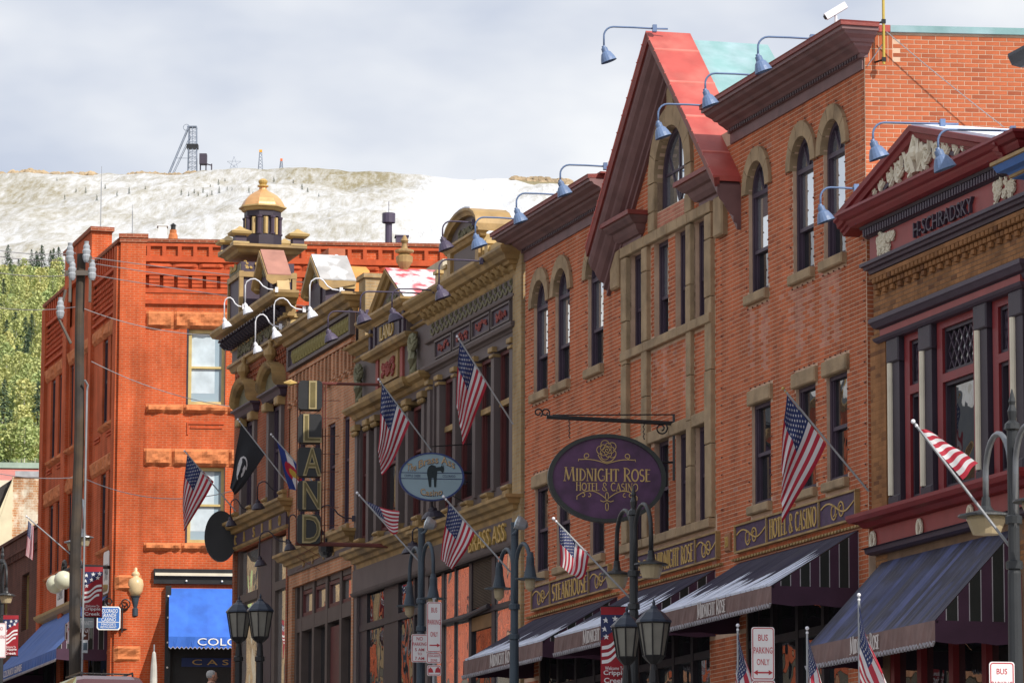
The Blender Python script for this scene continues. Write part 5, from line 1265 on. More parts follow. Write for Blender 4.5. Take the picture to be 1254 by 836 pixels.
for k, (px, z0, z1, lb_) in enumerate((((-12.301,125.004,21.269), 20.6, 2.3, 'thin whip aerial on the raised parapet of the orange brick block'), ((-10.845,119.416,20.504), 20.5, .9, 'thin aerial standing on the corner pier of the orange brick block'))):
    t = thing('aerial', lb_, 'antenna', px, CR, 'aerials on the orange brick roof'); s = MB(); s.tube([(0,0,0),(0,0,z1*.8)], .014, 5); s.tube([(0,0,z1*.8),(0,0,z1)], .007, 5); part('mast', s, GALV, t); s = MB(); s.box(-.06,.06,-.06,.06,-.05,.05); part('foot', s, GALV, t)
# ================================================================== brown brick neighbour and whitewashed wall behind it
bb = fthing('brick_building', 'dark brown brick shop in shade at the left border', 'building', 78)
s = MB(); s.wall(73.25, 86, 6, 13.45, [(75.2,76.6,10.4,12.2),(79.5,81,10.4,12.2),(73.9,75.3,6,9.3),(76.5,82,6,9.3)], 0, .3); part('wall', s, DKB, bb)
for a, b in ((75.2,76.6),(79.5,81)): sash(bb, a, b, 10.4, 12.2, -.2, mat('mustard_frame', (.30,.22,.08), .6) if 'mustard_frame' not in MATS else MATS['mustard_frame'], GLA, .5)
s = MB(); u = 73.4
while u < 85.8: s.box(u, u+.14, 0, .08, 12.75, 12.95); u += .3
s.box(73.25, 86, 0, .1, 12.95, 13.05); s.box(73.25, 86, -.3, .06, 13.45, 13.55); part('brick_relief', s, DKB, bb, kind='stuff')
s = MB(); s.box(73.3,73.8,0,.15,6,9.9); s.box(76.0,76.4,0,.15,6,9.9); part('pier', s, DKB, bb)
g = MB(); g.box(73.9,75.3,-.28,-.26,6,9.3); g.box(76.5,82,-.28,-.26,6,9.3); part('pane', g, GLA, bb)
body_box(bb, 73.3, 86, 5.5, 13.3, -.31, 11)
F3_ = Frame(87, 0)
sb = fthing('old_building', 'sunlit end wall of old whitewashed brick with a cream rendered strip and sloping black roof', 'building', 90)
y0 = (2.322,14.759)[0]; 
zt = (1.631,16.504)[1]; 
xl, xr, xm, xt = (0.799,16.16)[0], (2.472,16.17)[0], (1.245,16.162)[0], (1.296,16.501)[0]
s = MB(F3_); s.wall(-xr-3, -xm, 5, zt, (), 0, 0); part('brick_wall', s, WWB, sb)
s = MB(F3_); s.box(-xr-3, -xm-.1, -.4, .05, zt, zt+.2); s.box(-xr-3, -xm-.9, -.3, .02, zt+.2, zt+.3); part('parapet_cap', s, mat('grey_weathered_stone', (.38,.38,.40), .9, .3), sb)
s = MB(F3_); z1 = (1.296,16.501)[1]; z2 = (0.839,15.258)[1]
s.poly([(-xt, z1), (-xm-.03, z1), (-xm-.03, 5), (-xl+3.0, 5), (-xl+3.0, z2-3.0*2.2), (-xl, z2)][::-1], -.3, .06); part('rendered_strip', s, mat('cream_render', (.72,.63,.44), .85, .1, 2, .2, 30), sb)
s = MB(F3_); s.poly([(-xt, z1), (-xl, z2), (-xl+3, z2-6.6), (-xl+3, z1-2.4)][::-1], -3, -.32); part('roof', s, mat('black_shingles', (.05,.045,.045), .9, .3), sb)
s = MB(F3_); s.box(-xr-3, -xm, -8, -.3, 5, zt-.2); part('body', s, RUBB, sb)
rb = thing('long_building', 'low building with a long pale red metal roof below the aspen hillside', 'building', (-21.827,180,18.653), CR)
Pz = (-21.851,180,20.331)[2]-(-21.827,180,18.653)[2]; zt_ = (-22.829,188,21.747)[2]-(-21.827,180,18.653)[2]
s = MB(); s.poly([(-14,-3),(14,-3),(14,Pz),(-14,Pz)], 0, 8); part('wall', s, CRE, rb)
s = MB(); s.face([(-14,-.3,Pz-.5),(14,-.3,Pz-.5),(14,8,zt_),(-14,8,zt_)]); s.face([(-14,8,zt_),(14,8,zt_),(14,16,Pz),(-14,16,Pz)]); part('roof', s, mat('pale_red_metal_roof', (.50,.17,.14), .6, .1), rb)
s = MB(); s.box(-14,14,7.7,8.3,zt_,zt_+.25); part('ridge', s, mat('grey_green_ridge', (.25,.36,.30), .6), rb)
# ================================================================== hills
def hill_mat():
    m = bpy.data.materials.new('snowy_grassland'); m.use_nodes = True; nt = m.node_tree; b = nt.nodes['Principled BSDF']; L = nt.links.new
    b.inputs['Roughness'].default_value = .9; b.inputs['Specular IOR Level'].default_value = .1
    tc = N(nt, 'ShaderNodeTexCoord')
    m1 = N(nt, 'ShaderNodeMapping'); m1.inputs['Scale'].default_value = (.17, .016, .05); m1.inputs['Rotation'].default_value = (0, 0, .04); L(tc.outputs['Object'], m1.inputs['Vector'])
    a = N(nt, 'ShaderNodeTexNoise'); a.inputs['Scale'].default_value = 1.6; a.inputs['Detail'].default_value = 12; a.inputs['Roughness'].default_value = .72; L(m1.outputs['Vector'], a.inputs['Vector'])
    c = N(nt, 'ShaderNodeTexNoise'); c.inputs['Scale'].default_value = .006; c.inputs['Detail'].default_value = 4; L(tc.outputs['Object'], c.inputs['Vector'])
    ge = N(nt, 'ShaderNodeAttribute'); ge.attribute_name = 'grass'
    ad = N(nt, 'ShaderNodeMath', operation='MULTIPLY_ADD'); L(c.outputs['Fac'], ad.inputs[0]); ad.inputs[1].default_value = .5; L(a.outputs['Fac'], ad.inputs[2])
    a2 = N(nt, 'ShaderNodeMath', operation='ADD'); L(ad.outputs[0], a2.inputs[0]); L(ge.outputs['Fac'], a2.inputs[1])
    mr = N(nt, 'ShaderNodeMapRange'); mr.inputs['From Min'].default_value = .62; mr.inputs['From Max'].default_value = 1.06; L(a2.outputs[0], mr.inputs['Value'])
    mx = N(nt, 'ShaderNodeMixRGB'); L(mr.outputs['Result'], mx.inputs['Fac']); mx.inputs['Color1'].default_value = (.63, .64, .67, 1); mx.inputs['Color2'].default_value = (.25, .215, .13, 1)
    L(mx.outputs['Color'], b.inputs['Base Color'])
    bp = N(nt, 'ShaderNodeBump'); bp.inputs['Strength'].default_value = .5; bp.inputs['Distance'].default_value = 3; L(a.outputs['Fac'], bp.inputs['Height']); L(bp.outputs['Normal'], b.inputs['Normal'])
    return m
ridge = [(-1500,(-528.469,2400,450.305)[2]),(-300,(-293.828,2400,448.039)[2]),(-255,(-260.997,2400,448.876)[2]),(-205,(-214.077,2400,448.709)[2]),(-170,(-176.552,2400,450.007)[2]),(-125,(-129.637,2400,451.271)[2]),(-70,(-73.325,2400,449.639)[2]),(-40,(-40.484,2400,446.661)[2]),(0,(0.328,2400,446.516)[2]),(30,(29.872,2400,444.504)[2]),(300,(81.416,2400,438.126)[2]),(1500,(128.17,2400,426.059)[2])]
def ridge_z(x):
    for (a, za), (b, zb) in zip(ridge, ridge[1:]):
        if a <= x <= b: return za+(zb-za)*(x-a)/(b-a)
    return ridge[0][1] if x < ridge[0][0] else ridge[-1][1]
def hill_z(x, y):
    t = (y-1500)/900
    zr = ridge_z(x); z0 = (-95.459,1500,241.7)[2]
    h = z0+(zr-z0)*min(1, max(-.6, t))**1 if t > 0 else z0+(zr-z0)*t*.8
    if t > 1: h = zr-(t-1)*130
    return h+7*mnoise.noise((x*.02, y*.006, 0))*(1 if t < .97 else .3)+3.2*mnoise.noise((x*.06, y*.018, 4))*(1 if t < .97 else .5)+1.3*mnoise.noise((x*.2, y*.06, 7))
xs = [-1500,-1100,-800,-600,-450]+[-400+k*6 for k in range(84)]+[110,140,200,300,500,800,1100,1500]
ys = [1200,1300,1400]+[1500+k*20 for k in range(45)]+[2390,2400,2410,2430,2500,2700,3000]
v = []; gr = []
for y in ys:
    for x in xs:
        v.append((x, y, hill_z(x, y)))
        t = (y-1500)/900; px = 627+x/y*5200
        gg = .10*max(0, t-.55)/.45*1.3
        gg += .16*math.exp(-((px-440)/95)**2)*max(0, t-.25)
        gg += .07*math.exp(-((px-20)/70)**2)
        gg -= .28*max(0, min(1, (px-480)/60))*(1 if px < 625 else .5)
        if px > 625 and t > .9: gg += .45
        gr.append(gg+.0)
nx = len(xs)
fc = [(j*nx+i, j*nx+i+1, (j+1)*nx+i+1, (j+1)*nx+i) for j in range(len(ys)-1) for i in range(nx-1)]
me = bpy.data.meshes.new('snowy_hill'); me.from_pydata(v, [], fc); me.materials.append(hill_mat())
at_ = me.attributes.new('grass', 'FLOAT', 'POINT'); at_.data.foreach_set('value', gr)
me.polygons.foreach_set('use_smooth', [True]*len(fc))
ho = bpy.data.objects.new('snowy_hill', me); col.objects.link(ho); tag_struct(ho)
# rocky brink along the skyline
ROCK = mat('tan_rock', (.36,.27,.17), .95, .3, .05, .6, 1)
def brink(px0, px1, n, seed, label, hgt):
    rg = random.Random(seed); s = MB()
    for k in range(n):
        px = rg.uniform(px0, px1); x = (px-627)/5200*2396; y = 2392+rg.uniform(-12, 8); z = hill_z(x, y); r = rg.uniform(.5, 1)*hgt
        s.lathe([(r*rg.uniform(1, 1.6), -r*.6), (r*rg.uniform(.9, 1.5), r*.1), (r*.6, r*rg.uniform(.4, .8)), (.01, r*.85)], (x, y, z), 6, ph=rg.random())
    t = part('rocky_brink', s, ROCK, None, kind='stuff'); tag(t, label, 'rocks'); return t
brink(628, 700, 110, 1, 'band of tan rock along the skyline right of the snowy slope', 2.6)
brink(-20, 110, 120, 2, 'band of tan rock along the skyline at far left', 2.2)
brink(150, 235, 80, 3, 'low stony lip on the skyline under the mine headframe', 1.5)
# forested lower slope
FY0, FY1 = 700, 1250
def slope_z(x, y):
    t = (y-FY0)/(FY1-FY0); z0 = (-79.564,700,79.32)[2]; z1 = (-142.852,1250,201.641)[2]; return z0+(z1-z0)*t+3*mnoise.noise((x*.02, y*.02, 9))
v = []; xs2 = [-420,-330,-260]+[-230+k*12 for k in range(13)]+[-60,0,150]; ys2 = [500,600]+[700+k*25 for k in range(23)]+[1300,1400]
for y in ys2:
    for x in xs2: v.append((x, y, slope_z(x, y) if y < 1260 else slope_z(x, 1250)-(y-1250)*.3))
nx = len(xs2); fc = [(j*nx+i, j*nx+i+1, (j+1)*nx+i+1, (j+1)*nx+i) for j in range(len(ys2)-1) for i in range(nx-1)]
me = bpy.data.meshes.new('wooded_hillside'); me.from_pydata(v, [], fc); me.materials.append(mat('meadow_undergrowth', (.22,.28,.10), .95, .35, .08, .5, .5, c2=(.32,.30,.14), c2s=.05)); tag_struct(bpy.data.objects.new('wooded_hillside', me)); 
o = bpy.data.objects['wooded_hillside']; col.objects.link(o)
def leaf_mat(name, c, c2):
    m = bpy.data.materials.new(name); m.use_nodes = True; nt = m.node_tree; b = nt.nodes['Principled BSDF']; L = nt.links.new
    b.inputs['Roughness'].default_value = .7; b.inputs['Specular IOR Level'].default_value = .2
    oi = N(nt, 'ShaderNodeObjectInfo'); g = N(nt, 'ShaderNodeNewGeometry'); mx = N(nt, 'ShaderNodeMixRGB'); L(oi.outputs['Random'], mx.inputs['Fac']); mx.inputs['Color1'].default_value = (*c, 1); mx.inputs['Color2'].default_value = (*c2, 1)
    mr = N(nt, 'ShaderNodeMapRange'); mr.inputs['To Min'].default_value = .88; mr.inputs['To Max'].default_value = 1.1; L(g.outputs['Random Per Island'], mr.inputs['Value'])
    sv = N(nt, 'ShaderNodeVectorMath', operation='SCALE'); L(mx.outputs['Color'], sv.inputs[0]); L(mr.outputs['Result'], sv.inputs['Scale']); L(sv.outputs['Vector'], b.inputs['Base Color'])
    return m
ASP = leaf_mat('aspen_leaves', (.31,.38,.155), (.50,.48,.19)); CON = leaf_mat('conifer_needles', (.06,.10,.07), (.10,.14,.08)); BARK = mat('pale_bark', (.55,.52,.45), .9); DBARK = mat('dark_bark', (.12,.09,.06), .9)
def aspen_mesh(seed):
    rg = random.Random(seed); s = MB(); H = 11
    for k in range(520):
        z = rg.uniform(.28, 1); rad = 2.3*math.sin(math.pi*min(1, (z-.2)/.85))**.7; a = rg.uniform(0, 6.28); r = rad*math.sqrt(rg.random())*(1+.25*math.sin(3*a+seed+z*9))
        c = Vector((r*math.cos(a), r*math.sin(a), z*H)); q = rg.uniform(.2, .5)
        n = Vector((rg.gauss(0,1), rg.gauss(0,1), rg.gauss(.4,1))).normalized(); t1 = n.orthogonal().normalized()*q; t2 = n.cross(t1)
        s.face([tuple(c-t1), tuple(c-t2*.7), tuple(c+t1), tuple(c+t2*.7)])
    tr = MB(); tr.tube([(0,0,-1),(.05,0,4),(.1,.05,9)], .16, 6, .05)
    for k in range(4): a = k*1.7; tr.tube([(0,0,3.5+k*1.2),(1.1*math.cos(a),1.1*math.sin(a),5.2+k*1.2)], .06, 5, .02)
    return s.mesh('crown', ASP), tr.mesh('trunk', BARK)
def conifer_mesh(seed):
    rg = random.Random(seed); s = MB(); H = 12
    for k in range(620):
        z = rg.uniform(.06, 1); rad = 3.3*(1-z)**.7+.15; a = rg.uniform(0, 6.28); r = rad*rg.uniform(.25, 1)
        c = Vector((r*math.cos(a), r*math.sin(a), z*H-.3*r)); q = rg.uniform(.3, .7)*(1.1-z*.5)
        d = Vector((math.cos(a), math.sin(a), -.45)).normalized()*q; t2 = Vector((-math.sin(a), math.cos(a), rg.uniform(-.3,.3)))*q*.5
        s.face([tuple(c-d), tuple(c-t2), tuple(c+d), tuple(c+t2)])
    tr = MB(); tr.tube([(0,0,-1),(0,0,11.5)], .2, 6, .03)
    return s.mesh('crown', CON), tr.mesh('trunk', DBARK)
AM = [aspen_mesh(k) for k in range(4)]; CM = [conifer_mesh(k) for k in range(3)]
def tree(kind, meshes, p, sc_, label, group, rz):
    t = thing(kind, label, 'tree', p, rz, group); t.scale = (sc_*random.uniform(.85,1.15), sc_, sc_*random.uniform(.9,1.15))
    for nm, m in zip(('crown', 'trunk'), meshes): o = bpy.data.objects.new(nm, m); col.objects.link(o); o.parent = t
rg = random.Random(11)
for row in range(23):
    y = 705+row*24; n = 9
    for k in range(n):
        px = -22+(125)*(k+rg.uniform(.1, .9))/n; yy = y+rg.uniform(-9, 9)
        x = (px-627)/5200*yy; top = row >= 20
        con = (top and rg.random() < .75) or (not top and rg.random() < .10+(.12 if row < 5 else 0))
        if con: tree('conifer_tree', CM[rg.randrange(3)], (x, yy, slope_z(x, yy)), rg.uniform(.55, .95), 'dark evergreen tree among the aspens on the wooded hillside at the left', 'evergreens on the wooded hillside', rg.uniform(0, 6))
        else: tree('aspen_tree', AM[rg.randrange(4)], (x, yy, slope_z(x, yy)), rg.uniform(.6, .95), 'yellow green aspen in the dense grove on the hillside at the left', 'aspens on the wooded hillside', rg.uniform(0, 6))
gs = MB(); gt = MB()
for row in range(20):
    yy = 712+row*27
    for k in range(34):
        px = rg.uniform(-300, -28) if k < 16 else rg.uniform(108, 420)
        y = yy+rg.uniform(-12, 12); x = (px-627)/5200*y; z0 = slope_z(x, y); H = rg.uniform(6, 9); rr = rg.uniform(1.5, 2.2)
        gt.tube([(x, y, z0-1), (x, y, z0+H*.8)], .12, 4)
        for q in range(70):
            z = rg.uniform(.25, 1); a = rg.uniform(0, 6.28); r = rr*math.sin(math.pi*min(1, (z-.15)/.9))**.7*math.sqrt(rg.random())
            c = Vector((x+r*math.cos(a), y+r*math.sin(a), z0+z*H)); n_ = Vector((rg.gauss(0,1), rg.gauss(0,1), rg.gauss(.4,1))).normalized(); t1 = n_.orthogonal().normalized()*rg.uniform(.35, .7); t2 = n_.cross(t1)
            gs.face([tuple(c-t1), tuple(c-t2*.7), tuple(c+t1), tuple(c+t2*.7)])
gv = thing('aspen_grove', 'continuation of the aspen wood along the hillside beyond the brick block', 'wood', (0,0,0), 0); gv['kind'] = 'stuff'
part('foliage', gs, ASP, gv); part('trunks', gt, BARK, gv)
sm = [(231,236),(236,239),(242,236),(247,241),(251,232),(253,238),(261,226),(262,236),(269,222),(272,232),(278,234),(299,236),(304,238),(308,232),(215,238),(224,240),(330,222),(354,224),(372,236),(386,240),(365,232),(60,222),(84,235),(96,236),(120,232),(135,240),(150,236),(170,232),(110,246),(70,244)]
for k, (px, py) in enumerate(sm):
    best = None
    for j in range(200):
        y = 1500+j*4.5; x = (px-627)/5200*y; 
        zz = hill_z(x, y); yp = 418-5200*((-y*math.sin(0.145503)+zz*math.cos(0.145503))/(y*math.cos(0.145503)+zz*math.sin(0.145503)))
        if best is None or abs(yp-py-2) < best[0]: best = (abs(yp-py-2), x, y, zz)
    tree('conifer_tree', CM[k % 3], best[1:], rg.uniform(.16, .3), 'small dark conifer dotted on the open snowy slope', 'small conifers on the snowy hill', rg.uniform(0, 6))
# ================================================================== mine headframe and towers on the skyline
STL = mat('blue_grey_steel', (.16,.19,.25), .6, .15, .5)
b = Vector((-184.436,2405,450.015)); hf = thing('mine_headframe', 'steel lattice mine headframe with slanting back legs on the skyline', 'headframe', b, 0)
k_ = 2405/5200
s = MB(); W_ = 5.5*k_; H_ = 57*k_
for dx in (-W_, W_):
    for dy in (-2.5, 2.5): s.tube([(dx, dy, -2), (dx*.85, dy, H_)], 0.274, 4)
s.tube([(0, -2.6, 0), (0, -2.6, H_)], 0.180, 4)
for i in range(10):
    z = H_*i/9; z2 = H_*(i+1)/9
    for dy in (-2.5, 2.5):
        s.tube([(-W_, dy, z), (W_, dy, z)], 0.173, 4)
        if i < 9: s.tube([(-W_, dy, z), (W_, dy, z2)], 0.115, 4)
part('lattice_tower', s, STL, hf)
s = MB()
for dy in (-2.5, 2.5): s.tube([(-W_, dy, H_), (-30*k_, dy, -2)], 0.302, 4); s.tube([(-W_*.5, dy, H_*.8), (-25*k_, dy, -2)], 0.216, 4)
s.tube([(-20*k_, 0, 18*k_), (-4*k_, 0, 18*k_)], 0.158, 4); part('back_leg', s, STL, hf)
s = MB(); s.box(-W_*1.3, W_*1.3, -3, 3, 30*k_, 35*k_); part('platform', s, BLK, hf)
s = MB(); s.tube([(-8*k_+4*k_*math.cos(a*.6), 0, H_+4*k_*math.sin(a*.6)) for a in range(12)], 0.180, 4); s.box(-7*k_, 5*k_, -2, 2, H_, H_+.6); part('sheave_wheel', s, STL, hf)
s = MB(); s.box(9*k_, 18*k_, -3, 3, 10*k_, 23*k_)
for x in (10*k_, 17*k_, 24*k_): s.tube([(x, 0, -2), (x, 0, 11*k_)], .4, 4)
s.tube([(17*k_, 0, 11*k_), (24*k_, 0, 9*k_)], .4, 4); part('ore_bin', s, mat('dark_ore_bin', (.05,.04,.06), .7), hf)
for px, py0, py1, hw, c, lab in (((-145.187,2405,451.787),210,188,3,'yellow','slim lattice tower with a yellow top on the skyline above the turret'),((-133.2,2405,452.701),208,199,2.4,'orange','short lattice tower with an orange top right of the slim one')):
    b = Vector(px); t = thing('lattice_tower', lab, 'tower', b, 0, 'small towers on the skyline'); h = (py0-py1)*k_; w = hw*k_
    s = MB()
    for dx in (-1, 1):
        for dy in (-1, 1): s.tube([(dx*w, dy*w, -2), (dx*w*.45, dy*w*.45, h)], 0.158, 4)
    for i in range(5): f0, f1 = 1-.55*i/5, 1-.55*(i+1)/5; s.tube([(-w*f0, -w*f0, h*i/5), (w*f1, -w*f1, h*(i+1)/5)], .14, 4); s.tube([(w*f0, -w*f0, h*i/5), (-w*f1, -w*f1, h*(i+1)/5)], .14, 4)
    part('lattice', s, STL, t)
    s = MB(); s.bbox(-w*.6, w*.6, -w*.6, w*.6, h, h+3*k_, .2); part('top', s, mat(c+'_beacon_paint', (.75,.33,.03) if c == 'yellow' else (.8,.16,.05), .6), t)
b = Vector((-160.466,2405,451.364)); t = thing('star_frame', 'thin wire five pointed star standing on the skyline', 'star', b, 0)
s = MB(); P = [(9*k_*math.sin(2*math.pi*j*2/5), 0, 8.5*k_+9*k_*math.cos(2*math.pi*j*2/5)) for j in range(6)]
for p, q in zip(P, P[1:]): s.tube([p, q], .10, 4)
part('outline', s, STL, t); s = MB(); s.tube([(0,.3,-2),(0,.3,8*k_)], .10, 4); part('pole', s, STL, t)
# ================================================================== across the street (reflected in the shop windows)
for k, (a, b, h, m, lab) in enumerate(((60,78,11,ORB,'orange brick block across the street'),(79,96,13,IBR,'salmon brick block across the street'),(97,118,12,ORB,'second orange brick block across the street'),(119,150,14,TANB,'yellow brick block across the street'),(34,59,9,IBR,'lower salmon brick block across the street'))):
    t = fthing('brick_building', lab+' from the hotel', 'building', (a+b)/2, 24, None, 'buildings across the street'); z0 = ground_z(a)-1; hl = []
    u = a+1
    while u < b-2: hl += [(u, u+1.1, ground_z(a)+4.3, ground_z(a)+6.4), (u, u+1.1, ground_z(a)+7.8, ground_z(a)+9.8)][:2 if h > 10 else 1]; u += 2.4
    fr = Frame(0, 22.2, False); fr.x = (-1, 0); fr.y = (0, -1)
    hl = [(-q, -p, c, d) for p, q, c, d in hl]
    s = MB(fr); s.wall(-b, -a, z0, ground_z(a)+h, hl+[(-b+1, -a-1, z0+1, ground_z(a)+3.3)], 0, .3); part('wall', s, m, t)
    s = MB(fr); s.cornice([(.0,-.4),(.1,-.3),(.3,-.1),(.4,0),(.4,.1)], -b, -a, ground_z(a)+h); part('cornice', s, GLD, t)
    s = MB(fr); s.box(-b+.05, -a-.05, -10, -.2, z0, ground_z(a)+h-.1); part('body', s, GLA, t)
# ================================================================== gooseneck lamps
def gooseneck(p, L, rise, drop, sr, sh, m, label, group, style=0, rz=CR, tilt=20, bulb=True):
    'wall end at p, arm reaching out to the left in the cross-street direction'
    t = thing('gooseneck_lamp', label, 'lamp', p, rz, group)
    a = MB(); r = min(.16, L*.3)
    if style == 0:
        path = [(.25, 0, 0), (0, 0, 0), (-(L-r)*.5, 0, rise*.8), (-(L-r), 0, rise)]+[(-(L-r)-r*math.sin(R(q)), 0, rise-r+r*math.cos(R(q))) for q in (20, 40, 60, 80, 90)]+[(-L, 0, rise-drop)]
    else:
        path = [(.1, 0, 0), (0, 0, 0), (-L*.25, 0, .02), (-L*.42, 0, rise*.35), (-L*.55, 0, rise*.8), (-L*.68, 0, rise), (-L*.82, 0, rise*.97), (-L*.95, 0, rise*.75), (-L, 0, rise*.4), (-L, 0, rise-drop)]
    a.tube(path, .016, 7); part('arm', a, m, t, smooth=True)
    e = Vector((-L, 0, rise-drop)); M = Matrix.Rotation(R(-tilt), 3, 'Y')
    s = MB(); s.lathe([(.03,.03),(.035,0),(sr*.38,-.01),(sr*.40,-sh*.3),(sr*.62,-sh*.42),(sr*.85,-sh*.72),(sr,-sh),(sr*.96,-sh+.004),(sr*.8,-sh*.72),(sr*.5,-sh*.4)], e, 16, M); so = part('shade', s, m, t, smooth=False)
    if bulb: s = MB(); s.ball(e+M @ Vector((0, 0, -sh*.62)), sr*.3, 8); part('bulb', s, BOWW, so)
    s = MB(); s.box(-.01, .06, -.05, .05, -.06, .06); part('wall_plate', s, m, t)
    return t
GB = 'slate blue gooseneck lamps along the hotel cornice'
for p, px, L_, dr, lab in (
    ((2.351,69.818,15.547), 0, .83, .36, 'slate blue gooseneck lamp projecting from the tip of the red gable'),
    ((3.15,66.978,13.651), 0, .82, .31, 'slate blue gooseneck lamp hanging in front of the big gable window'),
    ((3.782,65.103,13.76), 0, .78, .28, 'slate blue gooseneck lamp at the foot of the red gable roof'),
    ((4.481,62.621,13.797), 0, .80, .30, 'slate blue gooseneck lamp in front of the teal roof, nearest the roof corner'),
    ((1.585,72.536,13.706), 0, .76, .30, 'slate blue gooseneck lamp close left of the gable rake'),
    ((0.808,75.666,13.774), 0, .74, .30, 'slate blue gooseneck lamp at the far left end of the hotel cornice')):
    gooseneck(p, L_, .015, dr, .14, .25, BLUL, lab, GB)
GH_ = 'slate blue gooseneck lamps over the pediment'
gooseneck((4.978,60.855,11.183), .50, .01, .28, .14, .24, BLUL, 'slate blue gooseneck lamp in front of the right hand hotel windows beside the pediment tip', GH_)
gooseneck((5.934,57.83,11.544), .95, .0, .27, .15, .25, BLUL, 'slate blue gooseneck lamp left of the pediment peak against the sunlit bricks', GH_)
gooseneck((6.616,55.406,10.968), .98, .0, .28, .16, .27, BLUL, 'slate blue gooseneck lamp hanging in front of the white carving of the pediment', GH_)
GM = 'lamps on the cornices of the taupe casino fronts'
for p, L_, dr, m, lab in (
    ((-0.797,82.47,14.447), .58, .34, PURL, 'dark gooseneck lamp beside the arched attic'), ((0.054,78.343,13.798), .75, .34, BLUL, 'pale blue gooseneck lamp in front of the arched attic'),
    ((-0.618,79.992,13.268), .78, .52, PURL, 'purple gooseneck lamp hanging before the gold cornice of the arched casino'),
    ((-1.808,84.586,13.367), 1.25, .40, PURL, 'purple gooseneck lamp over the little red roofed pediment'), ((-1.579,83.771,13.303), .82, .42, PURL, 'purple gooseneck lamp over the ILAND name panel'),
    ((-3.162,90.872,13.935), .82, .42, PURL, 'dark gooseneck lamp in front of the gold leaf frieze')):
    gooseneck(p, L_, .02, dr, .165, .24, m, lab, GM)
GW = 'white goosenecks on the corner casino'
for p, L_, rs, dr, lab in (
    ((-6.468,100.766,15.582), .44, .22, .52, 'white gooseneck lamp at the far corner of the bracketed cornice'), ((-5.489,97.291,15.444), .70, .25, .60, 'white gooseneck lamp in front of the turret base'),
    ((-5.367,96.855,14.517), .55, .28, .68, 'white gooseneck lamp hanging lowest before the scroll frieze'), ((-4.749,95.401,14.691), .66, .26, .70, 'white gooseneck lamp between the two dormers'),
    ((-3.755,91.501,14.52), .66, .26, .66, 'white gooseneck lamp in front of the snowy dormer')):
    gooseneck(p, L_, rs, dr, .125, .22, WHTL, lab, GW, 1)
GD = 'dark gooseneck lamps over the casino doors'
DKL = mat('dark_plum_enamel', (.035,.028,.045), .4, .15)
for p, L_, rs, dr, r_, lab in (
    ((-6.35,101.823,10.807), .42, .25, .45, .14, 'dark gooseneck lamp above the round hanging disc'), ((-5.399,98.447,10.886), .52, .22, .45, .16, 'dark gooseneck lamp over the ledge of the corner casino, under the state flag'),
    ((-5.157,96.849,9.544), .60, .24, .60, .15, 'dark gooseneck lamp below the CASINO letters'), ((-4.706,95.246,9.846), .30, .15, .60, .14, 'dark gooseneck lamp just left of the tall letter sign'),
    ((-3.442,91.498,9.526), .75, .28, .45, .14, 'dark gooseneck lamp right of the tall letter sign'), ((-1.605,84.972,8.528), .38, .14, .30, .26, 'dark wide shaded gooseneck lamp below left of the oval donkey sign'),
    ((-0.953,82.656,9.336), .6, .10, .62, .24, 'dark wide shaded gooseneck lamp lighting the oval donkey sign from below')):
    gooseneck(p, L_, rs, dr, r_, .2, DKL, lab, GD, 1, tilt=8)
P0 = (-3.9,89.064,8.756); t = thing('dome_camera', 'dark hexagonal dome camera hanging from the bar below the tall letter sign', 'camera', P0, CR)
s = MB(); s.lathe([(.03,.1),(.03,0),(.13,-.02),(.16,-.06),(.16,-.2)], n=8); part('housing', s, BLK, t); s = MB(); s.lathe([(.15,-.2),(.12,-.27),(.05,-.31),(.01,-.32)], n=12); part('dome', s, GLA, t)
# ================================================================== flags
FR = mat('flag_red', (.42,.022,.045), .7, .06, 6, .1, 80); FW_ = mat('flag_white', (.66,.64,.66), .7, .05, 6, .1, 80); FB = mat('flag_blue', (.022,.035,.125), .7, .08, 6, .1, 80)
FGOLD = mat('flag_gold', (.50,.33,.05), .7, .06); FBLK = mat('flag_black', (.012,.013,.018), .7, .1); FDB = mat('flag_deep_blue', (.025,.045,.22), .7, .08)
for m in (FR, FW_, FB, FGOLD, FDB):
    nt = m.node_tree; pb_ = nt.nodes['Principled BSDF']; tr_ = nt.nodes.new('ShaderNodeBsdfTranslucent'); mx_ = nt.nodes.new('ShaderNodeMixShader'); mx_.inputs[0].default_value = .3
    tr_.inputs['Color'].default_value = [n_ for n_ in nt.nodes if n_.type == 'RGB'][0].outputs[0].default_value
    nt.links.new(pb_.outputs[0], mx_.inputs[1]); nt.links.new(tr_.outputs[0], mx_.inputs[2]); nt.links.new(mx_.outputs[0], nt.nodes['Material Output'].inputs['Surface'])
def star_pts(r): return [(r*(1 if k % 2 == 0 else .4)*math.sin(math.pi*k/5), r*(1 if k % 2 == 0 else .4)*math.cos(math.pi*k/5)) for k in range(10)]
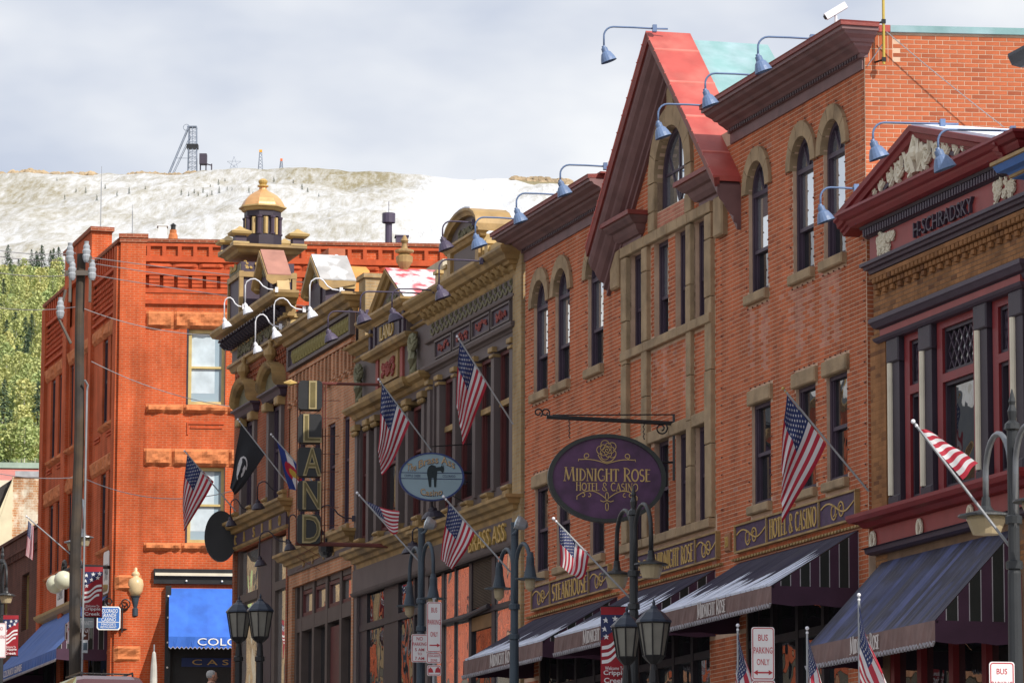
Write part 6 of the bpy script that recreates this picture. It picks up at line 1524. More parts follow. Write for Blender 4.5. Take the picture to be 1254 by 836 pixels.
def flag(label, pts, kind='us', amp=.05, folds=2.2, sag=.06, group='flags on poles along the street', canton=True, thin=.016, name='flag', finial='ball', pole_m=None):
    tip, base, h0, h1, e0, e1 = [Vector(p) for p in pts]
    t = thing(name, label, 'flag', base, 0, group)
    tip, h0, h1, e0, e1 = tip-base, h0-base, h1-base, e0-base, e1-base
    s = MB(); s.tube([(0,0,0), tuple(tip)], thin, 8); part('pole', s, pole_m or GALV, t)
    s = MB(); s.ball(tip+tip.normalized()*.03, .026, 8); s.ball(tip-tip.normalized()*.03, .02, 8); part('finial', s, WHTL if finial == 'ball' else GLR, t)
    nrm = (h1-h0).cross(e0-h0)
    if nrm.length < 1e-6: nrm = Vector((0, -1, 0))
    nrm.normalize(); ph = random.uniform(0, 6)
    if nrm.y > 0: nrm = -nrm
    def S(a, b):
        'a down the hoist, b along the fly'
        p = h0.lerp(h1, a).lerp(e0.lerp(e1, a), b)
        f = amp*min(1, b*2.2+.05)*math.sin(folds*2*math.pi*a+ph+1.3*b)+amp*.5*b*math.sin(folds*4.3*math.pi*a+ph*2+b*2)
        g_ = sag*math.sin(math.pi*b)*(.4+a)
        return p+nrm*f+Vector((0, 0, -g_))+(h1-h0)*(.035*b*math.sin(5*b+ph))
    NS, NT = 39, 30
    c = MB(); idx = {}
    for i in range(NS+1):
        for j in range(NT+1): idx[i, j] = c.vert(tuple(S(i/NS, j/NT)))
    for i in range(NS):
        for j in range(NT):
            a, b = (i+.5)/NS, (j+.5)/NT
            if kind == 'us': k = 2 if (canton and a < 7/13 and b < .4) else (int(a*13) % 2)
            elif kind == 'co':
                d = math.hypot((a-.5)*2, (b-.48)*3); an = math.atan2((a-.5)*2, (b-.48)*3)
                k = 3 if d < .38 else 0 if d < .75 and not (abs(an) < .45) else (1 if 1/3 < a < 2/3 else 2)
            else: k = 0
            c.k = k; c.idx([idx[i, j], idx[i, j+1], idx[i+1, j+1], idx[i+1, j]])
    ms = {'us': [FR, FW_, FB], 'co': [FR, FW_, FDB, FGOLD], 'pow': [FBLK]}[kind]
    co = part('cloth', c, ms, t, smooth=True)
    if kind == 'us' and canton:
        st = MB()
        for r in range(9):
            for q in range(6 if r % 2 == 0 else 5):
                ca, cb = (r+1)/10*7/13, (q*2+1+(r % 2))/12*.4
                for sd in (1, -1):
                    P = [S(ca-y*.022, cb+x*.022*1.0)+nrm*.006*sd for x, y in star_pts(1)]
                    ctr = S(ca, cb)+nrm*.006*sd; ci = st.vert(tuple(ctr)); ii = [st.vert(tuple(p)) for p in P]
                    for k in range(10): st.idx([ci, ii[k], ii[(k+1) % 10]])
        part('stars', st, FW_, co)
    if kind == 'pow':
        st = MB()
        def patch(poly, d=.006):
            for sd in (1, -1): st.face([tuple(S(a, b)+nrm*d*sd) for a, b in poly])
        n = 16
        for sd in (0,):
            for k in range(n):
                a0, a1 = 2*math.pi*k/n, 2*math.pi*(k+1)/n
                if math.pi*.5 < a0 < math.pi*1.9: patch([(.5+.20*math.sin(q)*1.0, .55+r*math.cos(q)) if False else (.5+(r*1.05)*math.sin(q), .55+r*.9*math.cos(q)) for q, r in ((a0,.24),(a1,.24),(a1,.205),(a0,.205))])
        patch([(.28,.42),(.30,.62),(.36,.70),(.42,.72),(.44,.60),(.42,.45),(.36,.40)])
        patch([(.58,.44),(.55,.52),(.60,.56),(.58,.62),(.64,.66),(.70,.60),(.68,.46)])
        part('emblem', st, FW_, co)
    return t
flag('striped national flag on a long pole at the far corner, before the lower pale window', ((-7.861,101.638,12.177),(-6.64,101.745,10.76),(-7.822,101.642,12.098),(-7.172,101.699,11.469),(-7.93,101.632,10.891),(-7.886,101.636,10.28)))
flag('black flag with a white emblem leaning out from the corner casino', ((-6.245,96.358,12.274),(-5.048,96.463,10.76),(-6.188,96.363,12.199),(-5.628,96.412,11.526),(-6.439,96.341,10.751),(-6.327,96.351,10.583)), 'pow', .03, 1.0)
flag('blue white red and gold state flag half hidden by the tall letter sign', ((-5.321,93.604,11.591),(-4.269,93.696,10.412),(-5.212,93.614,11.446),(-4.686,93.66,10.884),(-4.937,93.638,10.408),(-4.45,93.68,10.338)), 'co', .04, 1.2)
flag('national flag hanging over the small gabled casino, just right of the tall letter sign', ((-2.659,84.479,11.577),(-1.596,84.572,10.164),(-2.61,84.483,11.494),(-2.037,84.533,10.739),(-2.674,84.477,10.157),(-2.592,84.485,9.647)))
flag('national flag hanging highest, in front of the lettered frieze windows of the arched casino', ((-1.01,78.723,11.601),(0.025,78.814,9.99),(-0.979,78.726,11.524),(-0.461,78.771,10.726),(-1.057,78.719,10.397),(-0.922,78.731,9.614)))
flag('small national flag blown sideways from the lamp post below the oval donkey sign', ((-2.776,76.509,8.411),(-1.639,76.609,7.17),(-2.643,76.521,8.293),(-2.303,76.551,7.893),(-2.023,76.575,8.103),(-2.052,76.573,7.702)), 'us', .04, 1.4)
flag('national flag on the lamp post in front of the orange reflecting windows', ((-1.117,70.738,7.716),(-0.013,70.834,6.487),(-1.049,70.744,7.648),(-0.613,70.782,7.128),(-1.186,70.732,6.701),(-0.996,70.748,6.524)))
flag('limp two lobed national flag in front of the STEAKHOUSE board', ((0.661,64.302,6.684),(1.798,64.401,5.518),(0.723,64.307,6.609),(1.193,64.348,6.175),(0.757,64.31,5.961),(1.054,64.336,5.764)), 'us', .07, 1.6)
flag('large national flag with gold finial in front of the HOTEL & CASINO board', ((3.951,60.997,8.243),(5.168,61.104,6.786),(3.986,61,8.171),(4.559,61.051,7.46),(3.891,60.992,7.277),(3.879,60.991,6.316)), 'us', .06, 2.0, finial='gold')
flag('sunlit furled flag showing red and white bars, at the right lamp post', ((4.468,46.699,5.94),(5.51,46.79,4.592),(4.504,46.702,5.886),(4.996,46.745,5.324),(4.649,46.715,5.859),(5.164,46.76,5.517)), 'us', .03, 1.0, .01, canton=False)
flag('distant narrow national flag at the left utility pole', ((-11.956,104.413,10.878),(-10.745,104.519,9.852),(-11.935,104.415,10.797),(-11.794,104.428,10.636),(-11.984,104.411,9.927),(-11.803,104.427,9.807)), 'us', .04, 1.5)
def upright(px, py, e0x, label, pts): return flag(label, pts, 'us', .05, 1.5, .02, 'flags on upright poles at the kerb')
def up_pts(tip, h0, h1, e0, e1):
    b = Vector(tip); u = (b.x-A0[0])*Dx+(b.y-A0[1])*Dy; return (tip, (tip[0], tip[1], ground_z(u)), h0, h1, e0, e1)
upright(0,0,0,'national flag on an upright pole just left of the BUS PARKING ONLY sign', up_pts((3.081,57.63,4.533), (3.081,57.632,4.478), (3.044,57.763,3.545), (3.261,57.065,3.698), (3.179,57.283,3.142)))
upright(0,0,0,'narrow national flag on an upright pole in front of the indigo awning corner', up_pts((3.836,54.949,4.287), (3.844,54.922,4.211), (3.852,54.894,3.365), (3.975,54.528,3.551), (3.948,54.551,2.989)))
upright(0,0,0,'tallest national flag on an upright pole crossing the indigo awning lettering', up_pts((4.357,53.098,4.56), (4.357,53.101,4.499), (4.353,53.115,3.498), (4.585,52.365,3.569), (4.603,52.226,2.958)))
# ================================================================== street lamps and lanterns
def street_lamp(label, u, w, zt, za, zl, m, span=.87, rp=.065, bell=False, top='finial', am=None, hk=.74):
    z0 = ground_z(u); t = fthing('street_lamp', label, 'street lamp', u, w, z0, 'double armed street lamps along the kerb')
    s = MB(); s.lathe([(.2,z0),(.2,z0+.12),(.15,z0+.2),(.13,z0+.7),(rp*1.3,z0+.85),(rp*1.15,za-1.6),(rp,za-1.55),(rp,zt)], (u,w,0), 14); part('pole', s, m, t)
    for z in (za-1.5, za-1.0): s = MB(); s.lathe([(rp+.03,z-.05),(rp+.03,z+.03),(rp,z+.05)], (u,w,0), 12); part('collar', s, m, t)
    for sg in (1, -1):
        s = MB(); P = [(u+sg*.03, w, za-1.1), (u+sg*.07, w, za-.45)]+[(u+sg*(.07+(span-.07)*(1-math.cos(R(q)))/2), w, za-.45+.45*math.sin(R(q))) for q in range(15, 181, 15)]+[(u+sg*span, w, zl+.15)]
        s.tube(P, .035, 8); ao = part('arm', s, am or m, t, smooth=True); c = (u+sg*span, w, 0)
        s = MB()
        if bell: s.lathe([(.045,zl+.42),(.055,zl+.36),(.065,zl+.33),(.07,zl+.2),(.09,zl+.10),(.112,zl+.0),(.25,zl-.02),(.25,zl-.032),(.08,zl-.03)], c, 16)
        else: s.lathe([(.045,zl+.2),(.055,zl+.1),(.1*hk,zl+.05),(.34*hk,zl+.0),(.35*hk,zl-.022),(.1*hk,zl-.02)], c, 16)
        part('shade', s, m, ao)
        s = MB(); s.lathe([(.085 if bell else .23*hk, zl-.02), (.09 if bell else .24*hk, zl-.06), (.075 if bell else .17*hk, zl-.18 if bell else zl-.22), (.02, zl-.23)], c, 14); part('bowl', s, BOWL, ao)
    s = MB()
    if top == 'finial': s.lathe([(rp,zt-.02),(rp+.03,zt),(rp+.02,zt+.06),(.04,zt+.1),(.055,zt+.2),(.03,zt+.27),(.04,zt+.31),(.005,zt+.45)], (u,w,0), 10)
    else: s.lathe([(rp+.01,zt-.03),(rp+.01,zt+.01),(.01,zt+.02)], (u,w,0), 10)
    part('finial', s, m, t)
    return t
u, z = (3.73,5.872); street_lamp('charcoal double armed street lamp in front of the big oval hotel sign', u, 2.4, 6.753, 6.848+.02, 5.934, PSTK)
u, z = (10.379,6.465); street_lamp('slate blue double armed lamp post left of the snowy STEAKHOUSE awning', u, 2.4, 7.284, 6.892, 6.292, PSTB, .95, bell=True, top='cap')
u, z = (16.571,7.016); street_lamp('slate blue double armed lamp post below the oval donkey sign', u, 2.4, 7.787, 7.485, 6.479, PSTB, .85, bell=True, top='cap')
u, z = (-14.139,4.796); street_lamp('large charcoal lamp post with silvery arms cut by the right border', u, 3.6, 5.876, 5.876, 5.004, PSTK, .80, am=PSTS, hk=.92)
u, z = (45.611,9.78); street_lamp('grey double armed lamp post standing against the wooden utility pole', u, 3.6, 11.101, 11.244, 10.307, PSTS, .65)
u, z = (57.643,9.309); street_lamp('dark lamp post half cut off by the left border', u, 3.6, 10.809, 10.742, 9.861, PSTK, .8)
s0 = (-1.496,76.099,7.844); t = thing('floodlight', 'small round grey floodlight atop the lamp post below the donkey sign', 'floodlight', s0, CR)
def round_head(t):
    s = MB(); s.lathe([(.02,-.16),(.08,-.12),(.12,0),(.12,.05)], (0,0,0), 12, Matrix.Rotation(R(-70), 3, 'Y')); part('housing', s, GALV, t); s = MB(); s.lathe([(.11,.05),(.10,.055),(.01,.07)], (0,0,0), 12, Matrix.Rotation(R(-70), 3, 'Y')); part('lens', s, GLF, t)
    s = MB(); s.tube([(0,0,-.05),(-.06,0,-.16),(-.12,0,-.2)], .025, 6); part('bracket', s, PSTB, t)
round_head(t)
s0 = (0.125,70.341,7.259); t = thing('floodlight', 'small round grey floodlight atop the lamp post left of the snowy awning', 'floodlight', s0, CR); round_head(t)
def lantern_post(label, px_, w, u, zt, sc_=1.0):
    z0 = ground_z(u); t = fthing('lantern_post', label, 'lantern', u, w, z0, 'old style lantern posts')
    k = sc_; zg1, zg0 = zt-.30*k, zt-.78*k
    s = MB(); s.lathe([(.16,z0),(.16,z0+.2),(.08,z0+.4),(.075,zg0-.5),(.1,zg0-.48),(.1,zg0-.4),(.075,zg0-.38),(.06,zg0-.2)], (u,w,0), 12); part('post', s, BLKM, t)
    s = MB(); s.lathe([(.06,zg0-.2),(.05,zg0-.12),(.12*k,zg0-.06),(.17*k,zg0),(.16*k,zg0+.01)], (u,w,0), 8, ph=.5)
    for q in range(8):
        a = 2*math.pi*(q+.5)/8; s.tube([(u+.155*k*math.cos(a), w+.155*k*math.sin(a), zg0), (u+.235*k*math.cos(a), w+.235*k*math.sin(a), zg1)], .012, 5)
    s.lathe([(.235*k,zg1-.02),(.25*k,zg1),(.25*k,zg1+.02)], (u,w,0), 8, ph=.5); lo = part('cage', s, BLKM, t)
    s = MB(); s.lathe([(.145*k,zg0+.01),(.222*k,zg1-.01)], (u,w,0), 8, ph=.5); part('pane', s, LANG, lo)
    s = MB(); s.lathe([(.26*k,zg1),(.255*k,zg1+.03),(.15*k,zg1+.14*k),(.06*k,zg1+.20*k),(.05*k,zg1+.23*k),(.02,zg1+.25*k),(.025,zg1+.29*k),(.004,zt+.04)], (u,w,0), 8, ph=.5); part('roof', s, mat('blue_black_paint', (.018,.028,.05), .35, .2) if 'blue_black_paint' not in MATS else MATS['blue_black_paint'], lo)
u, z = (2.476,5.022); lantern_post('lantern post in front of the Cripple Creek banner, left one of the near pair', 0, 2.9, u, 5.215, .92)
u, z = (0.531,4.867); lantern_post('lantern post right of the Cripple Creek banner, right one of the near pair', 0, 3.1, u, 5.16, 1.0)
u, z = (28.529,7.047); lantern_post('lantern post overlapping the sunlit blue awning lettering, left one of the far pair', 0, 3.2, u, 7.506, 1.08)
u, z = (26.476,6.887); lantern_post('lantern post in front of the corner casino window, right one of the far pair', 0, 3.2, u, 7.368, 1.08)
# globe lamp on the orange block
P0 = (-10.568,119.222,10.149); t = thing('wall_lamp', 'tan acorn globe lamp on a bracket at the corner of the orange brick block', 'lamp', P0, CR)
s = MB(); s.lathe([(.03,-.55),(.09,-.5),(.09,-.3),(.06,-.28),(.12,.0),(.16,.05)], n=12); s.tube([(0,0,-.4),(.1,.2,-.45),(.35,.3,-.4),(.4,.3,-.1),(.45,.3,.12),(.8,.3,.14)], .025, 6); part('bracket', s, PSTB, t)
s = MB(); s.lathe([(.13,.05),(.2,.2),(.23,.38),(.2,.52),(.12,.58),(.1,.62),(.13,.66),(.1,.72),(.05,.76),(.06,.82),(.01,.9)], n=16); part('globe', s, mat('warm_globe_glass', (.62,.47,.27), .3, .08), t, smooth=True)
P0 = (-12.759,119.05,10.533); t = thing('globe_lamp', 'pair of pale globe lamps on an ornate black bracket over the street side awning', 'lamp', P0, ROTZ)
s = MB(); s.ball((.25,0,0), .27, 14); s.ball((-.45,-.1,.06), .27, 14); part('globe', s, mat('milky_glass', (.55,.55,.42), .3, .08), t, smooth=True)
s = MB(); P = spiral(0,.4,.28,1.3,0,1,20,.2); s.tube([(p[0],-.2,p[1]) for p in P], .05, 6); s.tube([(.25,0,.25),(.1,-.5,.5),(0,-1.6,.5)], .05, 6); s.tube([(-.45,-.1,.3),(-.2,-.5,.5),(0,-1.6,.5)], .05, 6); part('bracket', s, BLKM, t)
# ================================================================== utility pole and wires
pb = (-10.387,101.033,11.248); ug = 42.511
t = thing('utility_pole', 'weathered wooden utility pole with porcelain insulators at its head', 'utility pole', (pb[0], pb[1], ground_z(ug)), 0)
zt = (-10.487,101.389,16.892)[2]-ground_z(ug)
s = MB(); n = 14; s.tube([(0.02*math.sin(k*.9), .02*math.cos(k*.7), zt*k/n) for k in range(n+1)], .145, 12, .105); part('pole', s, mat('weathered_pole_wood', (.075,.052,.034), .9, .4, 1.5, .5, 6, c2=(.045,.04,.038), c2t=(.4,.6), c2s=1.0), t)
s = MB()
for dx, dz in ((-.24,.05),(.24,.02)): s.box(dx-.03, dx+.03, -.25, -.17, zt-1.2, zt-.1+dz)
s.box(-.36,.36,-.24,-.17,zt-.55,zt-.43); s.tube([(-.2,-.2,zt-2.2),(-.5,-.2,zt-1.6),(-.35,-.2,zt-.9)], .035, 6); part('bracket', s, mat('grey_wood_bracket', (.12,.10,.085), .9), t)
INS = mat('porcelain', (.33,.35,.38), .2, .1)
for k, (dx, dz) in enumerate(((-.42,-.02),(-.32,-.42),(.22,.02),(.45,-.42),(-.75,-1.35))):
    s = MB(); q = .5; s.lathe([(.05,-.25),(.16*q,-.2),(.2*q,-.1),(.1,-.09),(.17*q,-.06),(.2*q,.02),(.1,.04),(.15*q,.07),(.16*q,.14),(.05,.2),(.06,.26)], (dx*.62,-.2,zt+dz), 12); part('insulator', s, INS, t)
s = MB(); s.tube([(.2,-.1,0),(.2,-.1,zt*.72),(.22,-.12,zt*.73),(.15,-.2,zt*.74)], .026, 8); part('conduit', s, GALV, t)
def wire(label, a, b, sag, r=.011, group='overhead wires'):
    a, b = Vector(a), Vector(b); t = thing('overhead_wire', label, 'wire', a, 0, group); s = MB(); n = 24
    s.tube([tuple((b-a)*k/n+Vector((0,0,-sag*4*(k/n)*(1-k/n)))) for k in range(n+1)], r, 5); part('cable', s, WIREM, t)
Y1 = pb[1]-.35; Y0 = 96
for k, (l, lz, m_, mz, rx, rz_, lab) in enumerate(((-30,306,92,313,700,352,'topmost overhead wire meeting the insulators of the wooden pole'),(-30,312,90,321,700,372,'second overhead wire from the top at the wooden pole'),(-30,332,86,341,600,403,'third overhead wire, passing low behind the pole head insulators'))):
    wire(lab, (-14.339,112,18.935) if k == 0 else (-14.337,112,18.78) if k == 1 else (-14.331,112,18.338), (-11.152,107,17.912) if k == 0 else (-11.192,107,17.743) if k == 1 else (-11.27,107,17.342), .1)
    wire(lab.replace('meeting', 'running right from').replace('second overhead wire from the top at', 'second overhead wire running right from').replace('passing low behind', 'running right from below'), (-10.901,107,17.826) if k == 0 else (-10.857,107,17.678) if k == 1 else (-10.896,107,17.382), (1.424,100,15.632) if k == 0 else (1.422,100,15.239) if k == 1 else (1.42,100,14.885), .15)
wire('lowest of the slack wires in front of the orange brick wall', (-14.098,112,17.321), (-11.053,107,16.539), .1); wire('slack wire sloping down across the orange wall towards the corner casino', (-11.053,107,16.539), (-6.865,108,15.978), .25)
wire('short dark wire sagging from the pole to the pale upper window', (-10.804,108,15.271), (-6.727,106,13.812), .2); wire('pale wire looped low across the orange wall', (-10.897,108,12.233), (-6.921,106,11.746), .35); wire('pale wire at the lower left running to the wooden pole', (-14.033,112,12.914), (-11.003,107,12.162), .1)
# ================================================================== hanging signs
# big oval
u0 = 9.06; P0 = (1.574,69.872,7.952); t = thing('hanging_sign', 'large purple oval sign reading MIDNIGHT ROSE HOTEL & CASINO under a gilt rose', 'sign', P0, CR)
RX, RZ_ = .985, .735
def ell(rx, rz, n=48): return [(-rx*math.cos(2*math.pi*k/n), rz*math.sin(2*math.pi*k/n)) for k in range(n)]
# local: x right, -y faces the camera; reuse (u,w,z) generators turned round
class Turn:
    def __call__(s, u, w, z): return (-u, -w, z)
TN = Turn()
s = MB(TN); s.poly(ell(RX*.94, RZ_*.93), -.05, .05); part('board', s, mat('dark_purple_board', (.078,.030,.085), .5, .45, 3, .15, 12), t)
s = MB(TN); n = 48
for k in range(n):
    a, b = 2*math.pi*k/n, 2*math.pi*(k+1)/n
    s.poly([(q*RX*math.cos(x), q*RZ_*math.sin(x)) for q, x in ((1, a), (1, b), (.92, b), (.92, a))], -.09, .09)
part('rim', s, mat('dark_green_grey_rim', (.022,.026,.024), .4, .2), t)
s = MB(TN); deco(s, 'MIDNIGHT ROSE', .0, .05, .055, 1.46, .20, .012, 1.12); deco(s, 'HOTEL & CASINO', -.0, .05, -.145, 1.04, .125, .012, 1.1, .9); part('letters', s, GLR, t)
s = MB(TN)
for rr, tn, ph in ((.165, 0, 0), (.12, 0, 1), (.075, 0, 2)):
    pet = 5
    for q in range(pet):
        a = 2*math.pi*q/pet+ph*.6; P = [(rr*.62*math.cos(a)+rr*.42*math.cos(a+b_), .47+rr*.62*math.sin(a)*.95+rr*.42*math.sin(a+b_)) for b_ in [R(x) for x in range(-110, 111, 20)]]; s.ribbon(P, .011, .05, .062)
s.ribbon(spiral(0,.47,.06,1.6,0,1,20,.1), .011, .05, .064)
s.ribbon([(.16*math.cos(R(a)), .46+.19*math.sin(R(a))) for a in range(200, 341, 14)], .014, .05, .063)
part('rose', s, GLR, t)
s = MB(TN)
for sg in (1, -1):
    s.ribbon([(sg*x, .245+.05*(x/.5)**2+(.05*math.sin(x*6))) for x in [i*.04 for i in range(12)]]+[(sg*.47, .315), (sg*.475, .28)], .013, .05, .062)
    s.ribbon(spiral(sg*.335, .37, .05, 1.1, R(-90), sg, 16, .5), .012, .05, .062)
    s.ribbon([(sg*(.03+.47*q), -.38+.17*math.sin(math.pi*(.1+.75*q))) for q in [i/14 for i in range(15)]]+[(sg*.5, -.36)], .013, .05, .062)
    for c_ in (.30, .40): s.ribbon(spiral(sg*c_, -.285, .04, .6, R(90), sg, 10, .5), .012, .05, .061)
    s.ribbon([(0, -.37), (sg*.06, -.39), (sg*.11, -.37)], .013, .05, .061)
for zz in (-.30, -.47): s.ribbon([(.025*math.sin(2*math.pi*k/12), zz+.07*math.cos(2*math.pi*k/12)) for k in range(13)], .011, .05, .062)
part('flourish', s, GLR, t)
t2 = thing('sign_bracket', 'black iron bracket with curled tip holding the big oval hotel sign', 'bracket', P0, CR)
s = MB(); zt = (-1.147,8.947)[1]-(-1.153,7.952)[1]; xl, xr = -1.0, 1.12
s.tube([(xl,0,zt+.02),(xr,.06,zt-.05)], .035, 6); s.tube([(xl+.1,0,zt+.05),(xr+.2,.06,zt+.1)], .012, 5); s.tube([(xr+.02,.06,zt+.1),(xr+.02,.06,zt-1.0)], .035, 6); s.tube([(xr,.06,zt-.7),(xr-.25,.05,zt-.7)], .02, 5)
for q in (0, .12): P = spiral(xl-.02-q, zt+.09, .075, 1.2, R(-60), 1, 16, .4); s.tube([(p[0], 0, p[1]) for p in P], .014, 5)
P = spiral(xr-.2, zt-.14, .11, 1.4, R(120), -1, 18, .3); s.tube([(p[0], .05, p[1]) for p in P], .014, 5)
part('bar', s, BLKM, t2)
for x in (-.62, .62):
    s = MB()
    for k in range(8): s.tube([(x+.0, 0, zt-.02-k*.04), (x+.012*(1 if k % 2 else -1), 0, zt-.055-k*.04)], .01, 5)
    part('chain', s, BLKM, t2)
# donkey oval
P0 = (-1.563,82.36,9.393); t = thing('hanging_sign', 'pale blue oval sign reading The Brass Ass Casino around a dark donkey', 'sign', P0, CR); RX, RZ_ = .64, .475
s = MB(TN); s.poly(ell(RX*.955, RZ_*.94), -.05, .05); part('board', s, mat('pale_blue_board', (.26,.36,.42), .5, .06), t)
s = MB(TN)
for k in range(n):
    a, b = 2*math.pi*k/n, 2*math.pi*(k+1)/n
    s.poly([(q*RX*math.cos(x), q*RZ_*math.sin(x)) for q, x in ((1, a), (1, b), (.94, b), (.94, a))], -.06, .06)
part('rim', s, mat('navy_rim', (.02,.04,.16), .4), t)
NVY = mat('navy_lettering', (.015,.03,.10), .5); TLB = mat('teal_black', (.01,.022,.028), .6)
s = MB(TN); text(s, 'The', .39, .05, .18, .19, .15, .006, .02, arc=.0, slant=.1); text(s, 'Brass Ass', -.10, .05, .225, .72, .16, .006, .02, arc=.11); text(s, 'Casino', -.0, .05, -.29, .44, .14, .006, .02, arc=-.03); part('letter_shadow', s, NVY, t)
s = MB(TN); text(s, 'The', .392, .056, .184, .18, .13, .004, arc=.0, slant=.1); text(s, 'Brass Ass', -.097, .056, .229, .70, .14, .004, arc=.11); text(s, 'Casino', .003, .056, -.286, .42, .12, .004, arc=-.03); part('letters', s, mat('tan_lettering', (.55,.36,.16), .5), t)
s = MB(TN)
for z in (.075, -.04): s.ribbon([(-RX*.93, z), (RX*.93, z)], .014, .05, .054)
text(s, 'CRIPPLE CREEK', .37, .05, .015, .32, .05, .004); text(s, 'COLORADO', -.34, .05, .015, .25, .05, .004); part('small_letters', s, NVY, t)
s = MB(TN)
s.poly([(.06,.20),(.0,.235),(-.08,.21),(-.11,.1),(-.10,.0),(-.09,-.2),(-.05,-.2),(-.04,-.02),(.0,-.02),(.01,-.2),(.05,-.2),(.07,-.05),(.09,.05),(.085,.14)][::-1], .05, .06)
s.poly([(-.06,.18),(-.18,.2),(-.2,.24),(-.215,.19),(-.225,.24),(-.24,.17),(-.235,.1),(-.21,.08),(-.17,.12),(-.1,.11)][::-1], .05, .0605)
part('donkey', s, TLB, t)
t2 = thing('sign_bracket', 'thin black bracket tying the oval donkey sign to the casino wall', 'bracket', P0, CR)
s = MB(); s.tube([(0,.0,.47),(0,.02,.6),(1.5,.3,.75)], .012, 5); s.tube([(.62,0,.1),(.95,.1,.1)], .03, 6); s.tube([(.95,.1,.35),(.95,.1,-.45)], .03, 6); s.tube([(.3,0,-.3),(1.0,.1,-.65)], .01, 5); part('bar', s, BLKM, t2)
# tall letter sign
OLB = mat('dull_brass_outline', (.33,.26,.13), .5, .2)
P0 = (-4.216,87.997,10.328); t = thing('hanging_sign', 'tall vertical sign of five black boxes spelling ILAND', 'sign', P0, CR)
sc_ = 5200/ (P0[1]*1.0)
hgt = (1/5200)*P0[1]*1.02
for k, ch in enumerate('ILAND'):
    zc = (2-k)*40.6*hgt; s = MB(TN); b_ = 14.2*hgt; hz = 17.6*hgt; r_ = .07
    P = []
    for cx_, cz_, a0 in ((b_-r_, hz-r_, 0), (-b_+r_, hz-r_, 90), (-b_+r_, -hz+r_, 180), (b_-r_, -hz+r_, 270)): P += [(cx_+r_*math.cos(R(a0+q)), zc+cz_+r_*math.sin(R(a0+q))) for q in (0, 30, 60, 90)]
    s.poly(P[::-1], -.16, .16); bo = part('letter_box', s, BLK, t)
    s = MB(TN); wd = .34 if ch != 'I' else .12; hh = .55
    text(s, ch, -.05, .16, zc, wd+.045, hh+.045, .03, .02); part('letter', s, OLB, bo)
    s = MB(TN); text(s, ch, -.05, .191, zc, wd-.02, hh-.03, .006, -.012); part('letter_face', s, mat('dull_brass_face', (.13,.10,.035), .6, .3) if 'dull_brass_face' not in MATS else MATS['dull_brass_face'], bo)
t2 = thing('iron_bracket', 'rust red iron frame and lattice around the tall vertical letter sign', 'frame', P0, CR)
s = MB(); zt, zb = 97*hgt, -98*hgt
s.tube([(-15*hgt,0,zt),(84*hgt,.1,zt)], .03, 6); s.tube([(-16*hgt,0,zb),(108*hgt,.1,zb-.02)], .045, 6)
for x in (-15*hgt, 15.5*hgt, -12*hgt, 19*hgt): s.tube([(x,.02,zt),(x,.02,zb)], .012, 5)
for k in range(10): z = zb+(zt-zb)*k/9; s.tube([(-15*hgt,.02,z),(36*hgt,.05,z+.02)], .008, 4)
part('bar', s, REDM, t2)
s = MB(); s.lathe([(.01,-.14),(.07,0),(.01,.14)], (-24*hgt,0,zt), 6, Matrix.Rotation(R(90),3,'Y')); part('finial', s, GLR, t2)
s = MB()
for k in range(14):
    z = zt-k*.28; 
    for sg in (1,-1): s.tube([(-sg*14*hgt,.03,z),(sg*14*hgt,.03,z-.28)], .006, 4)
part('lattice', s, REDM, t2)
# round disc, blue boards, plates
P0 = (-7.115,103.573,10.332); t = thing('hanging_sign', 'large black round sign hanging edge of the corner casino, seen from its dark side', 'sign', P0, CR)
s = MB(TN); s.poly([(.40*math.cos(2*math.pi*k/32), .62*math.sin(2*math.pi*k/32)) for k in range(32)][::-1], -.12, .12); part('disc', s, BLK, t)
s = MB(); s.tube([(.3,0,.3),(.62,.1,.3)], .03, 6); s.tube([(.3,0,-.3),(.62,.1,-.3)], .03, 6); part('bracket', s, BLKM, t)
P0 = (-11.292,119.047,9.563); t = thing('hanging_sign', 'small blue and white notched board reading COLORADO GRANDE CASINO on two black brackets', 'sign', P0, CR); q = .022
BLS = mat('sign_blue', (.04,.14,.42), .4, .08)
s = MB(TN); s.poly([(-.28,-.33),(.28,-.33),(.33,-.27),(.33,.27),(.28,.33),(-.28,.33),(-.33,.27),(-.33,-.27)][::-1], -.03, .03); part('board', s, WHT, t)
s = MB(TN); s.poly([(-.26,-.30),(.26,-.30),(.30,-.25),(.30,.25),(.26,.30),(-.26,.30),(-.30,.25),(-.30,-.25)][::-1], .03, .036); part('panel', s, BLS, t)
s = MB(TN); text(s, 'COLORADO', 0, .036, .21, .5, .11, .006); text(s, 'GRANDE', 0, .036, .08, .42, .11, .006); text(s, 'CASINO', 0, .036, -.04, .40, .10, .006); s.ribbon([(-.29,-.11),(.29,-.11)], .015, .036, .042); text(s, "MAGGIE'S", 0, .036, -.17, .4, .065, .006); text(s, 'RESTAURANT', 0, .036, -.25, .44, .06, .006); part('letters', s, WHT, t)
s = MB(); s.tube([(.33,0,.25),(.7,.2,.25)], .025, 5); s.tube([(.33,0,-.3),(.7,.2,-.3)], .025, 5); s.box(.36,.40,-.02,.02,-.4,.4); P = spiral(.45,.42,.16,1.3,R(-90),1,16,.3); s.tube([(p[0],.0,p[1]) for p in P], .02, 5); P = spiral(-.0,.46,.14,1.2,R(-90),-1,16,.3); s.tube([(p[0],.0,p[1]) for p in P], .02, 5); part('bracket', s, BLKM, t)
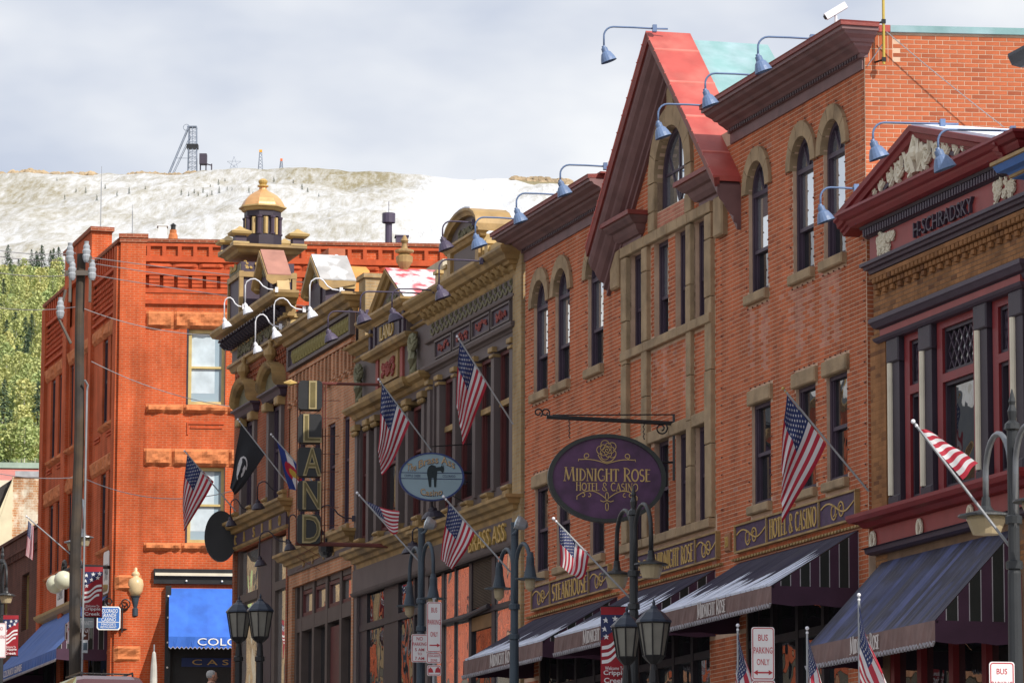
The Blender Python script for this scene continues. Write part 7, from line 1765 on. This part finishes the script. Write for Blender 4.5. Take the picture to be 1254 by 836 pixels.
def plate(label, p, wd, hg, lines, bc, tc_, border=True, name='traffic_sign', group=None, extra=None, cat='sign', rz=CR, rnd=.03):
    t = thing(name, label, cat, p, rz, group); r_ = rnd
    def rr(b, h, r_): 
        P = []
        for cx_, cz_, a0 in ((b-r_, h-r_, 0), (-b+r_, h-r_, 90), (-b+r_, -h+r_, 180), (b-r_, -h+r_, 270)): P += [(cx_+r_*math.cos(R(a0+q)), cz_+r_*math.sin(R(a0+q))) for q in (0, 45, 90)]
        return P
    s = MB(TN); s.poly(rr(wd/2, hg/2, r_)[::-1], -.006, .006); part('plate', s, bc, t)
    if border:
        s = MB(TN); P = rr(wd/2-.016, hg/2-.016, r_*.8); P.append(P[0]); s.ribbon(P, .011, .006, .009); part('border', s, tc_, t)
    s = MB(TN)
    for tx, z, w_, h_ in lines: text(s, tx, 0, .006, z*hg, w_*wd, h_*hg, .003, .006)
    if extra: extra(s, wd, hg)
    part('letters', s, tc_, t); return t
SR = mat('sign_red', (.45,.03,.045), .5, .08); SW = mat('sign_white', (.74,.72,.73), .4, .05); SB = mat('sign_brown', (.11,.028,.015), .5, .1); NRED = mat('banner_red', (.30,.012,.022), .7, .1); NBLU = mat('banner_blue', (.022,.03,.10), .7, .1)
def arrow2(s, wd, hg):
    z = -.36*hg; s.ribbon([(-.3*wd, z), (.3*wd, z)], .022, .006, .009)
    for sg in (1, -1): s.poly([(sg*.42*wd, z), (sg*.24*wd, z+.035), (sg*.24*wd, z-.035)][::sg], .006, .009)
def arrow1(s, wd, hg):
    z = -.36*hg; s.ribbon([(.3*wd, z), (-.2*wd, z)], .022, .006, .009); s.poly([(-.42*wd, z), (-.2*wd, z+.035), (-.2*wd, z-.035)], .006, .009)
def tow(s, wd, hg):
    s.poly([(.4*wd,-.2*hg),(.4*wd,.1*hg),(.28*wd,.3*hg),(.12*wd,.1*hg),(.05*wd,-.2*hg)], .006, .009); s.poly([(-.05*wd,-.2*hg),(-.1*wd,.15*hg),(-.28*wd,.35*hg),(-.42*wd,.1*hg),(-.42*wd,-.2*hg)], .006, .009)
def sgn(px0, py0, px1, py1, w, P, q): pass
def sized(p, wpx, hpx): k = p[1]*1.012/5200; return wpx*k, hpx*k
p = (3.344,56.33,4.088); a, b = sized(p, 28, 64); plate('BUS PARKING ONLY sign with a double headed arrow, between the upright flags', p, a, b*1.0, [('BUS', .30, .42, .12), ('PARKING', .06, .82, .12), ('ONLY', -.16+0, .55, .12)], SW, SR, extra=arrow2, group='red and white parking signs')
p = (3.345,56.323,3.822); p = (3.348,56.314,3.638)
a, b = sized(p, 28, 16); plate('TOW AWAY ZONE plate under the double arrow sign', (3.348,56.313,3.649), a, b, [('TOW-AWAY', .2, .8, .24), ('ZONE', -.2, .45, .24)], SW, SR, group='red and white parking signs')
def signpost(label, p, h, r_=.028):
    b = Vector(p); u = (b.x-A0[0])*Dx+(b.y-A0[1])*Dy; z0 = ground_z(u); t = thing('sign_post', label, 'post', (b.x, b.y+.035, z0), 0, 'thin steel sign posts'); s = MB(); s.tube([(0,0,0),(0,0,b.z+h-z0)], r_, 8); part('tube', s, GALV, t); s = MB(); s.box(-.035,.035,-.03,.03,b.z+h-z0,b.z+h-z0+.015); part('cap', s, GALV, t)
signpost('steel post carrying the double arrow BUS PARKING ONLY sign', (3.344,56.329,4.093), .3)
p = (-1.361,75.068,5.894); a, b = sized(p, 18, 61); plate('BUS PARKING ONLY sign with a right arrow on a post by the donkey sign lamp', p, a, b, [('BUS', .34, .40, .10), ('PARKING', .10, .82, .10), ('ONLY', -.14, .5, .10)], SW, SR, extra=arrow1, group='red and white parking signs')
signpost('steel post carrying the right arrow BUS PARKING ONLY sign', (-1.361,75.068,5.894), .5)
p = (-1.362,75.069,5.346); a, b = sized(p, 18, 13); plate('narrow TOW AWAY ZONE plate under the right arrow sign', p, a, b, [('TOW-AWAY', .2, .8, .24), ('ZONE', -.2, .45, .24)], SW, SR, group='red and white parking signs')
p = (-1.354,75.043,5.127); a, b = sized(p, 17, 13); plate('plate with a towing pictogram at the bottom of the right arrow post', p, a, b, [], SW, SR, extra=tow, group='red and white parking signs')
p = (-1.638,76.16,5.6); a, b = sized(p, 20, 34); plate('NO PARKING 5 AM TO 7 AM sign strapped to the slate blue lamp post', p, a, b, [('NO', .34, .38, .13), ('PARKING', .15, .84, .12), ('5 AM', -.05, .56, .11), ('TO', -.20, .26, .09), ('7 AM', -.36, .56, .11)], SW, SR, group='red and white parking signs')
p = (5.331,46.135,3.007); a, b = sized(p, 31, 58); plate('BUS PARKING sign cut by the bottom border on the right lamp post', p, a, b, [('BUS', .30, .42, .12), ('PARKING', .03, .82, .12), ('ONLY', -.2, .55, .12)], SW, SR, group='red and white parking signs')
p = (-10.566,102.593,7.889); a, b = sized(p, 16, 27); plate('NO PARKING 5 AM TO 7 AM sign in front of the brown parking board', p, a, b, [('NO', .34, .38, .13), ('PARKING', .15, .84, .12), ('5 AM', -.05, .56, .11), ('TO', -.20, .26, .09), ('7 AM', -.36, .56, .11)], SW, SR, group='red and white parking signs')
p = (-13.663,113.591,8.522); a, b = sized(p, 14, 42); plate('white parking sign cut by the left border', p, a, b, [('NO', .34, .38, .1), ('PARKING', .1, .84, .1)], SW, SR, group='red and white parking signs')
p = (-10.532,103.023,7.941); a, b = sized(p, 30, 21); plate('brown PARKING board with a white arrow behind the small no parking sign', p, a, b, [('PARKING', .15, .85, .36)], SB, SW, extra=lambda s, w, h: s.poly([(-.38*w,-.2*h),(-.25*w,-.1*h),(-.25*w,-.3*h)], .006, .009))
p = (-10.167,101.726,8.056); a, b = sized(p, 17, 12); plate('small grey street name plate below the near left banner', p, a, b, [('BENNETT', 0, .8, .4)], mat('grey_plate', (.30,.33,.34), .5), SW, border=False)
p = (-11.515,120.401,10.974); plate('white notched plaque lettered 1904 on the street wall of the orange block', (-11.47,119.932,10.931), .9, 1.2, [('1904', 0, .6, .4)], SW, TLB, border=False, name='wall_plaque', rz=ROTZ+math.pi, rnd=.12)
plate('lower white plaque behind the globe lamps on the orange block', (-13.539,127.281,10.942), 1.3, 1.1, [('CASINO', 0, .7, .3)], SW, TLB, border=False, name='wall_plaque', rz=ROTZ+math.pi, rnd=.12)
p = (-10.045,100.189,7.375); t = thing('meter_box', 'grey metal meter box on the utility pole above the car roof', 'box', p, CR); s = MB(); a, b = sized(p, 6, 15); s.bbox(-a/2,a/2,-.1,.1,-b/2,b/2,.03); part('box', s, GALV, t); s = MB(); s.box(-a*.4,a*.4,-.11,-.1,-b*.3,b*.3); part('lid', s, PSTB, t)
# welcome banners
def banner(label, p, wpx, hpx, side):
    k = p[1]*1.012/5200; w_, h_ = wpx*k, hpx*k; t = thing('street_banner', label, 'banner', p, CR, 'welcome banners on the lamp posts')
    def wave(x, z): return .02*math.sin(z*3+x*2)
    def quad(s, poly, lift):
        s.face([(x*w_, -wave(x, z)-lift, z*h_) for x, z in poly]); s.face([(x*w_, -wave(x, z)+lift, z*h_) for x, z in poly][::-1])
    def strip(s, x0, x1, za, zb, lift, n=8, sl=0):
        for i in range(n):
            p_, q_ = i/n, (i+1)/n; X0, X1 = x0+(x1-x0)*p_, x0+(x1-x0)*q_
            quad(s, [(X0, za+sl*(X0-x0)), (X1, za+sl*(X1-x0)), (X1, zb+sl*(X1-x0)), (X0, zb+sl*(X0-x0))], lift)
    s = MB(); 
    for j in range(8): strip(s, -.5, .5, .5-(j+1)/8, .5-j/8, .003, 4)
    part('cloth', s, NRED, t)
    s = MB()
    for j in range(4):
        a0 = .40-j*.1
        for i in range(6):
            x0, x1 = -.5+i/6, -.5+(i+1)/6; lo0, lo1 = .08-.0+.28*(x0+.5)*.9, .08+.28*(x1+.5)*.9
            z0a, z0b = max(a0-.1, lo0-.0), max(a0-.1, lo1)
            if a0 > z0a: quad(s, [(x0, z0a), (x1, min(a0, z0b)), (x1, a0), (x0, a0)], .005)
    part('blue_field', s, NBLU, t)
    s = MB()
    for x, z in ((-.32,.33),(.02,.35),(.34,.36),(-.36,.22),(-.05,.24),(.25,.28),(-.3,.12)):
        for sd in (1, -1): s.face([((x+sx*.10)*w_, -wave(x, z)-.007*sd, (z+sz*.10*w_/h_)*h_) for sx, sz in star_pts(1.25)][::sd])
    part('star', s, SW, t)
    s = MB()
    for z, x1 in ((-.0, .45), (-.09, .45), (-.18, .45)):
        for i in range(8):
            x = -.46 if z > -.15 else -.46; a_, b_ = x+(x1-x)*i/8, x+(x1-x)*(i+1)/8; wv = lambda q: .02*math.sin(q*9)
            if z == -.18 and a_ > .3: continue
            quad(s, [(a_, z-.06+.2*(a_+.46)+wv(a_)), (b_, z-.06+.2*(b_+.46)+wv(b_)), (b_, z-.015+.2*(b_+.46)+wv(b_)), (a_, z-.015+.2*(a_+.46)+wv(a_))], .005)
    part('stripe', s, SW, t)
    s = MB(TN); text(s, 'Welcome To', 0, .028, -.28*h_, .7*w_, .045*h_, .004, .008); text(s, 'Cripple', 0, .028, -.345*h_, .82*w_, .075*h_, .004, .015); text(s, 'Creek', 0, .028, -.435*h_, .78*w_, .065*h_, .004, .015); part('letters', s, SW, t)
    s = MB()
    for z in (.5, -.5): s.tube([(-.52*w_*1, .0, z*h_), (.52*w_*1, .0, z*h_), ], .015, 6); s.tube([(side*.5*w_, 0, z*h_), (side*(.5*w_+.12), .02, z*h_)], .015, 6)
    part('rod', s, BLKM, t)
banner('welcome banner on the lamp post by the utility pole, lettered Cripple Creek', (-10.067,101.926,8.818), 24, 61, -1)
banner('smaller welcome banner at the left border, lettered Cripple Creek', (-13.421,113.837,8.671), 18.5, 49, -1)
banner('welcome banner beside the near lantern pair, partly hidden by the left lantern', (1.579,64.809,4.805), 33, 95, 1)
# ================================================================== roof equipment on the hotel
P0 = (5.447,61.107,13.105); t = thing('antenna_mast', 'yellow antenna mast clamped to the sunlit brick side wall', 'antenna', P0, CR)
s = MB(); s.tube([(0,0,-.02),(0,0,1.6)], .021, 8); part('pole', s, mat('mustard_pipe', (.45,.33,.06), .45, .15), t)
s = MB()
for z in (.05, .62): s.tube([(0,0,z),(-.22,.35,z-.02),(-.1,.9,z-.02)], .015, 5); s.bbox(-.03,.03,-.03,.03,z-.03,z+.03,.008)
part('bracket', s, BLKM, t)
wire('guy wire slanting across the sunlit brick side wall', (5.491,61.111,13.571), (7.212,61.187,12.162), .02, .008, 'guy wires of the mast'); wire('short guy wire left of the mast on the brick side wall', (5.44,61.107,13.399), (5.217,61.237,13.084), .0, .008, 'guy wires of the mast')
P0 = (4.782,61.551,13.77); t = thing('security_camera', 'white security camera on a short post at the hotel roof corner', 'camera', P0, CR)
s = MB(); s.tube([(0,0,-.1),(0,0,.14)], .022, 7); s.tube([(0,0,.1),(.14,.05,.0)], .008, 5); part('post', s, WHTL, t)
s = MB(); M = Matrix.Rotation(R(-32), 4, 'Y')
b = MB(); b.bbox(-.16,.2,-.05,.055,-.05,.05,.02); me = b.mesh('housing', WHTL)
o = bpy.data.objects.new('housing', me); col.objects.link(o); o.parent = t; o.location = (-.02, 0, .2); o.rotation_euler = (0, R(-32), 0)
s = MB(); s.lathe([(.035,0),(.035,.03),(.03,.032)], (0,0,0), 10, Matrix.Rotation(R(-90-32), 3, 'Y')); lo = part('lens', s, BLK, o); lo.location = (-.15, 0, 0); lo.rotation_euler = (0, R(32), 0)
# ================================================================== car roof and a passer-by
P0 = (-8.219,86,5.652); uc = 25; zc = None
P1 = (-8.221,86,5.85); gcar = P1[2]-1.86
t = thing('parked_car', 'dark red sport utility car with roof rails parked at the kerb', 'car', (P1[0], P1[1], gcar), AL+math.pi/2+.0)
CARP = mat('dark_red_car_paint', (.055,.006,.010), .25, .05, 2, 0, coat=1)
cx = [(-2.25,.45,.62,.86),(-2.2,.85,.95,.88),(-1.1,.95,1.02,.9)]
s = MB()
prof = [(-2.3,.40),(-2.34,.62),(-2.28,.95),(-1.15,1.06),(-.55,1.62),(-.35,1.70),(1.6,1.70),(1.95,1.62),(2.25,1.02),(2.3,.6),(2.25,.4)]
def half(z): return .90 if z < 1.0 else .90-(z-1.0)*.34
L_ = [s.vert((x, half(z)*.97, z)) for x, z in prof]; R_ = [s.vert((x, -half(z)*.97, z)) for x, z in prof]
mL = [s.vert((x*.985, half(z)*.75, z+(.03 if z > 1.5 else 0))) for x, z in prof]; mR = [s.vert((x*.985, -half(z)*.75, z+(.03 if z > 1.5 else 0))) for x, z in prof]
np_ = len(prof)
for i in range(np_):
    j = (i+1) % np_; s.idx([L_[i], L_[j], mL[j], mL[i]]); s.idx([mL[i], mL[j], mR[j], mR[i]]); s.idx([mR[i], mR[j], R_[j], R_[i]])
s.idx(L_[::-1]); s.idx(R_); part('body', s, CARP, t, smooth=False)
for sg in (1, -1):
    for xs_ in ([(-.95,1.1),(-.45,1.58),(.25,1.6),(.25,1.1)],[(.33,1.1),(.33,1.6),(1.2,1.6),(1.25,1.1)],[(1.35,1.1),(1.3,1.6),(1.75,1.55),(2.0,1.12)]):
        s = MB(); s.face([(x, sg*(half(z)*.97+.006), z) for x, z in (xs_ if sg > 0 else xs_[::-1])]); part('window', s, GLA, t)
s = MB(); s.face([(-1.12,.75,1.09),(-1.12,-.75,1.09),(-.56,-.58,1.62),(-.56,.58,1.62)]); part('windscreen', s, GLA, t)
s = MB(); s.face([(2.26,-.72,1.08),(2.26,.72,1.08),(1.98,.58,1.6),(1.98,-.58,1.6)]); part('rear_window', s, GLA, t)
for x in (-1.42, 1.4):
    for sg in (1, -1):
        s = MB(); M = Matrix.Rotation(R(90), 3, 'X'); s.lathe([(.2,-.11),(.34,-.1),(.36,-.05),(.36,.06),(.34,.11),(.2,.11)], (x, sg*.8, .36), 20, M); wo_ = part('wheel', s, mat('tyre_rubber', (.02,.02,.02), .9) if 'tyre_rubber' not in MATS else MATS['tyre_rubber'], t); s = MB(); s.lathe([(.01,-.12),(.2,-.12),(.21,.0),(.2,.12),(.01,.12)], (x, sg*.8, .36), 12, M); part('rim', s, GALV, wo_)
for sg in (1, -1):
    s = MB(); s.tube([(-.3,sg*.52,1.74),(-.25,sg*.52,1.80),(1.5,sg*.52,1.80),(1.6,sg*.52,1.73)], .022, 6); part('roof_rail', s, BLKM, t)
    s = MB(); s.bbox(-2.0,-1.9,-.1,.1,-.1,.1,.02); s = MB(); s.box(-2.33,-2.2,sg*.62-.14,sg*.62+.14,.72,.88); part('headlight', s, BOWW, t); s = MB(); s.box(2.24,2.3,sg*.7-.1,sg*.7+.1,.8,1.05); part('tail_light', s, SR, t)
s = MB()
for x in (.1, 1.1): s.tube([(x,-.52,1.80),(x,.52,1.80)], .018, 6)
part('cross_bar', s, BLKM, t)
# passer-by: only the crown of the head is in view
P1 = (-6.337,90,6.131); H_ = 1.76; gp = P1[2]-H_
t = thing('person', 'grey haired person in a dark jacket walking below the sunlit blue awning', 'person', (P1[0], P1[1], gp), R(115))
bmv = [(0,0,.95),(0,0,1.15),(0,-.01,1.35),(0,0,1.47),(0,.01,1.55),(0,0,1.64),(.19,0,1.42),(.26,.02,1.15),(.25,-.08,.92),(-.19,0,1.42),(-.26,.02,1.15),(-.25,-.08,.92),(.1,0,.9),(.11,-.06,.5),(.11,.0,.09),(.11,-.14,.04),(-.1,0,.9),(-.11,.08,.5),(-.11,.18,.1),(-.11,.06,.04)]
bme = [(0,1),(1,2),(2,3),(3,4),(4,5),(3,6),(6,7),(7,8),(3,9),(9,10),(10,11),(0,12),(12,13),(13,14),(14,15),(0,16),(16,17),(17,18),(18,19)]
rad = [.16,.15,.17,.1,.06,.085,.07,.05,.035,.07,.05,.035,.09,.065,.045,.04,.09,.065,.045,.04]
me = bpy.data.meshes.new('body'); me.from_pydata(bmv, bme, []); bo = bpy.data.objects.new('body', me); col.objects.link(bo)
md = bo.modifiers.new('s', 'SKIN'); 
for i, r_ in enumerate(rad): me.skin_vertices[0].data[i].radius = (r_, r_*.85)
me.skin_vertices[0].data[0].use_root = True
ms = bo.modifiers.new('d', 'SUBSURF'); ms.levels = 2; ms.render_levels = 2
m2 = bpy.data.meshes.new_from_object(bo.evaluated_get(bpy.context.evaluated_depsgraph_get())); bpy.data.objects.remove(bo)
SKIN = mat('skin', (.50,.25,.17), .5, .06); JKT = mat('dark_jacket', (.02,.025,.035), .8); m2.materials.append(JKT); m2.materials.append(SKIN)
for p in m2.polygons:
    if p.center.z > 1.5 or (abs(p.center.x) > .2 and p.center.z < .98): p.material_index = 1
    p.use_smooth = True
bo = bpy.data.objects.new('body', m2); col.objects.link(bo); bo.parent = t
s = MB(); rg = random.Random(4)
s.lathe([(.086,1.60),(.105,1.65),(.104,1.70),(.08,1.745),(.04,1.762),(.005,1.765)], (0,.012,0), 14); ho = part('hair', s, mat('grey_hair', (.42,.41,.40), .7, .3, 60, .5, 200), t, smooth=True)
s = MB(); s.lathe([(.085,1.54),(.098,1.60),(.1,1.66),(.085,1.72),(.01,1.74)], (0,-.02,0), 14); s.tube([(0,-.11,1.655),(0,-.135,1.615),(0,-.115,1.605)], .016, 6)
for sg in (1,-1): s.ball((sg*.1,-.0,1.63), .03, 8, 1.3)
part('face', s, SKIN, t, smooth=True)
s = MB()
for sg in (1,-1): s.ball((sg*.036,-.105,1.655), .012, 8)
s.tube([(-.03,-.112,1.575),(0,-.116,1.572),(.03,-.112,1.575)], .006, 5); part('eyes_and_mouth', s, BLK, t)
P0 = (-8.223,97.775,7.098); t = thing('edge_on_sign', 'pale oval sign seen edge-on, on a pole standing by the sunlit blue awning', 'banner', (-9.845,117.142,7.694), CR)
k = P0[1]/5200; s = MB(); s.lathe([(.01,.82),(.05,.76),(.085,.4),(.10,.0),(.08,-.6)], n=10); part('sign_edge', s, mat('grey_white_sign', (.45,.44,.41), .7), t); s = MB(); s.tube([(0,0,-2.6),(0,0,1.0)], .02, 6); part('pole', s, GALV, t)  # rolled shape stands in for an oval sign seen edge-on
print('objects', len(bpy.data.objects))
